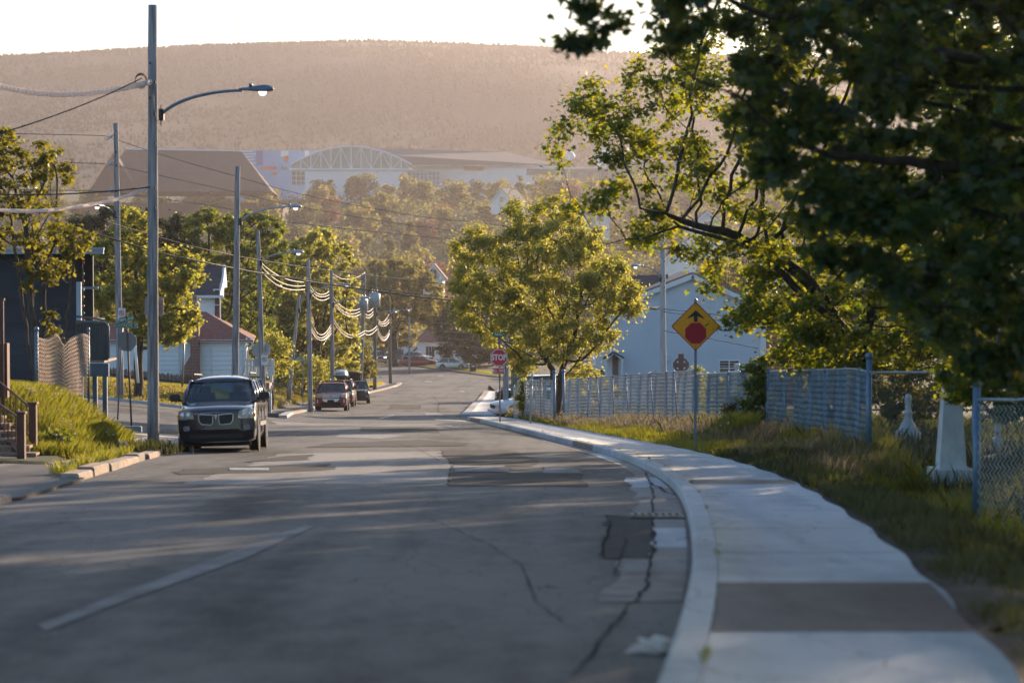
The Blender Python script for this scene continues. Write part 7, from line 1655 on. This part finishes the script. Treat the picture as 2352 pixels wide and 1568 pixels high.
# ------------------------------------------------------------------ fences
def chain_link(name, label, path, h, m, pitch=.06, r=.0045, wavy=0.0, top=True, posts=None, sag=None, postm='fence_blue', zf=None, extra=None, cat='fence'):
    """woven wire following path [(x, y)...]: zigzag wires, top rail and posts"""
    P = [Vector((x, y)) for x, y in path]; cum = [0]
    for i in range(1, len(P)): cum.append(cum[-1] + (P[i] - P[i - 1]).length)
    Lt = cum[-1]; xs_ = np.array([p.x for p in P]); ys2 = np.array([p.y for p in P]); cum = np.array(cum)
    zf = zf or (lambda x, y: G(x, y))
    b = Vector((P[0].x, P[0].y, float(zf(P[0].x, P[0].y)))); T = thing(name, label, cat, b)
    dense = np.arange(0, Lt, .25); zs = np.array([float(zf(np.interp(d, cum, xs_), np.interp(d, cum, ys2))) for d in dense])
    nw = int(Lt / pitch); rows = int(h / pitch)
    k = np.arange(rows + 1)
    S = np.arange(nw)[:, None] * pitch + (k % 2)[None] * pitch * 1.06 ; Zr = k[None] * pitch + np.zeros((nw, 1))
    ph = np.random.RandomState(3).uniform(0, 6, 8)
    def pos(S, Zr):
        x = np.interp(S, cum, xs_); y = np.interp(S, cum, ys2); z0 = np.interp(S, dense, zs)
        wv = wavy * np.sin(S * 3.1 + ph[0]) * np.sin(S * 1.3 + Zr * .6 + ph[1])
        dx = np.gradient(xs_, cum); nx_ = np.interp(S, cum, np.gradient(ys2, cum)); ny_ = -np.interp(S, cum, dx)
        hs = 1.0 if sag is None else sag(S)
        return x + nx_ * wv, y + ny_ * wv, z0 + Zr * hs + .02
    X_, Y_, Z_ = pos(S, Zr); C = np.stack([X_, Y_, Z_], -1)
    # each wire: three-sided tube, alternate wires weave front and back
    nrm = np.array([0.0, 1.0, 0.0]); tx_ = np.array([1.0, 0, 0])
    offs = [np.array([-r, -r * .6, 0]), np.array([r, -r * .6, 0]), np.array([0, r, 0])]
    V = np.stack([C + o_ for o_ in offs], 2); V = V + ((k % 2) * r * 1.2)[None, :, None, None] * nrm
    nv = (rows + 1) * 3; base = (np.arange(nw) * nv)[:, None, None]
    kk = np.arange(rows)[None, :, None] * 3; j = np.arange(3)[None, None, :]; j2 = (j + 1) % 3
    F = np.stack([base + kk + j, base + kk + j2, base + kk + 3 + j2, base + kk + 3 + j], -1).reshape(-1)
    V = V.reshape(-1, 3) - np.array(b); np_mesh('mesh', V, F, np.full(len(F) // 4, 4), M[m], T)
    mb = MB()
    if top:
        pts_ = []
        for d in np.arange(0, Lt, .6):
            a_, b__, c__ = pos(np.array([d]), np.array([h])); pts_.append(Vector((float(a_[0]), float(b__[0]), float(c__[0]) + .01)) - b)
        mb.tube(pts_, .024, 6); mb.build('top_rail', M['galv'], T, smooth=True)
    for (d, hh, rr, ln) in (posts or []):
        a_, b__, c__ = pos(np.array([d]), np.array([0.0])); p = Vector((float(a_[0]), float(b__[0]) + .04, float(np.interp(d, dense, zs)))) - b
        mb = MB(); mb.tube([p + Vector((0, 0, -.2)), p + Vector((ln, 0, hh))], rr, 10); mb.lathe([(rr * 1.25, hh - .02), (rr * 1.3, hh + .05), (rr * .7, hh + .09)], p + Vector((ln, 0, 0)), 10); mb.build('post', M[postm], T, smooth=True)
    return T
# near section (right edge), middle section, long far section
def slen(path): return sum(math.hypot(path[i + 1][0] - path[i][0], path[i + 1][1] - path[i][1]) for i in range(len(path) - 1))
A_ = [(5.75, 30), (7.6, 28.2)]; chain_link('chain_link_fence', 'nearest shaded chain link fence section at the right edge', A_, 1.6, 'mesh_wire', .06, .008, wavy=.05, posts=[(.05, 1.82, .05, 0), (.75, 1.6, .03, .03), (1.3, 1.6, .03, -.03)])
A_ = [(6.5, 44), (7.95, 41.5), (5.9, 30.6)]; chain_link('chain_link_fence', 'open chain link fence section before the white spire and obelisk', A_, 1.5, 'fence_blue', .06, .0028, posts=[(.02, 1.80, .055, 0), (2.9, 1.7, .04, 0)])
A_ = [(6.5, 44.2), (6.5, 56), (6.1, 66), (5.4, 72)]; Lx = slen(A_); chain_link('chain_link_fence', 'long blue chain link fence section right of the yellow sign', A_, 1.5, 'mesh_blue', .06, .0075, wavy=.07, posts=[(2.4 * k + 1, 1.5, .022, .02) for k in range(int(Lx / 2.4))])
A_ = [(5.4, 72.05), (3.9, 83), (1.95, 90.8)]; Lx = slen(A_); chain_link('chain_link_fence', 'pale rippled chain link fence section behind the sign post, celtic cross above it', A_, 1.62, 'mesh_wire', .06, .0075, wavy=.07, posts=[(1.7 * k + .4, 1.62, .018, [.05, -.12, -.05, -.16, .03][k % 5]) for k in range(int(Lx / 1.7))] + [(Lx - .03, 1.95, .055, -.05)])
A_ = [(1.60, 91.2), (1.0, 98), (0.0, 106)]; Lx = slen(A_); chain_link('chain_link_fence', 'farthest rippled chain link fence section ending by the white car', A_, 1.62, 'mesh_wire', .06, .0062, wavy=.10, posts=[(0.02, 1.95, .055, -.03), (5, 1.65, .03, 0), (10, 1.65, .03, 0), (Lx - .05, 1.65, .03, 0)])
# left: draped sunlit fabric and the dark run before the house
yv = 57.5; A_ = [(at(82, 800, yv).x, yv), (at(182, 800, yv).x, yv + 1.2)]; Lx = slen(A_)
zz0 = at(120, 915, yv).z
chain_link('chain_link_fence', 'slack sunlit wire fence draped above the grassy mound', A_, 1.5, 'wire_warm', .05, .0135, wavy=.10, top=False, sag=lambda S: 1.0 - .07 * np.abs(np.sin(S * 4.2 + .6)) ** 2 - .12 * np.exp(-((S - Lx * .52) / .12) ** 2), postm='steel', zf=lambda x, y: x * 0 + zz0,
           posts=[(0.0, 1.62, .045, 0), (Lx, 1.58, .03, 0)])
A_ = [(at(-30, 800, 58).x, 58.0), (at(185, 800, 59.5).x, 59.5)]; chain_link('chain_link_fence', 'dark taut wire fence in front of the navy clapboards', A_, 1.55, 'steel', .07, .003, top=False, zf=lambda x, y: x * 0 + zz0, postm='steel', posts=[(0.1, 1.6, .03, 0)])
# dark picket fence on the far lawn
Y = 117; T = thing('picket_fence', 'dark weathered picket fence in front of the white bungalow', 'fence', (at(330, 880, Y).x, Y, at(330, 905, Y).z)); o = T.location; mb = MB(); rr = random.Random(3)
def pick_v(u): return np.interp(u, [180, 300, 400, 460], [835, 853, 862, 868]), np.interp(u, [180, 300, 400, 460], [893, 902, 915, 922])
for k in range(92):
    u = 180 + k * 3.1; vt, vb = pick_v(u); a, b_ = at(u, vb, Y), at(u, vt - rr.uniform(0, 5), Y); w_ = .054
    mb.prism([(-w_ / 2, 0), (w_ / 2, 0), (w_ / 2, b_.z - a.z - .05), (w_ / 4, b_.z - a.z), (-w_ / 4, b_.z - a.z), (-w_ / 2, b_.z - a.z - .05)], 0, .02, c=(a.x - o.x, 0, a.z - o.z))
mb.build('pickets', M['fence_wood'], T); mb = MB()
for q in (.3, .75):
    pts_ = []
    for u in (180, 300, 400, 460): vt, vb = pick_v(u); a, b_ = at(u, vb, Y), at(u, vt, Y); pts_.append(Vector((a.x, Y + .04, a.z + (b_.z - a.z) * q)) - o)
    mb.tube(pts_, .05, 4)
mb.build('rail', M['fence_wood'], T)
# brown stair and railing, left foreground
Y = 47.5; T = thing('staircase', 'brown wooden outdoor stairs with metal balusters at the left edge', 'stairs', (at(60, 1060, Y).x, Y, float(H(at(60, 1060, Y).x, Y)) + .05)); o = T.location
def LP(u, v, y): p = at(u, v, y); return Vector((p.x - o.x, y - o.y, p.z - o.z))
for (u, vt, vb, y, w_) in ((49, 950, 1072, 46.5, .085), (76, 928, 1045, 48.6, .085), (6, 690, 960, 51.0, .05)):
    mb = MB(); a, b_ = LP(u, vb, y), LP(u, vt, y); mb.box((a + b_) / 2, (.15 if w_ > .06 else .06, .15 if w_ > .06 else .06, (b_ - a).length)); mb.box(b_ + Vector((0, 0, .02)), (.19 if w_ > .06 else .09, .19 if w_ > .06 else .09, .05)); mb.build('post', M['deck_brown'], T, bevel=.008)
for (A, B, yy0, yy1) in (((-20, 915), (42, 958), 50, 46.6), ((-20, 862), (70, 935), 51.5, 48.6), ((-20, 1000), (42, 1022), 50, 46.6), ((-20, 950), (70, 1000), 51.5, 48.6)):
    mb = MB(); mb.tube([LP(*A, yy0), LP(*B, yy1)], .022, 6); mb.build('handrail', M['deck_brown'], T)
for (A, B, C, D, yy0, yy1) in (((-20, 915), (42, 958), (-20, 1000), (42, 1022), 50, 46.6), ((-20, 862), (70, 935), (-20, 950), (70, 1000), 51.5, 48.6)):
    for k in range(7):
        mb = MB(); t = k / 7 + .05; mb.tube([LP(A[0] + (B[0] - A[0]) * t, A[1] + (B[1] - A[1]) * t, yy0 + (yy1 - yy0) * t), LP(C[0] + (D[0] - C[0]) * t, C[1] + (D[1] - C[1]) * t, yy0 + (yy1 - yy0) * t)], .014, 5); mb.build('baluster', M['deck_brown'], T)
for k in range(6):
    a = LP(40 - k * 15, 1046 - k * 17, 47.2 + k * .35); mb = MB(); mb.box(a + Vector((-.3, .5, 0)), (1.2, .35, .05)); mb.box(a + Vector((-.3, .36, -.09)), (1.2, .03, .16)); mb.build('step', M['deck_wood'], T)
mb = MB(); a, b_ = LP(60, 1060, 47.2), LP(-50, 930, 50.5); mb.tube([a, b_], .10, 4); mb.build('stringer', M['deck_brown'], T)
mb = MB(); mb.box(LP(6, 850, 51.2), (.25, .25, 1.15)); mb.build('landing_panel', M['deck_brown'], T)
# parking block on the corner
Y = 69.6; b = at(297, 992, Y); T = thing('parking_block', 'blue grey concrete kerb block at the foot of the street name post', 'kerb block', (b.x, Y, float(H(b.x, Y)) + .05)); mb = MB(); mb.prism([(-.36, -.05), (.36, -.05), (.36, .09), (.33, .12), (-.33, .12), (-.36, .09)], -.08, .08); mb.build('block', M['trim_blue2'], T)
# ------------------------------------------------------------------ cemetery stones
def gy(u, Y): x = at(u, 900, Y).x; return Vector((x, Y, float(G(x, Y)) - .05))
Y = 102; b = gy(1564, Y); T = thing('celtic_cross', 'brown granite celtic cross rising over the fence before the house wall', 'gravestone', b); s = Y / FPX; zc = at(1564, 838, Y).z - b.z; ztp = at(1564, 812, Y).z - b.z
mb = MB(); R1, R2 = 17.5 * s, 12.5 * s; n = 24
ring_prism(mb, [(R1 * math.cos(2 * math.pi * k / n), zc + R1 * math.sin(2 * math.pi * k / n)) for k in range(n)], [(R2 * math.cos(2 * math.pi * k / n), zc + R2 * math.sin(2 * math.pi * k / n)) for k in range(n)], -.06, .06, 0); mb.build('ring', M['granite'], T)
mb = MB(); hw_ = 5.6 * s; mb.prism([(-hw_ * 1.7, .9), (hw_ * 1.7, .9), (hw_ * .95, zc - 4 * s), (hw_, zc), (hw_ * 1.1, ztp), (-hw_ * 1.1, ztp), (-hw_, zc), (-hw_ * .95, zc - 4 * s)], -.10, .10)
for sx in (-1, 1): mb.prism([(sx * hw_ * .8, zc - 4.8 * s), (sx * 18 * s, zc - 6.2 * s), (sx * 18 * s, zc + 6.2 * s), (sx * hw_ * .8, zc + 4.8 * s)], -.095, .095)
mb.lathe([(.07, .11), (.06, .15), (.02, .17)], (0, 0, zc), 10, M=Matrix.Rotation(R(90), 3, 'X')); mb.build('cross', M['granite'], T)
mb = MB(); mb.box((0, 0, .2), (1.3, 1.0, .5)); mb.box((0, 0, .65), (.95, .7, .5), taper=.85); mb.build('plinth', M['granite'], T)
def stone(label, u, vt, Y, w_, m, kind='slab', name='gravestone'):
    b = gy(u, Y); h_ = at(u, vt, Y).z - b.z; T = thing(name, label, 'gravestone', b); mb = MB()
    if kind == 'slab':
        n = 8; mb.prism([(-w_ / 2, .2), (w_ / 2, .2)] + [(w_ / 2 * math.cos(math.pi * k / n), h_ - w_ / 2 * .6 + w_ / 2 * .6 * math.sin(math.pi * k / n)) for k in range(n + 1)], -.07, .07)
    if kind == 'obelisk': mb.box((0, 0, h_ / 2 + .12), (w_, w_, h_ - .25), taper=.62); mb.box((0, 0, h_ + .02), (w_ * .62, w_ * .62, .2), taper=.1)
    if kind == 'cross': mb.box((0, 0, h_ / 2), (w_ * .4, .14, h_)); mb.box((0, 0, h_ - w_ * .55), (w_, .14, w_ * .35))
    mb.build('stone', M[m], T, bevel=.008); mb = MB(); mb.box((0, 0, .13), (w_ * 1.5, w_ * 1.1 + .2, .3)); mb.build('base', M[m], T); return T
stone('low grey stone cap just above the fence left of the celtic cross', 1505, 853, 104, .8, 'stone_grey', 'slab')
stone('small grey block stone left of the crossarm pole foot', 1505, 857, 108, .45, 'stone_grey', 'obelisk')
stone('white round topped stone seen through the pale fence section', 1393, 898, 98, .45, 'marble')
stone('white cross stone seen through the pale fence section', 1388, 862, 112, .6, 'marble', 'cross')
stone('tall tapering white stone behind the fence right of the celtic cross', 1578, 868, 88, .75, 'marble', 'obelisk')
stone('brown slab stone behind the fence under the celtic cross', 1540, 915, 96, .9, 'granite')
stone('grey slab stone behind the pale fence section near its left end', 1330, 905, 100, .6, 'stone_grey')
stone('dark slab stone behind the middle fence', 1245, 905, 104, .5, 'stone_grey')
stone('white block stone behind the long blue fence', 1862, 930, 58, .38, 'marble', 'slab')
stone('tall broad white obelisk leaning behind the open fence section', 2185, 882, 39, .44, 'marble', 'obelisk')
stone('small white marker low behind the long blue fence', 1700, 975, 62, .3, 'marble')
# spired white grave marker
Y = 47; b = gy(2086, Y); T = thing('grave_marker', 'white bottle shaped grave marker with a slim spire behind the shrub', 'gravestone', b); s = Y / FPX; q = lambda v: at(2086, v, Y).z - b.z
mb = MB(); mb.lathe([(30 * s, 0), (30 * s, .25), (27 * s, .3), (25 * s, q(1012)), (21 * s, q(990)), (23 * s, q(985)), (20 * s, q(981)), (11 * s, q(965)), (9 * s, q(952)), (11 * s, q(950)), (10 * s, q(945)), (7 * s, q(940)), (6.5 * s, q(921)), (8 * s, q(918)), (7.5 * s, q(910)), (5.5 * s, q(907)), (5 * s, q(905)), (.01, q(904))], (0, 0, 0), 20); mb.build('stone', M['marble'], T, smooth=True)
b = at(2009, 0, 52); stone('thin white pole like marker at the right through the leaves', 2292, 660, 44, .10, 'marble', 'obelisk')
# angel statue
Y = 99; b = gy(1692, Y); T = thing('statue', 'small white angel statue peeping over the fence right of the yellow sign', 'statue', b); q = at(1692, 834, Y).z - b.z
mb = MB(); mb.lathe([(.30, .7), (.24, q - 1.1), (.20, q - .75), (.24, q - .55), (.20, q - .34), (.07, q - .27), (.06, q - .24)], (0, 0, 0), 14); mb.lathe([(.05, q - .26), (.10, q - .20), (.125, q - .12), (.12, q - .05), (.07, q)], (.02, -.02, 0), 12)
for sx in (-1, 1): mb.tube([(sx * .2, 0, q - .42), (sx * .26, -.06, q - .65), (sx * .10, -.16, q - .62)], [.07, .06, .04], 6)
mb.build('figure', M['marble'], T, smooth=True)
for sx in (-1, 1):
    mb = MB(); mb.prism([(sx * .06, q - .35), (sx * .30, q - .30), (sx * .36, q - .5), (sx * .28, q - .9), (sx * .10, q - .8)], .10, .15); mb.build('wing', M['marble'], T)
mb = MB(); mb.box((0, 0, .35), (.6, .6, .75), taper=.85); mb.build('pedestal', M['stone_grey'], T)
# wheelie bin, litter, doormat scraps, boards
b = at(1087, 858, 300); T = thing('wheelie_bin', 'black wheeled bin at the foot of the dark shaded tree', 'bin', b); mb = MB(); mb.box((0, 0, .55), (.75, .7, 1.2), taper=1.15); mb.build('bin_body', M['black'], T, bevel=.03); mb = MB(); mb.box((0, 0, 1.2), (.9, .85, .10)); mb.box((0, -.42, .95), (.4, .02, .12), 1); mb.build('lid', [M['black'], M['trim']], T)
b = at(884, 825, 350); T = thing('mailbox', 'blue street mailbox beside the dark brown end pole', 'mailbox', (at(914, 0, 330).x, 330, at(914, 833, 330).z)); mb = MB(); mb.box((0, 0, 1.0), (.9, .8, 1.1)); mb.lathe([(.40, -.45), (.45, 0), (.40, .45)], (0, 0, 1.55), 14, M=Matrix.Rotation(R(90), 3, 'Y')); mb.build('box', M['carpaint_slate'], T)
for sx in (-1, 1): mb = MB(); mb.box((sx * .38, 0, .25), (.1, .1, .6)); mb.build('leg', M['black'], T)
x, y = onroad(1500, 1500); T = thing('litter', 'crumpled white paper bag lying near the kerb in the foreground', 'litter', (x, y, float(H(x, y)) + .006))
rs = np.random.RandomState(8); bm = bmesh.new(); bmesh.ops.create_icosphere(bm, subdivisions=3, radius=1)
for v in bm.verts:
    c = v.co; k = 1 + .22 * math.sin(c.x * 5 + c.z * 7) + .15 * math.sin(c.y * 9 + c.x * 4) + rs.normal(0, .04); v.co = Vector((c.x * .10 * k, c.y * .06 * k, max(0, (c.z + .55) * .05 * k)))
me = bpy.data.meshes.new('bag'); bm.to_mesh(me); bm.free(); me.materials.append(M['paper']); ob = bpy.data.objects.new('bag', me); COL.objects.link(ob); ob.parent = T
mb = MB(); mb.add([(-.16, -.03, .004), (-.07, -.05, .012), (-.06, .03, .03), (-.13, .04, .012), (-.10, 0, .035)], [(0, 1, 4), (1, 2, 4), (2, 3, 4), (3, 0, 4)]); mb.build('flap', M['paper'], T)
x, y = at(690, 912, 140).x, 140; T = thing('board', 'pale boards lying on the grass left of the maroon crossover', 'boards', (x, y, float(G(x, y)) + .15)); mb = MB(); mb.box((0, 0, 0), (1.6, .5, .05)); mb.box((.3, .2, .05), (1.2, .3, .04), rz=.3); mb.build('planks', M['trim'], T)
# ------------------------------------------------------------------ haze
mb = MB(); mb.box((0, 1240, 92), (2600, 2660, 254))
m, n, out = new_mat('haze'); v = N(n, 'ShaderNodeVolumePrincipled')
v.inputs['Color'].default_value = (0.64, 0.58, 0.585, 1); v.inputs['Density'].default_value = 0.00022; v.inputs['Anisotropy'].default_value = 0.5
n.links.new(v.outputs[0], out.inputs['Volume'])
hz = mb.build('haze', m); tag(hz, 'warm evening haze filling the valley', 'haze', kind='stuff')
print('objects', len(bpy.data.objects), 'things', sum(1 for o in bpy.data.objects if o.parent is None))
